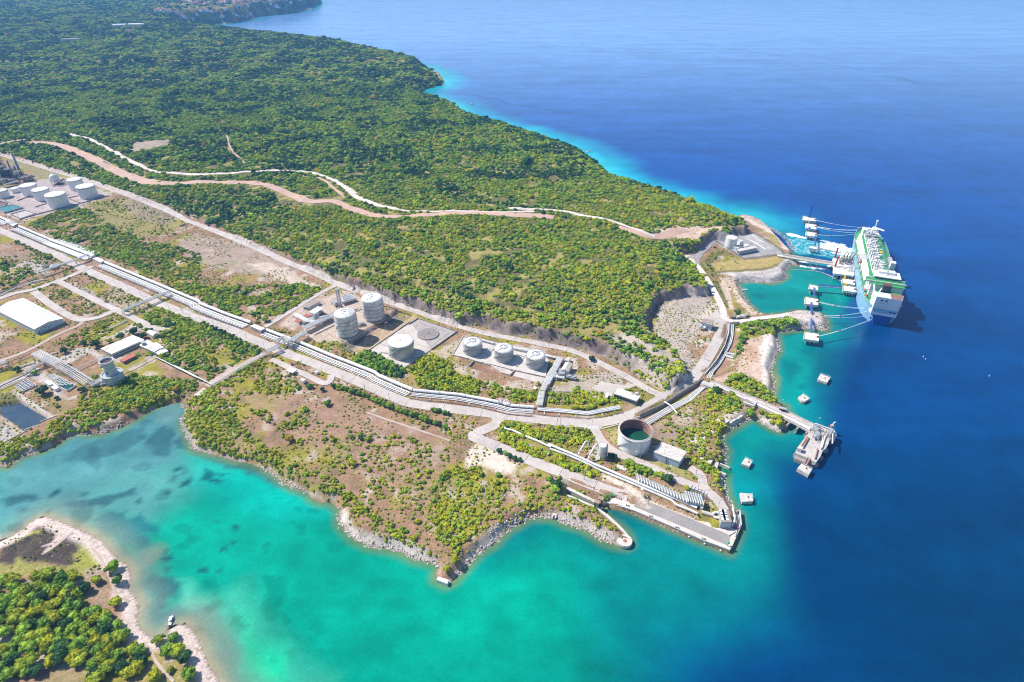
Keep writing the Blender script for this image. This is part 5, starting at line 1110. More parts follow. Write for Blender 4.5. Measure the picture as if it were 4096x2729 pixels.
# concrete floors of the tank yards
def slabthing(s, label, mt=CONC, lift=.35, name='concrete_pad', cat='concrete pad', z=None, seams=None, th=2.5):
    P = line(s); zz = z if z is not None else max(hz(*p) for p in P)+lift; c = P[0]; t = thing(name, label, cat, (c[0], c[1], zz-th)); m = MB((c[0], c[1], zz-th)); m.prism(P, zz-th, zz); m.obj('slab', mt, t)
    if seams:
        m = MB((c[0], c[1], zz-th))
        for q in seams.split('/'):
            a, b_ = line(q); m.bar((a[0], a[1], zz+.04), (b_[0], b_[1], zz+.04), .35, .08)
        m.obj('joint', mat('joint_dark', (.16, .15, .08), .9), t)
    return t, zz
slabthing('F 205,905 690,572 740,600 960,890 640,1100', 'cracked concrete yard under the white roofed tank', seams='F 330,800 840,1040/F 560,690 700,850/F 800,820 955,880')
_, zc = slabthing('F 700,595 805,522 1255,675 955,882 745,760', 'empty concrete tank yard with a weedy floor', mat('grey_concrete', (.44, .40, .37), .9, (.34, .30, .28), .15), .2, seams='F 830,580 1180,690/F 1180,690 980,830/F 690,690 800,600/F 745,760 940,840')
px, py = on('F', 918, 705); t = thing('tank_base', 'round empty tank base, a cracked grey disc in the weedy yard', 'tank base', (px, py, zc)); MB().lathe((0, 0, 0), [(13, -.5), (12.8, 1.2)], 48).obj('disc', mat('cracked_disc', (.33, .29, .27), .9, (.24, .21, .20), .3), t)
m = MB()
for i in range(9):
    a = i*.7; m.tube([(random.uniform(0, 2), random.uniform(0, 2), 1.24), (6*math.cos(a), 6*math.sin(a), 1.24), (11*math.cos(a+.2), 11*math.sin(a+.2), 1.24)], .12, 4)
m.obj('crack', DARKM, t)
slabthing('F 1215,945 1340,735 2290,905 2340,1010 2300,1205 1930,1120 1460,1012', 'concrete yard holding the three grey tanks', mat('tank_yard', (.62, .57, .52), .9, (.50, .46, .42), .12), .3, seams='F 1590,995 1700,870/F 1960,1085 2080,940')
slabthing('F 1660,1085 1880,1130 1910,1150 1885,1195 1780,1170', 'pale lower basin floor left of the dividing wall', lift=.6); slabthing('F 1925,1200 1950,1145 2300,1225 2250,1285', 'pale lower basin floor right of the dividing wall', lift=.3)
# ---------------------------------------------------------------- buildings
def building(s, H, label, name='building', cat='building', wallm=WHITED, roofm=ROOFW, win=(), par=.35, door=None, lift=0, zb=None, over=.3):
    ks = pts(s); z = 6.0
    for _ in range(4):
        P = [at(k, x, y, z+H) for k, x, y in ks]; cx_ = sum(p[0] for p in P)/len(P); cy_ = sum(p[1] for p in P)/len(P); z = hz(cx_, cy_) if zb is None else zb
    z += lift; o = (cx_, cy_, z); t = thing(name, label, cat, o); m = MB(o); m.prism(P, z-2, z+H-.5); m.obj('walls', wallm, t)
    sc_ = 1+over/8; Q = [(cx_+(p[0]-cx_)*sc_, cy_+(p[1]-cy_)*sc_) for p in P]; m = MB(o); m.prism(Q, z+H-.5, z+H); m.obj('roof', roofm, t)
    for i, n, hh, wd, rows in win:            # windows along wall i
        a = P[i]; b_ = P[(i+1) % len(P)]; L_ = math.dist(a, b_); an = math.atan2(b_[1]-a[1], b_[0]-a[0]); nx, ny = math.sin(an), -math.cos(an)
        if (a[0]+nx-cx_)**2+(a[1]+ny-cy_)**2 < (a[0]-cx_)**2+(a[1]-cy_)**2: nx, ny = -nx, -ny
        for r_ in range(rows):
            for j in range(n):
                f_ = (j+.5)/n; q = (a[0]+(b_[0]-a[0])*f_+nx*.02, a[1]+(b_[1]-a[1])*f_+ny*.02, z+(H-.6)*(r_+.55)/rows); MB(o).box(q, (wd, .22, hh), an).obj('window', GLASS, t)
    return t, P, z
def gable(s, H, rise, label, name='building', cat='building', wallm=WHITED, roofm=WHITE, win=(), zb=None):
    """corners A,B (near gable) then C,D (far gable), traced at the eaves"""
    ks = pts(s); z = 6.0
    for _ in range(4):
        P = [at(k, x, y, z+H) for k, x, y in ks]; cx_ = sum(p[0] for p in P)/4; cy_ = sum(p[1] for p in P)/4; z = hz(cx_, cy_) if zb is None else zb
    o = (cx_, cy_, z); t = thing(name, label, cat, o); A_, B_, C_, D_ = P; n1_ = ((A_[0]+B_[0])/2, (A_[1]+B_[1])/2); n2_ = ((C_[0]+D_[0])/2, (C_[1]+D_[1])/2)
    m = MB(o); V = [(p[0], p[1], z-2) for p in P]+[(p[0], p[1], z+H) for p in P]+[(*n1_, z+H+rise), (*n2_, z+H+rise)]
    m._add(V, [(0, 1, 5, 8, 4), (2, 3, 7, 9, 6), (1, 2, 6, 5), (3, 0, 4, 7), (3, 2, 1, 0)]); m.obj('walls', wallm, t)
    m = MB(o); e = 1.03
    def ex(p): return (cx_+(p[0]-cx_)*e, cy_+(p[1]-cy_)*e)
    a, b_, c_, d_, u, v = map(ex, (A_, B_, C_, D_, n1_, n2_)); zt = z+H
    V = [(*a, zt-.1), (*b_, zt-.1), (*c_, zt-.1), (*d_, zt-.1), (*u, zt+rise), (*v, zt+rise)]; V += [(x, y, q+.35) for x, y, q in V]
    m._add(V, [(6, 10, 11, 9), (10, 7, 8, 11), (0, 3, 5, 4), (4, 5, 2, 1), (0, 4, 10, 6), (4, 1, 7, 10), (3, 9, 11, 5), (5, 11, 8, 2), (0, 6, 9, 3), (1, 2, 8, 7)]); m.obj('roof', roofm, t)
    return t, P, z, (u, v)
t, P, z, rg = gable('C 400,1078 735,952 275,718 -45,852', 7, 2.6, 'long white gabled warehouse cut by the left edge', 'warehouse', 'warehouse', mat('warehouse_wall', (.60, .66, .74), .6, (.50, .56, .64), .3), WHITE)
m = MB((sum(p[0] for p in P)/4, sum(p[1] for p in P)/4, z))
for i in range(1, 17):
    f_ = i/17
    for a, b_, w in ((P[0], P[3], 0), (P[1], P[2], 1)):
        e0 = (a[0]+(b_[0]-a[0])*f_, a[1]+(b_[1]-a[1])*f_); r0 = (rg[0][0]+(rg[1][0]-rg[0][0])*f_, rg[0][1]+(rg[1][1]-rg[0][1])*f_)
        m.bar((e0[0]*.92+r0[0]*.08, e0[1]*.92+r0[1]*.08, z+7.6), (e0[0]*.15+r0[0]*.85, e0[1]*.15+r0[1]*.85, z+9.6), .5, .12)
m.obj('skylight', GREYM, t)
for f_, hh in ((.12, 2), (.2, 4), (.3, 5.3), (.35, 3.5), (.42, 5.6), (.25, 2), (.45, 3), (.55, 5)):
    a, b_ = P[0], P[1]; MB((sum(p[0] for p in P)/4, sum(p[1] for p in P)/4, z)).box((a[0]+(b_[0]-a[0])*f_, a[1]+(b_[1]-a[1])*f_, z+hh), (1.1, .3, 1.0), math.atan2(b_[1]-a[1], b_[0]-a[0])).obj('window', GLASS, t)
building('C 1190,1305 1555,1150 1690,1205 1315,1368', 5.5, 'long flat roofed office with a row of windows and rusty roof edge', 'office', 'office', WHITED, ROOFW, [(2, 15, 1.5, 1.6, 1), (3, 3, 1.3, 1.4, 1)])
building('C 1640,1268 1735,1203 1900,1292 1810,1345', 4, 'flat white annexe joined to the east end of the office', 'annexe', 'building', WHITED, ROOFW, [(3, 6, 1.1, 1.2, 1)])
building('C 1815,1345 1900,1290 1978,1335 1868,1378', 3.2, 'small bright flat roof beyond the office annexe', 'outbuilding', 'building', WHITED, WHITE); building('C 1800,1250 1840,1235 1925,1290 1880,1305', 4.6, 'narrow upper storey beside the office annexe', 'outbuilding', 'building', WHITE, WHITE)
building('C 1650,1222 1690,1210 1710,1235 1665,1248', 7, 'short square tower on the corner of the office', 'stair_tower', 'tower', GREYM, GREYM)
t, P, z = building('C 1408,1436 1556,1367 1598,1388 1450,1462', 3.4, 'open sided shed with a bright red roof beside the office', 'red_shed', 'shed', mat('dark_shed', (.20, .17, .15), .8), ROOFR)
gable('C 1795,1160 1862,1130 1795,1095 1725,1112', 3.4, 1.6, 'small gabled white shed at the end of the gravel yard', 'gabled_shed', 'shed')
building('E 1508,518 1650,430 1706,458 1564,532', 4.5, 'flat brown roofed control building by the link road', 'control_building', 'building', WHITED, ROOFB, [(3, 6, 1.2, 1.3, 1)])
def canopy(s, H, label, roofm=WHITE, zb=None, low=None):
    ks = pts(s); z = 6.0
    for _ in range(4): P = [at(k, x, y, z+H) for k, x, y in ks]; cx_ = sum(p[0] for p in P)/4; cy_ = sum(p[1] for p in P)/4; z = hz(cx_, cy_)
    o = (cx_, cy_, z); t = thing('canopy', label, 'canopy', o); m = MB(o); m.prism(P, z+H-.3, z+H); m.obj('roof', roofm, t)
    for i in range(4):
        a = P[i]; b_ = P[(i+1) % 4]
        for f_ in (.04, .5): MB(o).bar((a[0]+(b_[0]-a[0])*f_, a[1]+(b_[1]-a[1])*f_, z-1), (a[0]+(b_[0]-a[0])*f_, a[1]+(b_[1]-a[1])*f_, z+H-.3), .4).obj('post', STEEL, t)
    if low: m = MB(o); m.prism([(cx_+(p[0]-cx_)*1.0, cy_+(p[1]-cy_)*1.0) for p in P], z+low-.3, z+low); m.obj('floor', STEEL, t); m = MB(o); m.prism([P[0], ((P[0][0]+P[1][0])/2, (P[0][1]+P[1][1])/2), ((P[2][0]+P[3][0])/2, (P[2][1]+P[3][1])/2), P[3]], z, z+H-.31, .97); m.obj('room', WHITE, t)
    return t
canopy('E 1575,578 1682,513 1742,540 1640,606', 7.5, 'raised white roofed platform building beside the control building', low=3)
building('E 1508,622 1555,598 1602,622 1553,642', 3, 'small red roofed hut nearest the white canopy', 'red_roofed_hut', 'hut', WHITE, ROOFR); building('E 1408,686 1455,652 1500,674 1455,706', 3.6, 'small red roofed hut at the pipe yard corner', 'red_roofed_hut', 'hut', WHITE, ROOFR)
building('E 1333,1178 1355,1162 1378,1170 1358,1192', 3, 'tiny round red topped kiosk beside the road', 'gate_kiosk', 'kiosk', WHITED, ROOFR); building('E 1640,1282 1668,1270 1692,1282 1665,1296', 3, 'small white kiosk beside the coast road', 'kiosk', 'kiosk', WHITE, WHITE)
canopy('E 1308,1275 1350,1232 1430,1262 1385,1300', 4, 'white open canopy over the weighbridge lane'); building('E 1463,1380 1500,1352 1542,1375 1505,1402', 3.4, 'little flat roofed cabin at the lay-by', 'cabin', 'cabin', WHITE, CONCW)
t, P, z = building('G 1346,806 1395,745 1652,832 1602,893', 6, 'long flat roofed admin block on pillars beside the car park', 'admin_block', 'office', GREYM, ROOFW, [(3, 12, 2.4, 2.6, 1)])
m = MB((0, 0, 0)); cx_ = sum(p[0] for p in P)/4; cy_ = sum(p[1] for p in P)/4
f1 = (P[2][0]*.86+P[0][0]*.14, P[2][1]*.86+P[0][1]*.14); m = MB((cx_, cy_, z)); m.box((f1[0], f1[1]+1.5, z+7), (3.2, 2.4, 2.6)); m.box((f1[0]-4, f1[1]+2.5, z+6.4), (2, 1.6, 1.2)); m.obj('roof_unit', WHITED, t)
t, P, z, _ = gable('c 578,238 665,260 716,168 632,150', 6.5, 1.6, 'tall pale metal machine hall with roof vents beside the pipe rack', 'machine_hall', 'shed', WHITED, mat('hall_roof', (.66, .62, .55), .6, (.50, .45, .38), .5)); building('c 622,122 655,84 692,90 672,132', 4.4, 'small square hut behind the machine hall', 'hut', 'hut', WHITED, CONCW)
building('c 246,460 262,436 290,446 276,470', 2.6, 'tiny white hut below the grey tank yard', 'hut', 'hut', WHITE, WHITE)
t, P, z = building('N 1635,622 1740,460 2138,612 2030,770', 8, 'big blue grey block with a stained flat roof beside the open tank', 'pump_building', 'building', mat('blue_wall', (.50, .60, .70), .7, (.40, .50, .60), .3), CONCW)
m = MB((sum(p[0] for p in P)/4, sum(p[1] for p in P)/4, z)); a, b_ = P[3], P[0]; m.bar((a[0]*.5+b_[0]*.5, a[1]*.5+b_[1]*.5-.2, z), (a[0]*.5+b_[0]*.5, a[1]*.5+b_[1]*.5-.2, z+7.4), .5); m.obj('downpipe', DARKM, t)
t, P, z = building('O 1310,825 1435,832 1490,1003 1340,1000', 5, 'brown roofed pump house with white skylights on the quay', 'pump_house', 'building', mat('bluish_wall', (.46, .50, .56), .7), ROOFB)
for i in range(4):
    for j in (0, 1):
        u = (i+.7)/5; v_ = .28+.25*j; q = [P[0][n]*(1-u)*(1-v_)+P[1][n]*(1-u)*v_+P[3][n]*u*(1-v_)+P[2][n]*u*v_ for n in (0, 1)]
        MB((sum(p[0] for p in P)/4, sum(p[1] for p in P)/4, z)).box((q[0], q[1], z+5.1), (3.6, 3.4, .25), math.atan2(P[1][1]-P[0][1], P[1][0]-P[0][0])).obj('skylight', WHITE, t)
t, P, z = building('L 405,738 450,680 615,714 575,786', 8, 'tall blue grey sheet metal building with a worn flat roof by the pier road', 'substation', 'building', mat('ribbed_metal', (.40, .48, .58), .5, (.60, .66, .72), .7), ROOFB, [(3, 5, 3.5, .9, 1)])
t = thing('flue_unit', 'white ducted unit standing in front of the tall metal building', 'machine', (*on('L', 420, 870), 6.3)); m = MB(); m.box((0, 0, 3.5), (7, 4, 1.6), -.3); m.lathe((-2, 0, 4.2), [(1.2, 0), (1.2, 2.6)], 12); m.obj('body', WHITED, t)
for sx_, sy_ in ((-3, -1.5), (3, -1.5), (-3, 1.5), (3, 1.5)): MB().bar((sx_, sy_, 0), (sx_, sy_, 3.2), .4).obj('leg', STEEL, t)
# gas reception site
tk = tank('H', 967, 441, 8.6, 16, 'white vent tank with a yellow rimmed top in the gas reception site', 'vent_tank', WHITE, WHITE, .8, (), None, None, 0, (1.2, 2.2)); m = MB(); railing(m, 8.7, 16); m.obj('yellow_rail', YEL, tk)
SH_ = mat('site_building', (.42, .44, .48), .6, (.36, .38, .42), .3)
building('H 1030,578 1225,540 1258,562 1056,603', 6.5, 'long grey building with dark doors in the gas reception site', 'control_building', 'building', SH_, CONCW, [(3, 5, 1.6, 1.4, 1), (0, 4, 1.2, 1.2, 1)])
building('H 982,545 1040,528 1088,545 1030,566', 5.5, 'white block between the vent tank and the long grey building', 'switch_house', 'building', WHITE, CONCW, [(3, 2, 2.5, 1.6, 1)]); building('H 1022,470 1060,458 1100,482 1062,494', 7, 'square white block behind the vent tank', 'switch_house', 'building', WHITE, CONCW); building('H 1098,528 1140,515 1165,535 1120,548', 3.6, 'low white block beside the long grey building', 'switch_house', 'building', WHITE, WHITE)
# stepped pig-launcher pipes on the gravel yard
for i, (a_, b_, lb) in enumerate([('H 1180,490 1360,595', 0, 'long white pipe run on the gravel yard of the reception site'), ('H 1200,430 1270,470', 0, 'short white pipe at the back of the gravel yard'), ('H 1270,480 1330,520', 0, 'short white pipe in the middle of the gravel yard')]):
    P = line(a_); c = P[0]; t = thing('site_pipe', lb, 'pipe', (*c, hz(*c))); m = MB((*c, hz(*c))); m.tube([(*P[0], hz(*P[0])), (*P[0], hz(*P[0])+1.4), (*P[1], hz(*P[1])+1.4), (*P[1], hz(*P[1]))], .8 if i == 0 else .6, 8); m.obj('pipe', WHITE, t)
def fence(s, h, label, mt, step=4, name='fence'):
    P = densify(line(s), step); c = P[0]; z = hz(*c); t = thing(name, label, 'fence', (*c, z)); m = MB((*c, z)); m2 = MB((*c, z))
    for p in P: m.bar((p[0], p[1], hz(*p)-.3), (p[0], p[1], hz(*p)+h), .16)
    for a, b_ in zip(P, P[1:]):
        for q in (.15, .35, .55, .75, .97): m2.bar((a[0], a[1], hz(*a)+h*q), (b_[0], b_[1], hz(*b_)+h*q), .07, .22)
    m.obj('posts', mt, t); m2.obj('rails', mt, t)
FG = mat('fence_green', (.12, .20, .17), .6, (.09, .15, .13), 1)
fence('H 735,482 800,515 1110,708 1450,660 1575,640', 2.6, 'dark green fence around the front of the gas reception site', FG, 3.5); fence('H 1060,418 1220,396 1440,525 1570,632', 2.6, 'dark green fence behind the gravel yard', FG, 3.5)
fence('G 1560,1060 1900,900 2050,800 2353,560', 1.1, 'pale crash barrier along the inner edge of the coast road', CONCW, 3, 'crash_barrier') if False else None
# ---------------------------------------------------------------- pipelines
def pipe(s, r, h, label, name='pipeline', mt=PIPEW, off=0, group=None, collar=0, n=8, base=None, drop=False, flat=None, rnd=0, cat='pipeline'):
    P = base or line(s)
    if rnd: P = smooth(P, rnd)
    P = side(densify(P, 9), off) if off else densify(P, 9); c = P[0]; z0 = hz(*c)
    Z = [(flat if flat is not None else hz(*p)+h) for p in P]
    if flat is None:
        for _ in range(4): Z = [(Z[max(i-1, 0)]+Z[i]+Z[min(i+1, len(Z)-1)])/3 for i in range(len(Z))]
    t = thing(name, label, cat, (*c, z0), 0, group); m = MB((*c, z0)); Q = [(p[0], p[1], z) for p, z in zip(P, Z)]
    if drop: Q = [(P[0][0], P[0][1], z0)]+Q+[(P[-1][0], P[-1][1], hz(*P[-1]))]
    m.tube(Q, r, n); m.obj('pipe', mt, t, True)
    if collar:
        m = MB((*c, z0)); D = 0; cnt = 0
        for i in range(1, len(P)-1):
            D += math.dist(P[i], P[i-1])
            if D > collar:
                D = 0; m.tube([(P[i][0], P[i][1], Z[i]), tuple(Q[i][k]+(Q[i+1][k]-Q[i][k])*.09 for k in range(3))], r*1.14, n)
        m.obj('joint_ring', WHITED, t)
    return t, P, Z
BIG = {}
def bundle(s, spec, where, sleeper=12, wid=(0, 14), base=None):
    B_ = base or densify(line(s), 6)
    for i, (off, r, h, mt, nm) in enumerate(spec):
        pipe('', r, h, (nm+' '+where), mt=mt, off=off, base=B_, collar=(26 if r > 1 else 0), n=10 if r > 1 else 6, group=None)
    P = densify(B_, 6); c = P[0]; z0 = hz(*c); t = thing('pipe_sleepers', 'low concrete supports under the pipes '+where, 'pipe supports', (*c, z0)); D = sleeper; k = 0
    for i in range(1, len(P)-1):
        D += math.dist(P[i], P[i-1])
        if D >= sleeper and k < 95:
            D = 0; k += 1; a = side(P, wid[0])[i]; b_ = side(P, wid[1])[i]; z = hz(*P[i]); MB((*c, z0)).bar((a[0], a[1], z+.25), (b_[0], b_[1], z+.25), .8, .7).obj('sleeper', CONCW, t)
T1 = [(0, 1.9, 2.6, PIPEW, 'thickest white pipeline'), (-4.4, .75, 1.3, PIPEW, 'medium white pipe beside the thickest'), (-6.3, .55, 1.2, WHITED, 'second white pipe off the thickest'), (-8.2, .75, 1.3, PIPEW, 'wide white pipe in the middle of the track'),
      (-10.2, .45, 1.2, PIPEW, 'thin white pipe'), (-12.0, .45, 1.2, WHITED, 'weathered thin pipe'), (-13.9, .35, 1.1, DARKM, 'dark pipe')]
bundle('B -40,1075 0,1095 130,1160', T1, 'west of the far pipe house', wid=(1.5, -15)); bundle('B 235,1210 600,1370 1120,1568 | C 600,50 1110,245', T1, 'between the far pipe house and the pipe bridge house', wid=(1.5, -15))
bundle('C 1245,312 1800,545 2353,775 | E 300,500 600,622 900,735', T1, 'on the straight between the two pipe houses', wid=(1.5, -15))
T2 = [(0, 1.9, 2.4, PIPEW, 'thickest white pipeline'), (-4.6, .75, 1.4, PIPEW, 'medium white pipe'), (-6.6, .6, 1.2, WHITED, 'inner weathered pipe'), (-8.6, .6, 1.2, PIPEW, 'outer white pipe'), (-10.8, .4, 1.1, WHITED, 'thin outermost pipe')]
bundle('E 1085,815 1450,950 1800,1095 2353,1320 | F 350,1215 560,1305 740,1372', T2, 'along the planted stretch below the gas tanks', wid=(1.5, -12))
T3 = [(0, 1.6, 2.0, PIPEW, 'thick white pipeline'), (-4.0, .7, 1.3, PIPEW, 'middle white pipe'), (-6.0, .7, 1.3, WHITED, 'weathered white pipe'), (-8.0, .5, 1.1, PIPEW, 'outer white pipe'), (-12.5, .5, 1.3, RUST, 'rusty pipe on brackets')]
bundle('F 745,1374 1280,1425 1600,1490 1750,1520 | G 130,965 400,985', T3, 'on the bend below the thicket', wid=(1.5, -13.5))
T4 = [(0, .7, 1.4, WHITED, 'inner pipe'), (-2.0, .8, 1.5, PIPEW, 'white main pipe'), (-4.0, .7, 1.4, PIPEW, 'white second pipe'), (-9.5, .4, 1.2, RUST, 'rusty rail pipe')]
bundle('G 440,985 700,1010 900,1030 1020,1045 1400,965', T4, 'at the eastern end of the pipe track', sleeper=9, wid=(1, -10))
T5 = [(0, .7, 1.3, PIPEW, 'first pipe'), (-1.9, .7, 1.3, WHITED, 'second pipe'), (-3.8, .7, 1.3, PIPEW, 'third pipe'), (-5.7, .6, 1.3, WHITED, 'fourth pipe')]
bundle('G 1700,1150 1980,985 2200,880 2353,750', T5, 'in the trench beside the open tank', sleeper=8, wid=(1, -7.5))
bundle('b 790,640 860,590 910,570 945,545', T5, 'rising towards the old jetty', sleeper=8, wid=(1, -7.5)) if False else None
T6 = [(0, .6, 1.3, PIPEW, 'left pipe'), (-1.6, .6, 1.3, WHITED, 'middle pipe'), (-3.2, .6, 1.3, PIPEW, 'right pipe')]
bundle('L 910,790 905,960 880,1080 800,1240 930,1260 900,1330 780,1290 700,1420 600,1540 | M 440,370', T6, 'in the trench below the coast road', sleeper=6, wid=(1, -4.5))
# quay side water mains
pipe('N -30,515 230,625 440,722 700,835 850,905 1100,1015 1350,1120 1520,1195 1900,1355 2300,1515', 1.15, 1.5, 'upper of two wide white water mains leading down to the quay', 'water_main', PIPEW, collar=30, n=10)
pipe('N 0,590 230,670 440,765 640,850 800,930 1100,1060 1350,1165 1520,1240 1900,1400 | O 700,790 900,860 1010,900', 1.05, 1.3, 'lower of two wide white water mains leading down to the quay', 'water_main', WHITED, collar=30, n=10)
pipe('G 0,1170 60,1230 150,1260 300,1320 450,1380 600,1450', 1.0, 1.2, 'white water main curving out of the shrubs from the road fork', 'water_main', PIPEW, n=8)
pipe('O 1060,890 1130,910 1230,930', 1.5, 1.5, 'thick wrapped pipe elbow leading to the pump house', 'water_main', CONC, n=12)
px, py = on('O', 1283, 935); t = thing('pipe_ring', 'white ring shaped pipe fitting in front of the pump house', 'pipe fitting', (px, py, hz(px, py)+1.4)); m = MB(); m.tube([(3.6*math.cos(a*.52), 2.8*math.sin(a*.52), 0) for a in range(12)], 1.0, 8, True); m.obj('ring', WHITE, t, True)
pipe('O 1480,830 1500,910 1515,1010 1505,1060 1480,1100', .7, 4.6, 'white pipe bent around the pump house roof', 'water_main', WHITE, n=8)
# swan-neck pipes
for (x1, y1, x2, y2), lb in [((445, 715, 560, 560), 'left white goose neck pipe arching over the shrubs'), ((600, 775, 715, 610), 'right white goose neck pipe beside the upright tank')]:
    a = on('N', x1, y1); b_ = on('N', x2, y2); z = hz(*a); t = thing('goose_neck_pipe', lb, 'pipe', (*a, z)); m = MB((*a, z))
    d = ((b_[0]-a[0]), (b_[1]-a[1])); m.tube([(a[0], a[1], z), (a[0], a[1], z+5), (a[0]+d[0]*.1, a[1]+d[1]*.1, z+6.3), (a[0]+d[0]*.85, a[1]+d[1]*.85, z+9), (a[0]+d[0]*.97+.5, a[1]+d[1]*.97, z+8.8), (a[0]+d[0]+2, a[1]+d[1], z+7.6), (a[0]+d[0]+2.4, a[1]+d[1], z)], .75, 8); m.obj('pipe', PIPEW, t, True)
# thin elevated lines
def trestle(s, r, h, label, mt=PIPEW, step=18, name='elevated_pipe'):
    t, P, Z = pipe(s, r, h, label, name, mt, n=6, drop=False); D = 0; c = tuple(t.location)
    pp = densify(line(s), 9); k = 0
    for i in range(len(pp)):
        if i % max(1, int(step/9)) == 0 and k < 40: k += 1; q = pp[i]; MB(c).bar((q[0], q[1], hz(*q)-.4), (q[0], q[1], hz(*q)+h), .35).obj('support_post', STEEL, t)
trestle('D 1060,600 1290,505 1820,242 2353,520 | E 0,1235 440,1465', .5, 3, 'thin white pipe crossing the green wood from the cooling tower to the culvert')
trestle('E 440,1468 900,1190 1110,1080', .55, 3, 'thin white pipe beside the pale track from the culvert to the pipe bridge')
trestle('E 452,1478 910,1200 1115,1095', .35, 2.6, 'second thinner pipe beside the pale track')
trestle('D 855,432 1190,262 1340,195 1420,150', .5, 3, 'thin pipe passing in front of the flat roofed office'); trestle('D -20,380 380,217 440,240', .4, 3, 'thin pipe over the brown field at the left edge', RUST)
trestle('D -30,650 160,560 300,500', .5, 1.2, 'white pipe along the yard road at the left edge'); trestle('D 240,370 330,330 410,305', .8, 1.2, 'pair of thick white pipe lengths north of the pipe rack'); trestle('D 545,225 600,205 675,185', .6, 1.0, 'short white pipe lengths lying at the edge of the scrub')
trestle('C 0,690 200,600 380,540 520,505', .8, 1.4, 'white pipe beside the service road at the left edge'); trestle('C 0,670 200,580 380,520 460,500', .6, 1.4, 'rusty pipe beside the service road at the left edge', RUST)
trestle('C 1290,1090 1400,1040 1500,995', .7, 1.4, 'white pipe lengths between warehouse field and office'); trestle('C 1280,945 1420,1010', .4, .6, 'rusty pipe on the grass beside the warehouse road', CONCW)
trestle('c 430,505 740,512', .4, 1.2, 'long thin grey pipe below the process skid', GREYM)
trestle('G 1925,945 2000,1005 2080,1070', .7, 4, 'short white pipe crossing the trench diagonally'); trestle('K 310,130 320,131', .1, .1, 'x') if False else None
# ---------------------------------------------------------------- pipe bridges and racks
def rack(s, w, h, label, pipes=5, mt=STEEL, step=12, name='pipe_bridge', deck=False, hh=1.4, zt=None, rungs=True, legs=True, pm=None, r=.28):
    P = line(s); c = P[0]; z0 = hz(*c); t = thing(name, label, 'pipe bridge', (*c, z0)); o = (*c, z0)
    zt = zt if zt is not None else max(hz(*p) for p in (P[0], P[-1]))+h
    for sd_ in (-1, 1):
        Q = side(P, sd_*w/2); m = MB(o)
        for a, b_ in zip(Q, Q[1:]):
            m.bar((*a, zt), (*b_, zt), .35, .5); m.bar((*a, zt-hh), (*b_, zt-hh), .35, .5)
            n = max(1, int(math.dist(a, b_)/4))
            for i in range(n): p_ = (a[0]+(b_[0]-a[0])*i/n, a[1]+(b_[1]-a[1])*i/n); q_ = (a[0]+(b_[0]-a[0])*(i+1)/n, a[1]+(b_[1]-a[1])*(i+1)/n); m.bar((*p_, zt-hh), (*q_, zt), .2)
        m.obj('girder', mt, t)
    if rungs:
        m = MB(o); L_ = side(P, w/2); R_ = side(P, -w/2)
        for i in range(len(P)-1):
            n = max(1, int(math.dist(P[i], P[i+1])/7))
            for j in range(n+1): f_ = j/n; m.bar(tuple(L_[i][k]+(L_[i+1][k]-L_[i][k])*f_ for k in (0, 1))+(zt+.1,), tuple(R_[i][k]+(R_[i+1][k]-R_[i][k])*f_ for k in (0, 1))+(zt-.2,), .3)
        m.obj('cross_beams', mt, t)
    for j in range(pipes):
        m = MB(o); m.tube([(*q, zt+r+.05*(j % 3)) for q in side(P, -w/2+w*(j+.7)/(pipes+.4))], r*(1+.5*(j % 2)), 6); m.obj('pipe', (pm or [PIPEW, WHITED])[j % 2], t)
    D_ = densify(P, step) if legs == 'all' else P
    for i, p in enumerate(D_ if legs else []):
        for sd_ in (-1, 1): q = side(D_, sd_*w/2)[i]; MB(o).bar((*q, min(hz(*q), zt-2)-.5), (*q, zt-hh), .6).obj('leg', mt, t)
    return t
WS = mat('white_steel', (.70, .70, .70), .55, (.48, .47, .46), .4)
rack('C 505,468 905,318 1060,262', 4, 8, 'long pipe bridge over the corridor road near the coiled pipe yard', 3, WS); rack('C 1462,915 1885,745 2010,688', 5, 7, 'pipe bridge crossing the corridor road east of the warehouse', 3, WS)
rack('E 1100,1105 1240,1040', 6, 7, 'south span of the big pipe bridge over the corridor road', 4, WS); rack('E 1215,1010 1300,960 1370,1010', 5, 10, 'tall portal of the big pipe bridge over the corridor road', 3, STEEL)
rack('E 1330,1010 1550,880', 7, 8, 'north span of the big pipe bridge over the pipe track', 6, WS); rack('E 1530,830 1700,745 1880,655', 8, 6, 'wide pipe rack leading up to the tall gas tanks', 8, WS, 12, 'pipe_rack', legs='all')
rack('E 1420,640 1560,720 1660,740', 6, 4, 'pipe rack linking the red roofed huts to the main rack', 6, WS, 10, 'pipe_rack'); rack('D 455,238 700,360', 10, 7, 'western half of the long double pipe rack', 7, WS, 14, 'pipe_rack', legs='all'); rack('D 700,365 900,480 1075,595', 9, 7, 'eastern half of the long double pipe rack', 4, WS, 14, 'pipe_rack', legs='all')
rack('D 1075,600 1180,550 1280,520', 7, 4, 'low pipe rack at the foot of the cooling tower', 6, WS, 10, 'pipe_rack'); rack('D -40,395 110,350', 6, 7, 'pipe bridge end at the left edge above the yards', 4, WS, 10); rack('D 310,465 420,395 545,340', 4, 5, 'pipe bridge from the yards up to the long rack', 2, STEEL, 10)
rack('c 575,120 480,290 400,440', 7, 3.2, 'pipe rack running down from the machine hall', 8, WS, 10, 'pipe_rack', legs='all'); rack('c 395,455 355,540', 6, 5, 'short steep part of the pipe rack above the bank', 6, STEEL, 8, 'pipe_rack'); rack('c 350,545 320,700', 6, 4, 'lower end of the pipe rack joining the pipe track', 6, WS, 8, 'pipe_rack')
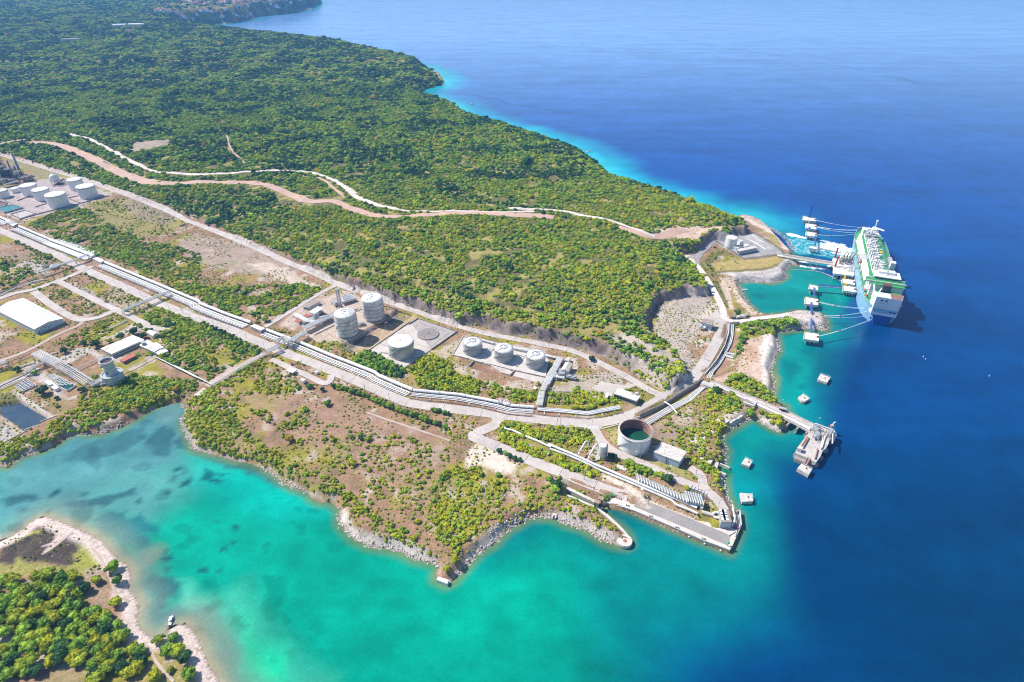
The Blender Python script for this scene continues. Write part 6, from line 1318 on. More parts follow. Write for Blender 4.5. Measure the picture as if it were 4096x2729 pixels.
rack('c 390,85 470,105 570,125', 3, 2.5, 'pipe run from the third grey tank to the pipe rack', 4, STEEL, 10, 'pipe_rack', rungs=False); rack('F 1550,790 1700,830', 3, 2.4, 'pipe run between first and second grey tank', 3, STEEL, 10, 'pipe_rack', rungs=False); rack('F 1915,880 2080,920', 3, 2.4, 'pipe run between second and third grey tank', 3, STEEL, 10, 'pipe_rack', rungs=False)
rack('B 110,1180 200,1190', 10, 5, 'framed pipe house at the far end of the track', 3, STEEL); rack('Y 60,455 230,405', 4, 6, 'pipe bridge in front of the process units', 3, STEEL); rack('M 870,640 1010,700 980,740 850,690', 1.5, 6, 'square expansion loop standing beside the old jetty', 3, WS, zt=9, rungs=False); rack('M 330,455 400,470 470,490', 6, 3, 'pipe junction frame where the trench pipes meet the jetty', 5, WS)
rack('F 1770,1500 1760,1545', 4, 4, 'left square pipe loop on the pipe track', 2, WS, hh=.8); rack('G 60,925 90,980', 5, 4, 'right square pipe loop on the pipe track', 2, WS, hh=.8)
rack('F 1040,-50 1041,-51', 1, 1, 'x') if False else None
# pipe houses over the track
building('C 1090,245 1150,232 1228,270 1180,292', 5, 'pale pipe house roof over the bend of the track', 'pipe_house', 'building', CONCW, WHITE); building('E 885,745 935,728 1058,772 1005,800', 5.5, 'pale flat roof over the pipes where the link road crosses', 'pipe_house', 'building', STEEL, WHITE); building('B 60,1130 110,1110 205,1160 150,1190', 5, 'flat roof over the pipes at the far end of the track', 'pipe_house', 'building', STEEL, WHITED)
# horizontal vessels, process equipment
def vessels(k, x, y, n, L_, r, rz, label, name='gas_vessel', gap=None, grp=None):
    a = on(k, x, y)
    for i in range(n):
        g = (gap or r*2.5)*i; px, py = a[0]+g*math.cos(rz+math.pi/2), a[1]+g*math.sin(rz+math.pi/2); z = hz(px, py); t = thing(name, label[i] if isinstance(label, list) else label, 'tank', (px, py, z), rz, grp)
        m = MB(); Q = [(-L_/2-r*.55, 0, 2+r)]+[(-L_/2-r*.35, 0, 2+r), (-L_/2, 0, 2+r), (L_/2, 0, 2+r), (L_/2+r*.35, 0, 2+r), (L_/2+r*.55, 0, 2+r)]; m.tube(Q, [r*.3, r*.75, r, r, r*.75, r*.3], 16); m.obj('vessel', WHITE, t, True)
        for s_ in (-1, 1): MB().box((s_*L_*.3, 0, 1.2), (.8, r*1.5, 2.4)).obj('saddle', CONC, t)
        m = MB(); m.box((0, 0, 2+2*r+.2), (L_*.7, .7, .15)); m.obj('walkway', STEEL, t)
vessels('Z', 665, 305, 3, 17, 2.0, .62, ['white horizontal gas vessel nearest the lattice mast', 'middle white horizontal gas vessel', 'white horizontal gas vessel closest to the rock cut road'])
vessels('C', 640, 380, 4, 9, 1.1, .30, ['first coil of the white pipe stack in the scrub yard', 'second coil of the white pipe stack in the scrub yard', 'third coil of the white pipe stack in the scrub yard', 'last coil of the white pipe stack in the scrub yard'], 'pipe_stack')
vessels('c', 570, 365, 1, 8, 1.6, -.25, 'white horizontal drum on the process skid', 'process_drum')
px, py = on('c', 700, 355); t = thing('air_cooler', 'box cooler with two round fans behind the process skid', 'air cooler', (px, py, hz(px, py)), -.3); m = MB(); m.box((0, 0, 3), (11, 5.5, 1.6)); m.obj('casing', STEEL, t)
for s_ in (-2.6, 2.6): m = MB(); m.lathe((s_, 0, 3.8), [(2.2, 0), (2.2, .9), (1.9, .9), (1.9, .3)], 16); m.obj('fan_ring', GREYM, t)
for a, b_ in ((-5, -2.4), (5, -2.4), (-5, 2.4), (5, 2.4)): MB().bar((a, b_, 0), (a, b_, 2.4), .35).obj('leg', STEEL, t)
def lattice(m, base, top, w0, w1, z0, z1, n=8, th=.25):
    bx, by = base; tx, ty = top
    for i in range(n):
        f0, f1 = i/n, (i+1)/n; a = w0+(w1-w0)*f0; b_ = w0+(w1-w0)*f1
        c0 = [(bx+(tx-bx)*f0+sx_*a/2, by+(ty-by)*f0+sy_*a/2, z0+(z1-z0)*f0) for sx_, sy_ in ((-1, -1), (1, -1), (1, 1), (-1, 1))]
        c1 = [(bx+(tx-bx)*f1+sx_*b_/2, by+(ty-by)*f1+sy_*b_/2, z0+(z1-z0)*f1) for sx_, sy_ in ((-1, -1), (1, -1), (1, 1), (-1, 1))]
        for j in range(4): m.bar(c0[j], c1[j], th); m.bar(c0[j], c1[(j+1) % 4], th*.7); m.bar(c1[j], c1[(j+1) % 4], th*.7)
px, py = on('Z', 568, 350); t = thing('lattice_mast', 'grey lattice flare mast behind the tall gas tanks', 'mast', (px, py, hz(px, py))); m = MB(); lattice(m, (0, 0), (0, 0), 3.6, 3.0, 0, 26, 9, .4); m.obj('frame', STEEL, t); m = MB(); m.box((0, 0, 26), (5, 5, .4)); m.tube([(0, 0, 26), (0, 0, 29)], .3, 6); m.obj('platform', STEEL, t); m = MB(); m.tube([(1, 0, 25), (8, 3, 25), (14, 4, 20)], .2, 5); m.obj('pipe', STEEL, t)
def skid(k, x, y, w, l, h, rz, label, n=14, dark=False, seed=1, cat='process unit', name='process_unit'):
    px, py = on(k, x, y); z = hz(px, py); t = thing(name, label, cat, (px, py, z), rz); r_ = random.Random(seed); fm = DARKM if dark else STEEL
    m = MB()
    for i in range(int(l/4)+1):
        for j in (0, 1):
            for q in (0,): m.bar((-w/2+w*j, -l/2+i*4, 0), (-w/2+w*j, -l/2+i*4, h), .35)
    for q in range(1, int(h/3.5)+1):
        zz = q*h/int(h/3.5)
        for j in (0, 1): m.bar((-w/2+w*j, -l/2, zz), (-w/2+w*j, l/2, zz), .35)
        for i in range(int(l/4)+1): m.bar((-w/2, -l/2+i*4, zz), (w/2, -l/2+i*4, zz), .3)
    m.obj('frame', fm, t); m = MB()
    for q in range(1, int(h/3.5)+1): m.box((r_.uniform(-.1, .1)*w, r_.uniform(-.1, .1)*l, q*h/int(h/3.5)+.1), (w*.7, l*.6, .15))
    m.obj('platform', fm, t)
    for i in range(n):
        m = MB(); a = (r_.uniform(-.5, .5)*w, r_.uniform(-.5, .5)*l, r_.uniform(.6, h)); L_ = r_.uniform(.3, .9)
        if i % 4 == 0: m.lathe((a[0], a[1], 0), [(r_.uniform(.6, 1.4), 0), (r_.uniform(.6, 1.4), r_.uniform(.5, 1.1)*h)], 10); m.obj('vessel', WHITED if r_.random() < .7 else STEEL, t)
        elif i % 2: m.tube([(a[0]-L_*w/2, a[1], a[2]), (a[0]+L_*w/2, a[1], a[2]), (a[0]+L_*w/2, a[1], .3)], r_.uniform(.2, .45), 6); m.obj('pipe', WHITED if r_.random() < .6 else fm, t)
        else: m.tube([(a[0], -l/2, a[2]), (a[0], l/2*L_, a[2]), (a[0], l/2*L_, .3)], r_.uniform(.2, .45), 6); m.obj('pipe', WHITED if r_.random() < .6 else fm, t)
for i, (x_, y_, w, l, h, rz, lb) in enumerate([(40, 330, 16, 26, 22, .3, 'tall dark process unit at the left edge of the far plant'), (130, 330, 18, 24, 18, .3, 'dark tangled process unit beside the tapered chimney'), (230, 340, 16, 22, 14, .3, 'process unit right of the chimney'), (330, 375, 18, 16, 9, .3, 'low dark process unit behind the row of white tanks'),
    (60, 400, 18, 14, 9, .3, 'low process unit nearest the left edge of the far plant'), (5, 250, 14, 20, 30, .3, 'very tall dark structure at the left frame edge'), (150, 400, 16, 12, 8, .3, 'pale low process unit above the small white tank')]): skid('Y', x_, y_, w, l, h, rz, lb, 22, True, i)
for x_, y_, H, r0, r1, lb in [(252, 290, 46, 2.6, 1.5, 'tall tapered steel chimney of the far plant'), (140, 262, 24, 2.0, 1.5, 'shorter column left of the tapered chimney'), (203, 270, 15, 1.8, 1.6, 'short column between the far chimney and its neighbour'), (20, 215, 26, 2.6, 2.4, 'dark thick column at the left frame edge')]:
    px, py = on('Y', x_, y_); t = thing('column' if H < 40 else 'chimney', lb, 'column' if H < 40 else 'chimney', (px, py, hz(px, py))); m = MB(); m.lathe((0, 0, 0), [(r0, 0), (r0*.9, H*.4), (r1, H)], 14); m.obj('shaft', mat('blue_steel', (.34, .40, .50), .5, (.24, .28, .36), .5), t, True)
    m = MB()
    for q in (.35, .62, .9): m.lathe((0, 0, H*q), [(r0+.3, 0), (r0+1.0, 0), (r0+1.0, .3), (r0+.3, .3)], 14)
    m.obj('platform', STEEL, t)
skid('c', 600, 310, 9, 12, 5, -.2, 'tangled white process skid between machine hall and coolers', 20, False, 31); skid('c', 520, 340, 6, 10, 4, -.2, 'low valve skid beside the pipe rack', 12, False, 32)
skid('E', 1580, 700, 16, 10, 3.6, .5, 'low pipe manifold between the red roofed huts', 22, False, 33); skid('Z', 520, 320, 7, 16, 4, .6, 'pipe manifold at the foot of the lattice mast', 16, False, 34); skid('Z', 790, 540, 8, 7, 3.5, .5, 'pump skid between the two tall gas tanks', 14, False, 35)
skid('C', 560, 365, 7, 8, 4, .3, 'small dark pump skid at the scrub yard', 10, True, 36); skid('D', 1180, 570, 12, 5, 3, .3, 'white pump manifold below the cooling tower', 14, False, 37); skid('E', 1760, 690, 14, 6, 7, .5, 'upper valve platform of the wide pipe rack', 14, False, 38)
# settling tanks
for s, n, lb in [('D 630,500 700,470 900,585 800,640 700,590', 3, 'green water settling basins with pale walkways'), ('D 560,470 640,440 710,480 640,520', 1, 'upper settling basin beside the pipe rack'), ('D 180,590 320,510 440,580 280,650', 3, 'dark settling basins with steel gratings')]:
    P = line(s); c = P[0]; z = max(hz(*p) for p in P); t = thing('settling_basin', lb, 'basin', (*c, z)); o = (*c, z); Q = P+[P[0]]; m = MB(o)
    for a, b_ in zip(Q, Q[1:]): m.box(((a[0]+b_[0])/2, (a[1]+b_[1])/2, z+.3), (math.dist(a, b_)+.7, .8, 2.6), math.atan2(b_[1]-a[1], b_[0]-a[0]))
    m.obj('rim', CONC, t); m = MB(o); m.prism(P, z-1, z+.5); m.obj('basin_water', mat('teal_basin', (.02, .12, .12), .15) if n != 3 or 'green' in lb else mat('dark_basin', (.04, .06, .10), .3), t)
    a, b_ = P[0], P[1]; d_, e_ = P[-1], P[2]
    for i in range(1, 6): f_ = i/6; m = MB(o); m.bar((a[0]+(d_[0]-a[0])*f_, a[1]+(d_[1]-a[1])*f_, z+1.7), (b_[0]+(e_[0]-b_[0])*f_, b_[1]+(e_[1]-b_[1])*f_, z+1.7), .9, .2); m.obj('walkway', STEEL, t)
    for i in range(1, 4): f_ = i/4; m = MB(o); m.bar((a[0]+(b_[0]-a[0])*f_, a[1]+(b_[1]-a[1])*f_, z+1.9), (d_[0]+(e_[0]-d_[0])*f_, d_[1]+(e_[1]-d_[1])*f_, z+1.9), .5, .2); m.obj('walkway', STEEL, t)
building('D 530,530 600,505 690,590 640,610', 3.4, 'low bright white roofed shed beside the green settling basins', 'shed', 'shed', WHITE, WHITE); building('D 525,525 560,500 620,545 575,560', 5, 'small white two storey cabin beside the settling basins', 'cabin', 'cabin', WHITE, WHITE)
# white V-shaped racks beside the quay
proto = thing('v_rack', '', 'rack'); m = MB(); m.bar((0, -1.6, 0), (0, -1.6, 5.5), .4); m.bar((0, 1.6, 0), (0, 1.6, 3.5), .35); m.obj('post', WHITE, proto)
m = MB(); m._add([(-.18, -2.2, 1.2), (-.18, 2.6, 6.2), (-.18, 1.6, 6.9), (-.18, -3.0, 5.0), (.18, -2.2, 1.2), (.18, 2.6, 6.2), (.18, 1.6, 6.9), (.18, -3.0, 5.0)], [(3, 2, 1, 0), (4, 5, 6, 7), (0, 1, 5, 4), (1, 2, 6, 5), (2, 3, 7, 6), (3, 0, 4, 7)]); m.obj('fin', WHITE, proto)
m = MB(); m.bar((.7, 2.6, 6.6), (.7, -1.4, 1.5), .5, .9); m.bar((-.7, 2.6, 6.6), (-.7, -1.4, 1.5), .5, .9); m.obj('arm', WHITED, proto)
A_ = on('O', 170, 455); B_ = on('O', 830, 745); C2 = on('O', 1070, 800); first = True
for i in range(17):
    f_ = i/16; p = (A_[0]+(B_[0]-A_[0])*f_, A_[1]+(B_[1]-A_[1])*f_); t = proto if first else copy_tree(proto); first = False; t.location = (*p, hz(*p)+.5); t.rotation_euler[2] = .25
    tag(t, 'white V-shaped pipe rack in the single row along the water mains', 'rack', 'single row of white racks')
for i in range(14):
    f_ = (i % 7+.6)/7; p = (B_[0]+(C2[0]-B_[0])*f_, B_[1]+(C2[1]-B_[1])*f_+(3.5 if i > 6 else 0)); t = copy_tree(proto); t.location = (*p, hz(*p)+.5); t.rotation_euler[2] = .25; t.scale = (1, 1, 1.25); tag(t, 'white V-shaped pipe rack in the dense block near the pump house', 'rack', 'dense block of white racks')
for i in range(6):
    p = on('O', 905+i*42, 600+i*22); z = hz(*p); t = thing('blue_post', 'slanting blue post behind the dense block of white racks', 'post', (*p, z), 0, 'slanting blue posts'); m = MB(); m.bar((0, 0, 0), (1.2, 1.5, 7), .55); m.obj('shaft', mat('teal_paint', (.03, .28, .50), .5), t); m = MB(); m.box((0, 0, .3), (1.2, 1.2, .6)); m.obj('footing', CONC, t)
t, P, Z = pipe('O 850,705 960,750 1080,800', .5, 2.5, 'rusty red manifold pipe under the dense white racks', 'manifold_pipe', RUST)
building('O 1045,790 1065,760 1105,770 1085,815', 3, 'tiny grey cabin at the end of the white racks', 'cabin', 'cabin', STEEL, WHITED)
# ---------------------------------------------------------------- quay, channel, old jetty
def solid(s, zt, label, name, cat, mt=CONCW, zb=-4, part='body'):
    P = poly(s, zt); c = P[0]; t = thing(name, label, cat, (*c, 0)); m = MB((*c, 0)); m.prism(P, zb, zt); m.obj(part, mt, t); return t, P
QW = mat('quay_concrete', (.70, .62, .56), .85, (.55, .48, .43), .15)
t, P = solid('Q 1800,672 1900,668 2010,690 | O -150,768 0,800 150,850 600,1040 1100,1258 1462,1392 1490,1350 1608,1088 1580,895 1505,893 1500,1000 1380,1095 1210,1080 1190,1010 1000,985 700,862 190,668 -200,560 | Q 1900,620', 3.6, 'long concrete quay with a dark tarmac strip', 'quay', 'quay', QW, part='deck')
o = tuple(t.location); m = MB(o); m.prism(poly('O 192,668 700,868 1478,1195 1432,1335 600,985 120,790', 3.62), 3.5, 3.66); m.obj('tarmac', ASPHG, t)
m = MB(o); F1 = poly('O 0,800 150,850 600,1040 1100,1258 1462,1392', 3.6)
for a, b_ in zip(F1, F1[1:]): m.bar((a[0], a[1]-.1, 3.2), (b_[0], b_[1]-.1, 3.2), .5, 1.2)
m.obj('edge_beam', CONCW, t); m = MB(o)
for a, b_ in zip(F1, F1[1:]): m.bar((a[0], a[1]-.15, .3), (b_[0], b_[1]-.15, .3), .5, .9)
m.obj('waterline', mat('wet_stone', (.22, .17, .11), .9), t)
for x_, y_ in ((345, 925), (710, 1080), (1080, 1240), (20, 775)): p = at('O', x_, y_, 3.7); m = MB(o); m.lathe((p[0], p[1], 3.7), [(.45, 0), (.35, .6), (.6, .8)], 8); m.lathe((p[0]+1.6, p[1]-.5, 3.7), [(.45, 0), (.35, .6), (.6, .8)], 8); m.obj('bollard', DARKM, t)
for x_, y_ in ((737, 1145), (897, 1213), (1112, 1312), (1335, 1408)): p = at('O', x_, y_, 1); m = MB(o); m.sphere((p[0], p[1]+.3, .9), .8, 8); m.obj('fender', WHITE, t)
building('O 1205,1070 1330,1085 1480,1130 1490,1180', 1.0, 'x') if False else None
solid('O 1440,1180 1500,1150 1560,1105 1570,1110 1545,1200 1525,1195 1550,1130 1510,1160 1450,1190', 4.4, 'low kerb wall behind the tip of the quay', 'quay_wall', 'wall', CONCW, 3)
t, P = solid('O 1505,930 1550,930 1575,1085 1520,1085', 4.2, 'dark slot shed with a purple painted end on the quay corner', 'slot_shed', 'shed', CONCD, 3); m = MB(tuple(t.location)); m.prism(poly('O 1515,1060 1600,1075 1570,1105 1505,1090', 4.4), 3.6, 4.3); m.obj('painted_end', mat('purple_paint', (.35, .10, .28), .7), t)
wall('O 1582,897 1610,1090', .8, .7, 'parapet on the seaward end of the quay', WHITED, top=5); wall('O 1505,893 1582,895', .8, .6, 'parapet behind the quay corner', CONCW, top=5)
t, P = solid('Q 1440,497 1760,652 1752,676 1432,520', 3.2, 'long wall on the quay side of the boat channel', 'channel_wall', 'wall'); solid('Q 1395,572 1415,562 1735,700 1722,716', 3.0, 'wall on the spit side of the boat channel', 'channel_wall', 'wall')
t, P = solid('Q 1725,712 1740,703 1850,780 1950,868 2035,960 2075,1015 2060,1030 2015,965 1930,885 1840,805', 3.0, 'curved concrete wall running along the spit to its round head', 'spit_wall', 'wall', CONCW, -3)
px, py = at('Q', 2022, 1040, 3.4); t = thing('round_head', 'round concrete head at the tip of the spit with a red centre', 'breakwater head', (px, py, 0)); MB().lathe((0, 0, 0), [(5.9, -3), (5.8, 1), (5.7, 3.4)], 36).obj('drum', CONCW, t); m = MB(); m.lathe((0, -.5, 3.42), [(1.5, 0), (1.4, .25)], 16); m.obj('red_disc', mat('red_rust_disc', (.45, .14, .10), .8), t); m = MB(); m.box((-.5, 3.2, 3.9), (4, .9, .8), -.5); m.obj('scrap_beam', RUST, t); m = MB(); m.lathe((0, 0, 0), [(5.95, 0), (5.95, .9)], 36); m.obj('waterline', mat('wet_stone', (.22, .17, .11), .9), t)
for x_, y_, lb in [(1775, 660, 'concrete gate tower on the quay side of the channel mouth'), (1735, 695, 'concrete gate tower on the spit side of the channel mouth')]:
    px, py = at('Q', x_, y_, 3); t = thing('gate_tower', lb, 'gate tower', (px, py, 0), -.4)
    for s_ in (-1.3, 1.3): MB().box((s_, 0, 3), (1.1, 3.2, 10)).obj('pillar', CONCD, t)
    MB().box((0, 0, 8.2), (4.6, 3.8, .7)).obj('lintel', mat('brown_lintel', (.42, .30, .22), .9), t)
t, P = solid('Q 1285,790 1305,750 1340,765 1325,815 1310,812 1320,790 1300,785 1290,812', 2.2, 'small concrete boat slip between the boulders of the shore', 'boat_slip', 'slipway')
t, P = solid('Q 118,1440 130,1405 240,1440 225,1482', 3.2, 'white concrete block at the tip of the stony headland', 'headland_block', 'pier', WHITED, -3)
solid('O 1320,190 1330,182 1460,235 1455,252', 2.4, 'thin concrete wall reaching into the water by the pipe outfall', 'outfall_wall', 'wall'); solid('O 1298,300 1305,290 1410,330 1400,350', 2.2, 'concrete edge of the pipe outfall', 'outfall_wall', 'wall')
for i in range(4):
    a = at('O', 1235+i*22, 160+i*7, 3.5); b_ = at('O', 1200+i*24, 240+i*8, 3.0); t = thing('outfall_pipe', ['rusty outfall pipe furthest inland', 'brown outfall pipe second from land', 'pale outfall pipe third from land', 'pale outfall pipe nearest the water'][i], 'pipe', (*a, 0)); m = MB((*a, 0)); m.tube([(*a, 3.4), (*b_, 3.4)], .8, 8); m.obj('pipe', [RUST, RUST, WHITED, CONCW][i], t, True); m = MB((*a, 0)); m.bar((*a, 2), (*b_, 2), 1.8, 1.6); m.obj('cradle', CONC, t)
slabthing('O 1035,135 1060,100 1225,155 1185,225', 'pale concrete pad beside the outfall pipes', CONCW, .4)
# marsh dyke edges, culvert
wall('D 0,590 320,440 470,385', 1.0, .5, 'parapet of the yard road at the left edge', CONCD); wall('D 300,1100 670,930', .8, .6, 'low sea wall along the pond'); wall('D 60,1240 310,1110', .8, .6, 'low sea wall at the left end of the pond')
t, zc = slabthing('D 2285,690 2353,640 2400,600 2440,640 2353,690 2300,705', 'small concrete culvert at the head of the bay', CONCW, .5)
# retaining walls of the coast road
wall('M 0,590 120,520 260,410 350,385', .7, .7, 'retaining wall under the coast road above the trench', CONCD, top=7.6, depth=4); wall('G 1640,1080 1900,970 2150,810 2353,665', .8, .8, 'high dark retaining wall of the coast road beside the pipe trench', CONCD, top=7.4, depth=4)
wall('L 460,1568 640,1380 770,1150 830,960 840,800 880,775 1000,765', .8, .8, 'curved retaining wall of the coast road above the sunken pipes', CONCW, top=7.6, depth=4); wall('G 1200,1230 1260,1215 1420,1170', .8, .8, 'short retaining wall beside the open tank', CONCW, depth=3)
wall('L 1040,890 1000,1000 950,1200 930,1350', .8, .6, 'low wall between sunken pipes and red earth', CONC)
# old jetty
JT = mat('jetty_concrete', (.60, .54, .50), .85, (.42, .37, .34), .2)
t, P = solid('M 440,395 520,410 1000,605 1400,775 1760,945 1790,965 1685,1030 1500,925 1250,810 1000,690 600,500 430,440', 7.2, 'old concrete jetty carrying a road and pipes out to its platform', 'old_jetty', 'jetty', JT, 5.8, 'deck'); o = tuple(t.location)
for (x1, y1, x2, y2) in ((1400, 950, 1480, 870), (1520, 1000, 1600, 910), (1640, 1050, 1720, 950)):
    a = at('M', x1, y1, 5); b_ = at('M', x2, y2, 5); m = MB(o); m.bar((*a, 3.6), (*b_, 3.6), 1.6, 4.4); m.obj('pier_wall', CONCD, t); 
    for q in (a, b_): m = MB(o); m.tube([(*q, -4), (*q, 2)], .9, 10); m.obj('pile', CONCD, t)
m = MB(o); L1 = poly('M 520,405 1000,600 1400,770 1775,948', 7.2)
for a, b_ in zip(L1, L1[1:]): m.bar((*a, 7.6), (*b_, 7.6), .4, .9)
L2 = poly('M 590,495 860,628', 7.2)+[]; L3 = poly('M 600,470 1000,648 1400,822 1745,985', 7.2)
for a, b_ in zip(L3, L3[1:]): m.bar((*a, 7.5), (*b_, 7.5), .4, .7)
m.obj('parapet', CONCW, t); m = MB(o); P4 = poly('M 610,490 1000,668 1300,800 1500,890 1700,985', 7.2); P5 = poly('M 600,498 1000,685 1250,800 1500,915 1690,1015', 7.2)
D5 = densify(P4, 14); D6 = densify(P5, 14)
for i in range(min(len(D5), len(D6))): m.bar((*D5[i], 7.4), (*D6[i], 7.4), .5, .5)
m.obj('pipe_bearer', CONCD, t)
for j, f_ in enumerate((.1, .38, .66, .92)): m = MB((*P4[0], 7)); q = [(P4[i][0]*(1-f_)+P5[i][0]*f_, P4[i][1]*(1-f_)+P5[i][1]*f_, 8.0) for i in range(len(P4))]; t2 = thing('jetty_pipe', ['pipe nearest the road on the old jetty', 'second pipe from the road on the old jetty', 'third pipe from the road on the old jetty', 'outermost pipe on the old jetty'][j], 'pipeline', (*P4[0], 7)); m.tube(q, .45, 6); m.obj('pipe', [WHITE, WHITED][j % 2], t2)
t, P = solid('e 430,268 505,285 615,335 592,392 560,405 545,455 520,500 490,515 468,575 420,640 360,605 205,540 228,490 345,335', 7.0, 'old concrete loading platform at the end of the jetty', 'loading_platform', 'platform', JT, 3.6, 'deck'); o = tuple(t.location)
m = MB(o)
for x_, y_ in ((225, 545), (300, 575), (375, 610), (425, 640), (470, 570), (520, 490), (575, 400), (345, 360)): p = at('e', x_, y_, 5); m.box((p[0], p[1], 0), (3.6, 3.6, 8), .5)
m.obj('caisson', CONCD, t); m = MB(o); m.prism(poly('e 210,545 360,608 415,640 425,648 345,640 212,580', 6), -1, 3.9); m.obj('fender_wall', CONCD, t)
building('e 228,492 250,468 292,482 275,510', 4, 'small grey hut on the inner corner of the old platform', 'hut', 'hut', WHITED, CONCW, zb=7)
for i, (a, b_, lb, mt_) in enumerate([((330, 380), (262, 490), 'rust red pipe on the inner side of the old platform', RUST), ((345, 385), (285, 490), 'second rusty pipe on the inner side of the old platform', RUST), ((490, 390), (470, 500), 'white loading pipe along the seaward side of the old platform', WHITE), ((515, 370), (480, 490), 'second white loading pipe on the seaward side', WHITE), ((435, 500), (410, 600), 'red hose frame at the outer end of the old platform', RUST)]):
    p = at('e', *a, 8); q = at('e', *b_, 8); t = thing('platform_pipe', lb, 'pipe', (*p, 7)); m = MB((*p, 7)); m.tube([(*p, 7), (*p, 8.2), (*q, 8.2), (*q, 7)], .6, 6); m.obj('pipe', mt_, t)
for i, (x_, y_, lb) in enumerate([(400, 470, 'grey pipe frame in the middle of the old platform'), (390, 400, 'grey pipe frame at the root of the old platform'), (520, 440, 'white frame beside the seaward loading pipes')]): skid('P', 3100+x_/2.56, 1600+y_/2.56-10, 5, 12, 4, -.7, lb, 8, False, 60+i); 
for o_ in list(COL.objects)[-400:]:
    if o_.name.startswith('process_unit') and 'old platform' in o_.get('label', '') or 'seaward loading' in o_.get('label', ''): o_.location.z = 7
px, py = at('e', 582, 345, 7); t = thing('loading_crane', 'white crane like loading arm with a round drum on the old platform', 'loading arm', (px, py, 7)); m = MB(); m.lathe((0, 0, 0), [(4.2, -7), (4.2, .6)], 20); m.obj('drum_base', WHITED, t); m = MB(); m.lathe((0, 0, .6), [(2.2, 0), (1.8, 3)], 14); m.obj('turret', WHITE, t); m = MB(); m.bar((0, 0, 4), (-15, 6, 7), 1.2); m.bar((0, 0, 3), (-8, -17, 3), .9); m.obj('boom', WHITE, t)
px, py = at('e', 578, 285, 7); t = thing('beacon', 'red and white navigation beacon at the corner of the old platform', 'beacon', (px, py, 6)); m = MB(); m.tube([(0, 0, 0), (0, 0, 3)], .5, 8); m.obj('post', WHITE, t); m = MB(); m.lathe((0, 0, 3), [(1.8, 0), (1.8, 1.2)], 12); m.obj('drum', mat('salmon', (.62, .30, .24), .6), t); m = MB(); m.tube([(0, 0, 4.2), (1, .5, 7), (2.6, .6, 7.6)], .45, 6); m.obj('lamp_head', WHITE, t)
def footbridge(a, b_, label, w=1.6, h=1.4, mt=BLUEW, name='footbridge', z=None, truss=True):
    t = thing(name, label, 'footbridge', a); m = MB(a); A_ = Vector(a); B_ = Vector(b_); d = (B_-A_).normalized(); nx = Vector((-d.y, d.x, 0)).normalized()*(w/2)
    n = max(2, int((B_-A_).length/2.5)); m.bar(a, b_, w, .2); m.obj('deck', STEEL if mt is BLUEW else mt, t)
    for s_ in (-1, 1):
        m = MB(a); m.bar(A_+nx*s_+Vector((0, 0, h)), B_+nx*s_+Vector((0, 0, h)), .3); m.bar(A_+nx*s_, B_+nx*s_, .3, .4)
        for i in range(n): p = A_.lerp(B_, i/n)+nx*s_; q = A_.lerp(B_, (i+1)/n)+nx*s_; m.bar(p, q+Vector((0, 0, h)), .16); m.bar(p, p+Vector((0, 0, h)), .2)
        m.obj('truss', mt, t)
    return t
footbridge((*at('e', 350, 595, 6.5), 6.5), (*at('e', 310, 665, 5), 5.2), 'brown footbridge from the old platform to its outer dolphin', 2.2, 1, RUST)
# old concrete dolphins
def block(s, h, label, zb=-3, name='old_dolphin', mt=CONCW):
    P = poly(s, h); cx_ = sum(p[0] for p in P)/len(P); cy_ = sum(p[1] for p in P)/len(P); t = thing(name, label, 'mooring dolphin', (cx_, cy_, 0)); m = MB((cx_, cy_, 0)); m.prism(P, zb, h); m.obj('block', mt, t)
    m = MB((cx_, cy_, 0)); m.lathe((cx_+1.2, cy_+.3, h), [(.5, 0), (.4, .8), (.7, 1)], 8); m.obj('bollard', DARKM, t); m = MB((cx_, cy_, 0)); a, b_ = P[1], P[2]
    for q in (0, .33, .66, 1): m.bar((a[0]+(b_[0]-a[0])*q, a[1]+(b_[1]-a[1])*q, h), (a[0]+(b_[0]-a[0])*q, a[1]+(b_[1]-a[1])*q, h+1.1), .18)
    m.bar((*a, h+1.1), (*b_, h+1.1), .2); m.obj('handrail', WHITE, t); m = MB((cx_, cy_, 0)); m.prism([(cx_+(p[0]-cx_)*1.01, cy_+(p[1]-cy_)*1.01) for p in P], -.4, .8); m.obj('waterline', mat('wet_stone', (.22, .17, .11), .9), t)
block('M 1785,368 1825,300 1950,345 1908,410', 3.6, 'old square concrete dolphin furthest north, off the red earth shore'); block('M 1546,592 1605,553 1688,610 1622,650 1590,640', 3.4, 'tilted old concrete dolphin with a cut corner'); block('M 832,1425 880,1352 972,1398 932,1462', 3.6, 'old square concrete dolphin inside the old jetty cove'); block('O 1602,598 1768,612 1783,715 1632,722', 3.8, 'old square concrete dolphin nearest the quay'); block('e 228,700 272,652 382,708 345,765', 4.4, 'old concrete dolphin tied by a footbridge to the old platform')
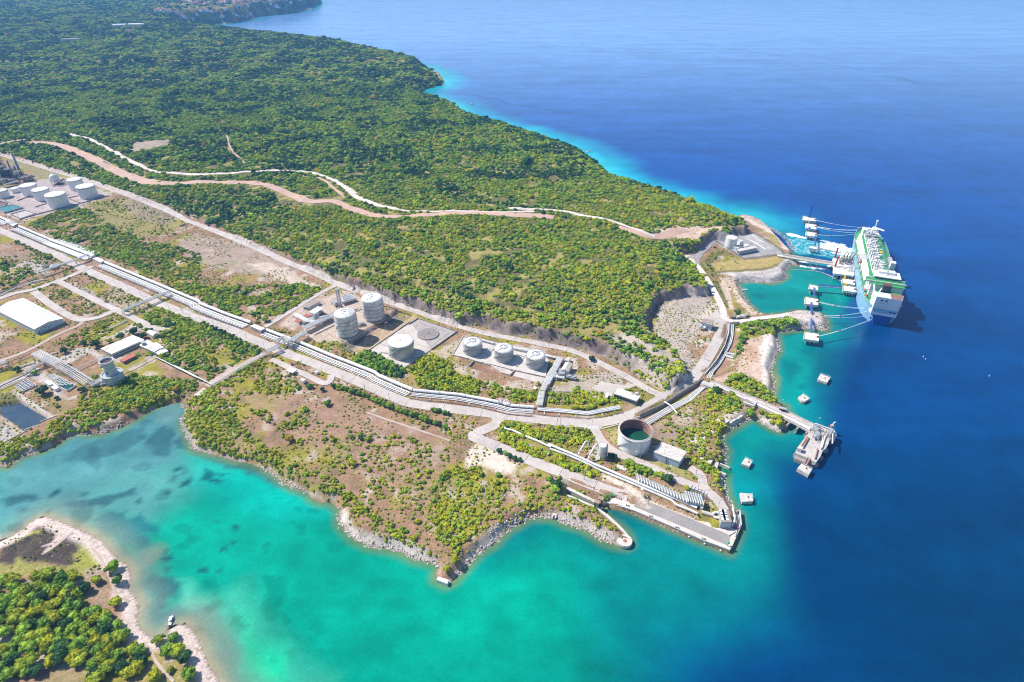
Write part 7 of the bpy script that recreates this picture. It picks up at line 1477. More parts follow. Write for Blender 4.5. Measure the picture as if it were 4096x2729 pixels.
# ---------------------------------------------------------------- new gas pier
DW = mat('new_concrete', (.80, .76, .70), .8, (.70, .66, .61), .3)
def dolphin(k, s, label, zt=8.0, th=3.0, n=(3, 2), name='mooring_dolphin', hook=True, rail=True):
    P = poly(' '.join([k, s]), zt); cx_ = sum(p[0] for p in P)/4; cy_ = sum(p[1] for p in P)/4; o = (cx_, cy_, 0); t = thing(name, label, 'mooring dolphin', o); m = MB(o); m.prism(P, zt-th, zt); m.obj('cap', DW, t)
    for i in range(n[0]):
        for j in range(n[1]):
            u, v = (i+.5)/n[0], (j+.5)/n[1]; u = .08+u*.84; v = .1+v*.8
            q = [P[0][w]*(1-u)*(1-v)+P[1][w]*u*(1-v)+P[2][w]*u*v+P[3][w]*(1-u)*v for w in (0, 1)]; m = MB(o); m.tube([(*q, -5), (*q, zt-th)], .75, 10); m.obj('pile', WHITED, t)
    if hook: m = MB(o); e = [P[1][w]*.42+P[2][w]*.42+cx_*.16 if w == 0 else P[1][w]*.42+P[2][w]*.42+cy_*.16 for w in (0, 1)]; m.box((e[0], e[1], zt+.7), (2.4, 1.6, 1.4)); m.bar((e[0]-1.5, e[1], zt+1), (e[0]+2.5, e[1], zt+1), .5); m.obj('mooring_hook', mat('hook_dark', (.22, .10, .09), .7), t)
    if rail:
        m = MB(o)
        for a, b_ in ((P[0], P[1]), (P[3], P[0])): m.bar((*a, zt+1.1), (*b_, zt+1.1), .2); m.bar((*a, zt+.6), (*b_, zt+.6), .12)
        m.obj('handrail', YEL, t)
    return t, P
dolphin('I', '438,333 645,368 643,412 430,395', 'northernmost pale dolphin carrying the blue lattice tower'); dolphin('I', '480,445 650,470 648,540 478,515', 'second pale dolphin from the north'); dolphin('I', '485,572 652,598 650,655 480,632', 'third pale dolphin from the north beside the foam'); dolphin('I', '542,798 662,822 660,852 538,832', 'small pale dolphin standing in the foam', n=(2, 2), hook=False)
dolphin('K', '615,395 775,430 770,500 602,472', 'small pale dolphin at the inner end of the blue truss bridge', hook=False, n=(2, 2)); dolphin('K', '538,618 775,662 775,765 528,738', 'pale dolphin between truss bridge and rubble breakwater'); dolphin('K', '530,1245 785,1282 785,1408 515,1368', 'southernmost pale dolphin in the green water')
dolphin('K', '1200,285 1428,322 1432,402 1200,370', 'breasting dolphin nearest the jetty head, alongside the ship', n=(4, 2)); dolphin('K', '1212,405 1445,448 1450,532 1215,502', 'breasting dolphin at the end of the blue truss bridge, alongside the ship', n=(4, 2))
t, P = solid('K 545,898 775,938 775,1035 538,1000', 5.6, 'pale mooring pad set in the rubble breakwater', 'mooring_pad', 'mooring pad', DW, 0); m = MB(tuple(t.location)); q = at('K', 745, 975, 6); m.box((*q, 6.3), (2.4, 1.6, 1.4)); m.obj('mooring_hook', mat('hook_dark', (.22, .10, .09), .7), t)
wall('K 500,870 495,1000 560,1055', 1.2, .5, 'thin white kerb wall on the rubble breakwater', WHITE, top=5.6)
# jetty head
t, P = solid('I 905,1000 915,985 1030,1000 1225,1020 1245,1090 1240,1270 920,1230 912,1060', 9, 'wide pale jetty head beside the gas ship', 'pier_platform', 'pier', DW, 6.2, 'deck'); o = tuple(t.location)
for i in range(6):
    for j in range(3): q = at('I', 930+i*58, 1235-j*90+i*6, 8); m = MB(o); m.tube([(*q, -5), (*q, 6.2)], .8, 10); m.obj('pile', WHITED, t)
m = MB(o); a = at('I', 915, 1110, 9.05); b_ = at('I', 1235, 1150, 9.05); m.bar((*a, 9.1), (*b_, 9.1), 3.2, .15); m.obj('drive_strip', ASPHG, t)
t, P = solid('I 1030,918 1185,942 1175,1010 1020,985', 14, 'raised white platform on the north side of the jetty head', 'raised_platform', 'platform', WHITE, 11, 'deck'); o = tuple(t.location)
for q in P: m = MB(o); m.bar((*q, 6), (q[0], q[1], 11), .7); m.obj('column', STEEL, t)
for i in range(4):
    p = at('I', 1060+i*45, 1045+i*6, 9); t = thing('loading_crane', ['dark loading arm furthest from the ship', 'dark loading arm second from the ship', 'dark loading arm third from land', 'dark loading arm closest to the ship'][i], 'loading arm', (*p, 9)); m = MB(); m.tube([(0, 0, 0), (0, 0, 10)], .7, 8); m.box((0, 0, .6), (2.5, 2.5, 1.2)); m.obj('riser', DARKM, t); m = MB(); m.bar((-2.5, 0, 7), (3.5, 1, 16), .8); m.bar((3.5, 1, 16), (7.5, 2.5, 9), .6); m.obj('boom', mat('arm_grey', (.28, .27, .25), .6, (.45, .34, .12), .4), t); m = MB(); m.box((-3.4, 0, 6.2), (1.8, 1.6, 1.8)); m.obj('counterweight', mat('arm_yellow', (.45, .34, .10), .6), t)
skid('I', 1110, 1050, 20, 7, 5, .2, 'pipe manifold under the loading arms of the jetty head', 14, True, 70, 'pipe manifold', 'pipe_manifold')
for o_ in COL.objects:
    if o_.name.startswith('pipe_manifold'): o_.location.z = 9; p = at('I', 1110, 1065, 10); o_.location.x = p[0]; o_.location.y = p[1]
for (x_, y_, lb) in ((937, 990, 'red lattice monitor tower at the north corner of the jetty head'), (942, 1130, 'red lattice monitor tower at the land side of the jetty head')):
    p = at('I', x_, y_, 9); t = thing('monitor_tower', lb, 'tower', (*p, 9)); m = MB(); lattice(m, (0, 0), (0, 0), 1.3, 1.1, 0, 15.5, 8, .35); m.obj('mast', REDP, t); m = MB(); m.box((0, 0, 15.8), (2.2, 2.2, .5)); m.obj('platform', REDP, t)
p = at('I', 1165, 1190, 9); t = thing('gangway_tower', 'grey gangway tower frame leaning over to the gas ship', 'gangway tower', (*p, 9)); m = MB(); lattice(m, (0, 0), (0, 0), 5, 4.4, 0, 13, 4, .35); m.obj('frame', STEEL, t); q = at('I', 1300, 1138, 22); m = MB(); m.bar((0, 0, 10), (q[0]-p[0], q[1]-p[1], 13), 1.4, 1.2); m.obj('gangway', STEEL, t)
# trestle to land
t, P = solid('H 1495,632 1560,636 1900,690 2185,735 2180,770 1900,725 1560,668 1500,655', 8.4, 'pale road bridge from the reception site out to the jetty head', 'access_bridge', 'bridge', DW, 7.2, 'deck'); o = tuple(t.location)
for a_, b_, mt_ in (('H 1560,637 1900,691 2180,735', 'guard_rail', YEL), ('H 1560,667 1900,723 2180,768', 'guard_rail', YEL), ('H 1560,650 1900,706 2180,750', 'road_strip', ASPHG)):
    Q = poly(a_, 8.5); m = MB(o)
    for u, v in zip(Q, Q[1:]): m.bar((*u, 9.2 if mt_ is YEL else 8.45), (*v, 9.2 if mt_ is YEL else 8.45), .25 if mt_ is YEL else 2.8, .5 if mt_ is YEL else .12)
    m.obj(b_, mt_, t)
for x_, y_ in ((1925, 745), (1640, 700)):
    a = at('H', x_-30, y_-8, 5); b_ = at('H', x_+40, y_+6, 5); m = MB(o); m.bar((*a, 6), (*b_, 6), 2.4, 2.2); m.obj('pier_cap', DW, t)
    for q in (a, b_): m = MB(o); m.tube([(*q, -5), (*q, 6)], .9, 10); m.obj('pile', WHITED, t)
for j, off in enumerate((.9, 2.1, 3.2)):
    Q = side(poly('H 1480,630 1560,636 1900,690 2185,735', 8.5), -off); t2 = thing('bridge_pipe', ['pipe along the railing of the access bridge', 'second pipe on the access bridge', 'inner pipe on the access bridge'][j], 'pipeline', (*Q[0], 8.4)); m = MB((*Q[0], 8.4)); m.tube([(*q, 9.0) for q in Q], .32, 6); m.obj('pipe', [WHITE, WHITED, STEEL][j], t2)
def fb(k, a, b_, label, z=8.2, **kw): footbridge((*at(k, *a, z), z), (*at(k, *b_, z), z), label, **kw)
fb('I', (535, 500), (533, 575), 'short blue footbridge between second and third dolphin'); fb('I', (630, 640), (632, 805), 'long blue footbridge down to the dolphin in the foam'); fb('I', (535, 405), (533, 450), 'brown footbridge between the two northern dolphins', mt=mat('tan_steel', (.45, .36, .26), .6)); fb('I', (660, 838), (1030, 918), 'pale grey footbridge over the foam to the jetty head', mt=GREYM, w=1.6)
fb('K', (700, 450), (702, 640), 'blue footbridge from the small dolphin to the next one south'); fb('K', (650, 715), (650, 915), 'blue footbridge from the dolphin to the rubble breakwater'); fb('K', (652, 1005), (648, 1262), 'blue footbridge from the breakwater to the southernmost dolphin'); fb('K', (768, 425), (1212, 460), 'long bright blue truss bridge across the cove', h=2.6, w=2.4)
fb('K', (1248, 235), (1252, 300), 'yellow footbridge from the jetty head to the breasting dolphin', mt=YEL); fb('K', (1266, 372), (1268, 425), 'yellow footbridge between the two breasting dolphins', mt=YEL)
p = at('I', 530, 350, 8); t = thing('lattice_tower', 'blue lattice tower standing on the northernmost dolphin', 'lattice tower', (*p, 8)); m = MB(); lattice(m, (0, 0), (0, 0), 2.4, 2.0, 0, 20, 9, .45); m.obj('frame', BLUEW, t); m = MB(); m.box((0, 0, .2), (3.2, 3.2, .4)); m.obj('base_plate', STEEL, t)
# floating barrier
t = thing('floating_boom', 'thin red and white floating barrier curving across the cove', 'floating boom', (*at('K', 310, 130), 0)); m = MB(tuple(t.location)); Q = [(*at('K', x_, y_), .25) for x_, y_ in ((310, 130), (430, 140), (560, 145), (700, 155), (830, 180), (960, 230), (1080, 290), (1190, 338))]; m.tube(Q, .4, 6); m.obj('float', mat('boom_float', (.75, .62, .58), .6, (.60, .20, .15), .5), t)
# ---------------------------------------------------------------- the gas ship
ST = Vector((*at('J', 620, 1482, 0), 0)); BW = Vector((*at('J', 490, 190, 24), 0)); d_ = (BW-ST).normalized(); pt = Vector((-d_.y, d_.x, 0)); ST = ST+pt*4.6-d_*5; BW = BW+pt*9.5; ax = (BW-ST).normalized(); LEN = (BW-ST).length; ry = Vector((ax.y, -ax.x, 0))   # ry: starboard
hd = math.atan2(ax.y, ax.x); ship = thing('gas_tanker', 'huge gas carrier moored at the pier with green decks and a pale blue hull', 'ship', (ST.x, ST.y, 0), hd)
def sl(x, y, z):       # picture crop J at height z -> ship metres (forward, port)
    p = at('J', x, y, z); d = Vector((p[0]-ST.x, p[1]-ST.y, 0)); return (d.dot(ax), -d.dot(ry))
HB = 22.0; print('SHIP len', LEN, 'mid port', sl(243, 560, 22), 'mid stbd', sl(745, 620, 22), 'stern', sl(455, 1360, 14), sl(790, 1410, 14), 'bridge', sl(370, 845, 44), sl(895, 912, 44), 'transom top', sl(550, 1110, 38), sl(875, 1162, 38))
stn = [(0, .30, .62), (.015, .45, .70), (.05, .72, .86), (.10, .90, .94), (.18, .98, 1), (.5, 1, 1), (.72, .97, 1), (.82, .80, .95), (.89, .56, .82), (.945, .30, .60), (.98, .12, .36), (1.0, .02, .14)]
zs = [(-4, .9), (0, 1.0), (7.5, None), (14, None), (22.5, None)]
V = []; 
for f_, wl, dk in stn:
    for i, (z, _) in enumerate(zs):
        u = max(0, z)/22.5; h_ = HB*(wl+(dk-wl)*u**(1.0)); xx_ = f_*LEN+(u*6-3 if f_ > .9 else 0)-(u*2 if f_ < .01 else 0)
        zz = z+(2.2 if i == 4 and f_ > .9 else 0); V.append((xx_, h_, zz)); V.append((xx_, -h_, zz))
n = len(zs)*2; Fh = []; mi = []
for s_ in range(len(stn)-1):
    for i in range(len(zs)-1):
        a = s_*n+i*2; Fh.append((a, a+n, a+n+2, a+2)); Fh.append((a+1, a+3, a+n+3, a+n+1)); mi += [1 if i < 2 else 0]*2
for i in range(len(zs)-1): a = i*2; Fh.append((a, a+2, a+3, a+1)); mi.append(1 if i < 3 else 0); b_ = (len(stn)-1)*n+i*2; Fh.append((b_, b_+1, b_+3, b_+2)); mi.append(0)
me = mesh_from('hull', V, Fh, [HULLB, HULLD], mi, False); ho = bpy.data.objects.new('hull', me); COL.objects.link(ho); ho.parent = ship
# deep blue only aft and below; lighter along the sides
for pl in me.polygons:
    c_ = pl.center
    if pl.material_index == 1 and c_.x > LEN*.03 and c_.z > 0: pl.material_index = 0
m = MB(); Pd = [(f_*LEN+(3 if f_ > .9 else 0), HB*dk-.3) for f_, wl, dk in stn]; Pd = Pd+[(x, -y) for x, y in Pd[::-1]]; m.prism(Pd, 21.5, 22.6); m.obj('main_deck', GREEND, ship)
m = MB()
for s_ in (1, -1):
    Q = [(f_*LEN+(3 if f_ > .9 else 0), s_*(HB*dk-.2), 23.8+(1.2 if f_ > .9 else 0)) for f_, wl, dk in stn]
    m.tube(Q, .18, 4)
m.obj('bulwark_rail', WHITE, ship)
x0, x1 = LEN*.27, LEN*.90; m = MB()     # trunk with sloped white sides
V = []
for x_, wb, wt in ((x0, 18.2, 12.5), (x1-30, 18.2, 12.5), (x1, 11.5, 7)):
    V += [(x_, wb, 22.6), (x_, wt, 29.5), (x_, -wt, 29.5), (x_, -wb, 22.6)]
m.v = V; m.f = [(0, 4, 5, 1), (4, 8, 9, 5), (3, 2, 6, 7), (7, 6, 10, 11), (0, 1, 2, 3), (8, 11, 10, 9)]; m.m = [0, 0, 0, 0, 0, 0]; m.obj('trunk_side', WHITE, ship)
m = MB(); m.prism([(x0, 12.5), (x1-30, 12.5), (x1, 7), (x1, -7), (x1-30, -12.5), (x0, -12.5)], 29.3, 29.7); m.obj('trunk_deck', GREEND, ship)
r_ = random.Random(4)
for j in range(7): m = MB(); yy = 9-j*2.1; m.tube([(x0+4, yy, 31), (x1-22-j*4, yy, 31)], .45 if j % 2 else .7, 6); m.obj('deck_pipe', WHITE if j != 4 else GREYM, ship)
for j in range(44): xx_ = x0+6+j*(x1-x0-26)/44; m = MB(); w_ = r_.uniform(5, 11); yy = r_.uniform(-7, 4); m.tube([(xx_, yy-w_/2, 29.6), (xx_, yy-w_/2, 32), (xx_, yy+w_/2, 32), (xx_, yy+w_/2, 29.6)], r_.choice((.35, .5, .75)), 5); m.obj('cross_pipe', WHITE if j % 4 else STEEL, ship)
for j in range(18): xx_ = x0+6+j*8; m = MB(); m.box((xx_, r_.uniform(-7, 8), 31.2), (r_.uniform(2, 5), r_.uniform(2, 6), r_.uniform(2, 5))); m.obj('deck_house', WHITE, ship)
m = MB(); m.box((LEN*.60, -8.5, 29.9), (7, 4, .5)); m.obj('yellow_cover', YEL, ship)
for (fx, yy, zz, lx, ly, lz, nm, mt_) in [(.80, 2, 30, 16, 12, 8, 'regas_frame', STEEL), (.84, -4, 31, 10, 8, 12, 'regas_tower', WHITE), (.90, 5, 27, 12, 9, 8, 'bow_house', WHITE), (.52, -19, 25, 26, 5, 6, 'side_unit', GREYM), (.46, -19, 27, 8, 6, 9, 'side_house', WHITE), (.50, 19, 25, 16, 4, 3, 'manifold_platform', mat('brown_deck', (.30, .16, .12), .8))]:
    m = MB(); m.box((LEN*fx, yy, zz+lz/2-3), (lx, ly, lz)); m.obj(nm, mt_, ship)
for j in range(12): m = MB(); m.tube([(LEN*.80+r_.uniform(-9, 9), r_.uniform(-7, 8), 30), (LEN*.80+r_.uniform(-9, 9), r_.uniform(-7, 8), r_.uniform(36, 42))], r_.uniform(.5, 1.0), 6); m.tube([(LEN*.80+r_.uniform(-12, 12), -8, 37), (LEN*.80+r_.uniform(-12, 12), 8, 37)], .6, 6); m.obj('regas_pipe', WHITE if j % 3 else STEEL, ship)
m = MB(); m.bar((LEN*.86, -2, 40), (LEN*.78, -13, 44), 1.6, 1.6); m.lathe((LEN*.89, -6, 30), [(1, 0), (1, 16)], 8); m.sphere((LEN*.89, -6, 47), 1.8, 10); m.obj('crane', WHITE, ship)
for j in range(6): m = MB(); m.tube([(LEN*.50+j*3-7, 20.5, 24), (LEN*.50+j*3-7, 20, 30), (LEN*.50+j*3-7, 8, 32)], .6, 6); m.obj('manifold_pipe', WHITE, ship)
# superstructure
m = MB(); m.bbox(LEN*.115, LEN*.235, -19, 17, 22.6, 38.5); m.obj('accommodation_block', WHITE, ship)
m = MB(); m.bbox(LEN*.11, LEN*.24, -19.6, 17.6, 38.5, 39); m.obj('accommodation_deck', GREEND, ship)
m = MB(); m.bbox(LEN*.17, LEN*.235, -15, 13, 39, 43); m.obj('bridge_house', WHITE, ship); m = MB(); m.bbox(LEN*.17-.05, LEN*.236, -15.05, 13.05, 40.3, 41.8); m.obj('bridge_windows', GLASS, ship)
m = MB(); m.bbox(LEN*.165, LEN*.238, -16, 14, 43, 43.6); m.obj('bridge_roof', WHITE, ship); m = MB(); m.bbox(LEN*.135, LEN*.172, -21.5, 22.5, 38.6, 39.6); m.obj('bridge_wing', GREEND, ship); m = MB(); m.bbox(LEN*.133, LEN*.136, -21.5, 22.5, 39.6, 41); m.bbox(LEN*.171, LEN*.174, -21.5, 22.5, 39.6, 41); m.obj('wing_parapet', WHITE, ship)
m = MB(); m.bbox(LEN*.235, LEN*.29, -21, -8, 22.6, 31); m.obj('side_block', WHITE, ship); m = MB(); m.bbox(LEN*.235, LEN*.29, -21.2, -7.8, 31, 31.4); m.obj('side_deck', GREEND, ship)
m = MB(); m.bbox(LEN*.20, LEN*.23, -10, 9, 43.6, 46.5); m.obj('wheelhouse_top', WHITE, ship); m = MB(); lattice(m, (LEN*.19, 0), (LEN*.19, 0), 2, 1, 43.6, 53, 4, .3); m.obj('radar_mast', WHITE, ship)
m = MB(); m.bbox(LEN*.055, LEN*.085, -2, 6.5, 22.6, 45); m.obj('funnel', mat('funnel_dark', (.035, .07, .10), .5), ship); m = MB(); m.bbox(LEN*.054, LEN*.086, -2.3, 6.8, 45, 46); m.obj('funnel_top', mat('funnel_brown', (.16, .08, .06), .7), ship)
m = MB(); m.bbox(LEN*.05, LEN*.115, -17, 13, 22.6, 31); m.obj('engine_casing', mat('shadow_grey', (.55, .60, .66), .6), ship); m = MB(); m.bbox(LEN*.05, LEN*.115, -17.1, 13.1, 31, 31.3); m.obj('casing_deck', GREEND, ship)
tr = mat('stern_block', (.72, .75, .80), .6, (.66, .69, .74), .1); m = MB(); m.prism([(-1.5, 13.6), (LEN*.045, 16), (LEN*.045, -16.5), (-1.5, -13.8)], 13.5, 37.5); m.obj('stern_block', tr, ship); m = MB(); m.prism([(-1.2, -2), (LEN*.044, -2), (LEN*.044, -16), (-1.2, -13.3)], 37.5, 37.8); m.obj('stern_deck', mat('brown_deck', (.30, .16, .12), .8), ship)  # stern is white paint; its shade is put into this blue-grey
for yy, zz, ss_ in [(7, 33.5, 2.4), (2, 33.5, 2.4), (8, 30, .9), (4.5, 30, .9), (0, 30, .9), (8, 25, .9), (4.5, 25, .9), (0, 25, .9), (-6.5, 20, 2.8), (-10.5, 20, 2.8)]: m = MB(); m.box((-1.62, yy, zz), (.35, ss_, ss_*.9)); m.obj('stern_window', GLASS, ship)
m = MB(); m.bar((LEN*.04, 12, 30), (LEN*.11, 3, 43), 1.2); m.bar((LEN*.035, 14, 33), (LEN*.10, 15, 40), 1.4); m.obj('stores_crane', WHITE, ship)
for i, (fx, yy) in enumerate(((.15, 20), (.09, 19))): m = MB(); m.sphere((LEN*fx, yy, 25), 1.9, 10, .7); m.obj('lifeboat', mat('lifeboat_red', (.70, .06, .03), .5), ship)
for fx, yy in ((.09, -18.5), (.16, 19)): m = MB(); m.box((LEN*fx, yy, 26), (9, 3, 3)); m.obj('deck_box', WHITE if yy > 0 else GREYM, ship)
for k_ in range(7): m = MB(); m.box((LEN*(.115+.016*k_), 17.6, 30), (1.2, .2, 1.2)); m.obj('cabin_window', GLASS, ship)
for j in range(26): xx_ = r_.uniform(.28, .80)*LEN; yy = r_.uniform(-17, -13.5) if j % 3 else 19.8; m = MB(); m.tube([(xx_, yy, 23.2), (xx_+r_.uniform(4, 12), yy, 23.6)], r_.uniform(.3, .6), 5); m.obj('deck_fitting', WHITE if j % 2 else STEEL, ship)
for j in range(9): a = LEN*(.79+.02*(j % 5)); m = MB(); m.box((a+r_.uniform(-2, 2), -7+j*1.9, 31), (4, 3.4, r_.uniform(4, 12))); m.obj('regas_module', WHITE if j % 3 else STEEL, ship)
for j in range(5): m = MB(); m.box((LEN*(.245+.012*j), -4+j*2.6, 30.5), (5, 4, r_.uniform(3, 8))); m.obj('deck_locker', WHITE, ship)
for s_ in (-1, 1): m = MB(); m.box((LEN*.965, s_*3.5, 25.6), (4, 2.2, 2)); m.obj('winch', STEEL, ship)
for j in range(4): m = MB(); m.lathe((LEN*(.32+.14*j), 2, 29.5), [(2.2, 0), (2.0, 3.4), (.6, 4)], 12); m.obj('tank_dome', WHITE, ship)
for j in range(10): m = MB(); m.box((LEN*.238, -13+j*2.7, 34), (.3, 1.4, 1.2)); m.obj('cabin_window', GLASS, ship)
# mooring lines
ML = [((645, 395), (1415, 518), 'I', 'white mooring line from the northernmost dolphin to the bow'), ((650, 492), (1320, 560), 'I', 'upper mooring line from the second dolphin to the bow'), ((650, 505), (1290, 598), 'I', 'lower mooring line from the second dolphin to the bow'), ((650, 500), (1310, 545), 'I', 'middle mooring line from the second dolphin to the bow'), ((650, 622), (1262, 615), 'I', 'level mooring line from the third dolphin to the bow'),
      ((770, 700), (1605, 815), 'K', 'upper mooring line from the dolphin south of the truss bridge'), ((770, 712), (1590, 830), 'K', 'lower mooring line from the dolphin south of the truss bridge'), ((880, 955), (1660, 875), 'K', 'upper mooring line from the breakwater pad to the stern'), ((880, 962), (1660, 882), 'K', 'second mooring line from the breakwater pad to the stern'), ((880, 975), (1670, 960), 'K', 'level mooring line from the breakwater pad to the stern'), ((785, 1320), (1740, 1010), 'K', 'upper mooring line from the southernmost dolphin to the stern'), ((785, 1325), (1740, 1022), 'K', 'lower mooring line from the southernmost dolphin to the stern'), ((1450, 505), (1540, 555), 'K', 'short mooring line from the end breasting dolphin')]
ROPE = mat('rope', (.62, .78, .82), .8, (.30, .62, .74), .05)
for a, b_, k_, lb in ML:
    A_ = (*at(k_, *a, 8.5), 8.5); zb = 22 if k_ == 'I' else 17; B_ = (*at(k_, *b_, zb), zb); t = thing('mooring_line', lb, 'rope', A_); Q = [tuple(A_[i]+(B_[i]-A_[i])*f_-(2.0*4*f_*(1-f_) if i == 2 else 0) for i in range(3)) for f_ in [q/8 for q in range(9)]]
    m = MB(A_); m.tube(Q, .20, 5); m.obj('rope', ROPE, t); m = MB(A_); m.tube(Q[:4], .26, 5); m.obj('tail', WHITE, t); m = MB(A_); q0 = Vector(Q[3]); q1 = Vector(Q[4]); m.tube([q0, q0.lerp(q1, .35)], .34, 5); m.obj('shackle_sleeve', mat('magenta', (.55, .05, .30), .6), t)
# ---------------------------------------------------------------- boats
def boat(k, x, y, L_, rz, label, cab=True, roofc=WHITE):
    px, py = at(k, x, y, 0); t = thing('motor_boat', label, 'boat', (px, py, 0), rz); w = L_*.34; V = []
    for fx, hw, z1 in ((-.5, .42, .9), (-.2, .5, .9), (.2, .46, 1.0), (.42, .2, 1.15), (.5, .02, 1.25)): V += [(fx*L_, hw*w, z1), (fx*L_*.94, hw*w*.7, -.2), (fx*L_*.94, -hw*w*.7, -.2), (fx*L_, -hw*w, z1)]
    m = MB(); m._add(V, [(i*4+j, i*4+j+1, i*4+j+5, i*4+j+4) for i in range(4) for j in range(3)]+[(0, 3, 2, 1), (16, 17, 18, 19)]); m.obj('hull', WHITE, t)
    m = MB(); m.prism([(-.48*L_, .4*w), (.2*L_, .44*w), (.42*L_, .18*w), (.42*L_, -.18*w), (.2*L_, -.44*w), (-.48*L_, -.4*w)], .55, .75); m.obj('deck', mat('boat_deck', (.62, .60, .56), .7), t)
    if cab: m = MB(); m.box((.05*L_, 0, 1.3), (L_*.3, w*.6, 1.2)); m.obj('cabin', GLASS, t); m = MB(); m.box((.02*L_, 0, 2.0), (L_*.36, w*.7, .15)); m.obj('cabin_roof', roofc, t)
    m = MB(); m.box((-.52*L_, 0, .6), (.6, .6, 1.2)); m.obj('outboard', DARKM, t)
boat('R', 1378, 1070, 8.5, 1.75, 'small white motor boat anchored off the shingle spit'); boat('L', 1090, 236, 9, -.05, 'small white boat moored in the green cove', False); boat('a', 843, 509, 13, .2, 'white boat close to the far turquoise shore'); boat('X', 679, 12, 13, .1, 'white boat near the rocks of the far shore')
boat('a', 271, 56, 16, 3.2, 'speedboat pulling a long white wake far out'); boat('a', 213, 148, 13, 0, 'little boat with a thin wake in the far bay'); boat('a', 365, 8, 22, 1, 'white boat near the top of the picture'); boat('P', 3955, 133, 16, .8, 'small white boat alone on the far right water'); boat('P', 3383, 24, 22, .2, 'tiny white boat on the far sea near the top')
for x_, y_ in ((3693, 1428), (3702, 1438)): px, py = at('P', x_, y_); t = thing('buoy', 'small round buoy out on the dark blue water', 'buoy', (px, py, 0), 0, 'two buoys on the blue water'); MB().sphere((0, 0, .3), .6, 10).obj('float', WHITE, t); m = MB(); m.tube([(0, 0, .9), (0, 0, 2)], .12, 5); m.obj('staff', WHITE, t)
px, py = at('P', 3957, 1505); t = thing('buoy', 'single pale buoy at the far right of the sea', 'buoy', (px, py, 0)); MB().sphere((0, 0, .3), .6, 10).obj('float', WHITE, t); m = MB(); m.tube([(0, 0, .9), (0, 0, 2)], .12, 5); m.obj('staff', WHITE, t)
# ---------------------------------------------------------------- street lamps
lp = thing('street_lamp', '', 'street lamp'); m = MB(); m.tube([(0, 0, -.3), (0, 0, 9.5)], .17, 6); m.obj('pole', STEEL, lp); m = MB(); m.bar((0, 0, 9.4), (1.6, 0, 9.7), .16); m.obj('arm', STEEL, lp); m = MB(); m.box((1.9, 0, 9.7), (1.2, .6, .3)); m.obj('lamp_head', WHITED, lp)
first = True
for s, rz, where in [('C 560,130 760,220 1130,370 1350,540 1500,600 1660,690 1990,840 2150,900', 1, 'along the western corridor road'), ('E 100,600 300,680 460,760 640,850 845,900 1055,1020 1270,1110 1500,1210 1735,1310 1980,1400 2240,1530', 1, 'along the corridor road below the gas tanks'),
    ('F 175,1380 465,1480 | G 300,1070 710,1175', 1, 'along the bend of the coast road'), ('E 1410,60 1580,110 1745,190 1855,240 2105,340', -1, 'on the hill road above the gas tanks'), ('F 50,200 460,350 690,420 890,490 1165,590 1425,670 1718,740 2020,800', -1, 'on the hill road below the rock cut'), ('G 255,210 570,250 905,310 1215,440 1745,780', -1, 'on the lower end of the hill road'),
    ('Q 875,110 1220,250 1610,430 | N 540,960 980,1140', 1, 'along the road down to the quay'), ('N 1305,760 1830,980 2280,980 | O 120,120 590,340 985,380 1015,550 1300,800', 1, 'beside the road between open tank and quay'), ('M 885,540 1300,735 1770,940', 1, 'on the old jetty'), ('E 1155,720 1380,600 1825,350', -1, 'along the link road beside the red roofed huts'), ('L 675,600 460,1340 1465,1110', 1, 'near the pier road junction')]:
    for p in line(s):
        t = lp if first else copy_tree(lp); first = False; t.location = (*p, hz(*p)+(7 if 'old jetty' in where else 0)*(hz(*p) < 3)); t.rotation_euler[2] = rz*.8-.5; tag(t, 'slim street lamp '+where, 'street lamp', 'street lamps '+where)
# big floodlights in the gas yard
for x_, y_, lb in ((857, 745, 'tall yard lamp on the wall below the tall gas tanks'), (1058, 605, 'tall yard lamp beside the dark ditch')):
    p = on('Z', x_, y_); t = copy_tree(lp); t.name = 'yard_lamp'; t.location = (*p, hz(*p)); t.scale = (1.2, 1.2, 1.2); tag(t, lb, 'street lamp'); 
    if 'group' in t: del t['group']
p = on('N', 1432, 1290); t = thing('quay_lamp', 'lamp post with a round white head beside the quay sand strip', 'lamp', (*p, hz(*p))); m = MB(); m.tube([(0, 0, 0), (0, 0, 6)], .2, 6); m.obj('pole', STEEL, t); m = MB(); m.lathe((0, 0, 6), [(1.4, 0), (1.1, .5), (.3, .8)], 12); m.obj('lamp_head', WHITE, t)
p = at('O', 1430, 1335, 3.7); t = thing('harbour_light', 'green harbour light at the tip of the quay', 'harbour light', (*p, 3.7)); m = MB(); m.tube([(0, 0, 0), (0, 0, 3.4)], .35, 8); m.obj('post', mat('green_paint', (.03, .50, .25), .5), t); m = MB(); m.lathe((0, 0, 3.4), [(1.2, 0), (1.0, .8), (.3, 1.2)], 12); m.obj('lamp_head', mat('green_paint', (.03, .50, .25), .5), t)
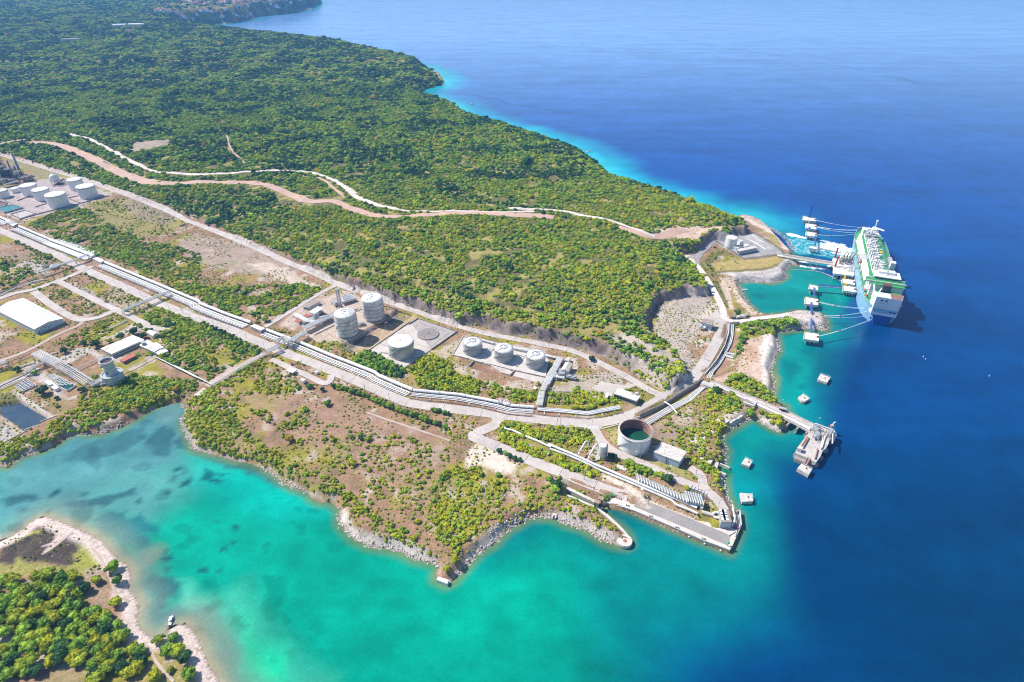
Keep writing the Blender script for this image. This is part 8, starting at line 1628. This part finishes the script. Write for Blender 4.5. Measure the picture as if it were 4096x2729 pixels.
# vehicles and oddments
p = on('c', 1125, 575); t = thing('van', 'white van parked at the corner of the admin car park', 'van', (*p, hz(*p)), 1.15)
m = MB(); m.prism([(-2.8, -1), (2.8, -1), (2.8, 1), (-2.8, 1)], .5, 2.6, .95); m.obj('body', WHITE, t); m = MB(); m.box((1.9, 0, 2.0), (1.6, 1.85, .7)); m.obj('windscreen', GLASS, t)
for a, b_ in ((-1.8, -1), (1.8, -1), (-1.8, 1), (1.8, 1)): m = MB(); m.tube([(a, b_-.12, .42), (a, b_+.12, .42)], .42, 10); m.obj('wheel', BLACKM, t)
t.scale = (1.5, 1.5, 1.4)
p = on('L', 1000, 690); t = thing('mobile_crane', 'grey tracked crane parked beside the new pier road', 'crane', (*p, hz(*p)), .15); m = MB(); m.box((0, 0, 1.8), (7, 3.4, 2)); m.obj('body', GREYM, t); m = MB(); m.box((-8, .4, 1.8), (5, 3, 2)); m.obj('cab', DARKM, t); m = MB(); m.bar((-2, 1, 3.2), (11, 2, 4.6), 1.1); m.bar((-2, -1, 3.2), (11, -.6, 4.4), 1.1); m.bar((-7, 0, 3), (-7, 0, 9), .6); m.obj('boom', WHITED, t)
for b_ in (-1.9, 1.9): m = MB(); m.box((0, b_, .6), (8, .9, 1.2)); m.obj('track', BLACKM, t)
p = on('H', 762, 565); t = thing('excavator', 'small dark excavator on the gravel beside the site road', 'excavator', (*p, hz(*p)), .6); m = MB(); m.box((0, 0, 1.6), (3, 2.4, 1.6)); m.obj('body', DARKM, t); m = MB(); m.bar((1, 0, 2), (4, 0, 5), .5); m.bar((4, 0, 5), (6.5, 0, 1.4), .4); m.obj('boom', mat('brown_boom', (.30, .20, .12), .6), t)
for b_ in (-1.1, 1.1): m = MB(); m.box((0, b_, .4), (3.6, .6, .8)); m.obj('track', BLACKM, t)
p = on('N', 1035, 1365); t = thing('scrap_frame', 'rusty metal frame lying on the quay road', 'scrap', (*p, hz(*p)+.4), -.5); m = MB(); m.bar((-4, 0, .5), (4, 0, .5), .5); m.bar((-4, 2, .5), (4, 2, .5), .5); m.obj('beams', RUST, t); m = MB()
for i in range(5): m.bar((-4+2*i, 0, .7), (-4+2*i, 2, .7), .4)
m.obj('cross_bars', RUST, t)
p = on('N', 960, 1330); t = thing('green_bin', 'small green bin beside the rusty frame on the quay road', 'bin', (*p, hz(*p)+.4)); m = MB(); m.prism([(-1, -.7), (1, -.7), (1, .7), (-1, .7)], 0, 1.5, 1.15); m.obj('body', mat('bin_green', (.04, .35, .06), .5), t); m = MB(); m.box((0, 0, 1.6), (2.5, 1.8, .2)); m.obj('lid', mat('bin_green', (.04, .35, .06), .5), t)
slabthing('N 1030,870 1060,825 1210,900 1175,935', 'ruined concrete footing with dark openings below the side road', CONCW, .7)
slabthing('O 1170,735 1200,728 1245,810 1215,818', 'narrow sunken pit with a pale rim near the pump house', mat('pit_rim', (.50, .42, .30), .9), .4)
for i, (x_, y_) in enumerate(((700, 930), (740, 905), (790, 880), (830, 850), (650, 915))): slabthing('M %d,%d %d,%d %d,%d %d,%d' % (x_-40, y_, x_-5, y_-28, x_+25, y_-5, x_-10, y_+25), ['square pit foundation nearest the cove', 'second square pit foundation above the cove', 'third square pit foundation above the cove', 'square pit foundation beside the green tree', 'pit foundation at the western end of the row'][i], CONCW, .7, 'pit_foundation')
p = on('M', 1350, 745); t = thing('shelter', 'small dark roofed shelter on the seaward edge of the old jetty', 'shelter', (*p, 7.2), -.45); m = MB(); m.box((0, 0, 3.2), (7, 3.5, .4)); m.obj('roof', GREYM, t); m = MB(); m.box((0, .8, 1.5), (6, 1.6, 3)); m.obj('back_wall', DARKM, t)
p2 = at('M', 1350, 745, 9); t.location = (*p2, 7.2)
# ---------------------------------------------------------------- far village
def house_mesh(w, l, h, rise, wallm, roofm):
    wl = MB(); wl.v = [(-w/2, -l/2, -3), (w/2, -l/2, -3), (w/2, l/2, -3), (-w/2, l/2, -3), (-w/2, -l/2, h), (w/2, -l/2, h), (w/2, l/2, h), (-w/2, l/2, h), (0, -l/2, h+rise), (0, l/2, h+rise)]; wl.f = [(0, 1, 5, 8, 4), (2, 3, 7, 9, 6), (1, 2, 6, 5), (3, 0, 4, 7)]
    a = mesh_from('walls', wl.v, wl.f, wallm); e = .6; r = MB(); r.v = [(-w/2-e, -l/2-e, h-.2), (w/2+e, -l/2-e, h-.2), (w/2+e, l/2+e, h-.2), (-w/2-e, l/2+e, h-.2), (0, -l/2-e, h+rise+.3), (0, l/2+e, h+rise+.3), (0, -l/2-e, h+rise-.4), (0, l/2+e, h+rise-.4)]; r.f = [(0, 4, 5, 3), (4, 1, 2, 5), (0, 6, 4), (6, 1, 4), (3, 5, 7), (7, 5, 2), (0, 3, 7, 6), (1, 6, 7, 2)]
    return a, mesh_from('roof', r.v, r.f, roofm)
HM = [house_mesh(16, 20, 9, 4.5, w_, r2) for w_, r2 in ((mat('cream_wall', (.72, .64, .54), .8), mat('tile_roof', (.48, .16, .09), .8, (.36, .13, .08), .1)), (WHITED, mat('tile_roof_orange', (.55, .24, .13), .8)), (mat('cream_wall', (.72, .64, .54), .8), mat('tile_roof_dark', (.36, .13, .10), .8)), (WHITE, CONCW))]+[house_mesh(20, 30, 14, 4, WHITE, mat('tile_roof', (.48, .16, .09), .8))]
hp = []; r_ = random.Random(12)
zones = [('T 640,60 780,20 900,10 1150,-10 1150,60 1050,130 900,120 700,100', 45, 'in the upper middle of the village'), ('T 1160,-10 1500,-10 1560,60 1440,130 1240,130 1160,70', 50, 'in the upper right of the far village'), ('T 1560,0 1900,-10 2080,20 1980,90 1800,140 1620,150', 48, 'under the trees at the right of the far village'), ('T 640,230 760,180 900,170 1180,190 1300,200 1450,210 1330,250 1100,260 850,285 700,280', 60, 'along the waterfront of the far village'), ('T 480,200 640,190 640,250 480,260', 14, 'at the left end of the far waterfront'), ('T 200,180 300,160 470,175 440,200 300,200', 8, 'in the separate row left of the far village'), ('T 580,50 660,40 680,90 600,80', 7, 'at the upper left corner of the far village')]
for s, n, where in zones:
    P = [on(k, x, y) for k, x, y in pts(s)]; A = A2(P); got = 0; tries = 0
    while got < n and tries < 6000:
        tries += 1; q = (r_.uniform(A[:, 0].min(), A[:, 0].max()), r_.uniform(A[:, 1].min(), A[:, 1].max()))
        if not inside(P, np.array([q[0]]), np.array([q[1]]))[0] or any((q[0]-h_[0])**2+(q[1]-h_[1])**2 < 27**2 for h_ in hp): continue
        if sdf(MAIN, np.array([q[0]]), np.array([q[1]]), 60)[0] < 12: continue
        hp.append(q); got += 1; k_ = r_.choice((0, 0, 1, 1, 2, 3, 4)); z = hz(*q); s_ = r_.uniform(.8, 1.2)
        t = thing('house', ('white flat topped house ' if k_ == 3 else 'tall white apartment house ' if k_ == 4 else 'red roofed house ')+where, 'house', (*q, z), r_.uniform(0, 3.14), ('flat topped, ' if k_ == 3 else 'apartment, ' if k_ == 4 else 'red roofed, ')+where); t.scale = (s_, s_, s_)
        for nm, me in zip(('walls', 'roof'), HM[k_]): c = bpy.data.objects.new(nm, me); c.parent = t; COL.objects.link(c)
for k_, x_, y_, L_, W_, lb, rf in [('A', 1100, 250, 60, 40, 'white industrial hall alone in the far forest', WHITE), ('A', 1240, 250, 55, 36, 'left part of the second white hall in the far forest', WHITE), ('A', 1290, 252, 40, 30, 'right part of the second white hall in the far forest', WHITE), ('A', 1195, 300, 36, 24, 'red roofed hall in the far forest', ROOFR), ('A', 650, 385, 70, 14, 'long low pale building half hidden in the forest', CONCW)]:
    p = on(k_, x_, y_); t = thing('hall', lb, 'building', (*p, hz(*p)), .35); m = MB(); m.box((0, 0, 4), (L_, W_, 12)); m.obj('walls', WHITED, t); m = MB(); m.prism([(-L_/2-1, -W_/2-1), (L_/2+1, -W_/2-1), (L_/2+1, W_/2+1), (-L_/2-1, W_/2+1)], 10, 12, .9); m.obj('roof', rf, t)
# air between the lens and the far shore
hm = bpy.data.materials.new('haze'); hm.use_nodes = True; t = hm.node_tree; t.nodes.clear(); o = t.nodes.new('ShaderNodeOutputMaterial'); pv = t.nodes.new('ShaderNodeVolumePrincipled')
pv.inputs['Color'].default_value = (.16, .46, 1, 1); pv.inputs['Density'].default_value = 0.85e-4; pv.inputs['Anisotropy'].default_value = 0; t.links.new(pv.outputs[0], o.inputs['Volume'])
m = MB(); m.bbox(-9500, 17500, -120, 19500, -11, 400); h = m.obj('haze', hm); h.name = 'haze'; tag(h, 'thin blue haze lying over sea and far shore', 'haze', kind='stuff')
# ---------------------------------------------------------------- pieces that belong to a part hang under that part
NEST = {'roof_pipe': 'roof', 'roof_vent': 'roof', 'roof_ring': 'roof', 'hatch': 'roof', 'railing': 'roof', 'rust_stain': 'roof', 'roof_unit': 'roof', 'skylight': 'roof', 'stairway': 'shell', 'stiffening_ring': 'shell', 'inner_ring': 'inner_wall',
        'window': 'walls', 'downpipe': 'walls', 'bridge_windows': 'bridge_house', 'bridge_roof': 'bridge_house', 'wheelhouse_top': 'bridge_house', 'wing_parapet': 'bridge_wing', 'funnel_top': 'funnel', 'stern_window': 'stern_block', 'stern_deck': 'stern_block',
        'cabin_window': 'accommodation_block', 'accommodation_deck': 'accommodation_block', 'casing_deck': 'engine_casing', 'side_deck': 'side_block', 'cabin_roof': 'cabin', 'joint_ring': 'pipe', 'lamp_head': 'arm', 'cross_bars': 'beams'}
for ob in list(COL.objects):
    if ob.parent is not None or not ob.children: continue
    parts = {}
    for c in ob.children: parts.setdefault(c.name.split('.')[0], c)
    for c in list(ob.children):
        p = NEST.get(c.name.split('.')[0])
        if p in parts and parts[p] is not c and parts[p].scale == Vector((1, 1, 1)) and parts[p].location.length < 1e-6: c.parent = parts[p]
for ob in COL.objects:
    if ob.parent is None and 'label' in ob and len(ob['label'].split()) > 16: ob['label'] = ' '.join(ob['label'].replace(' the ', ' ').split()[:16])
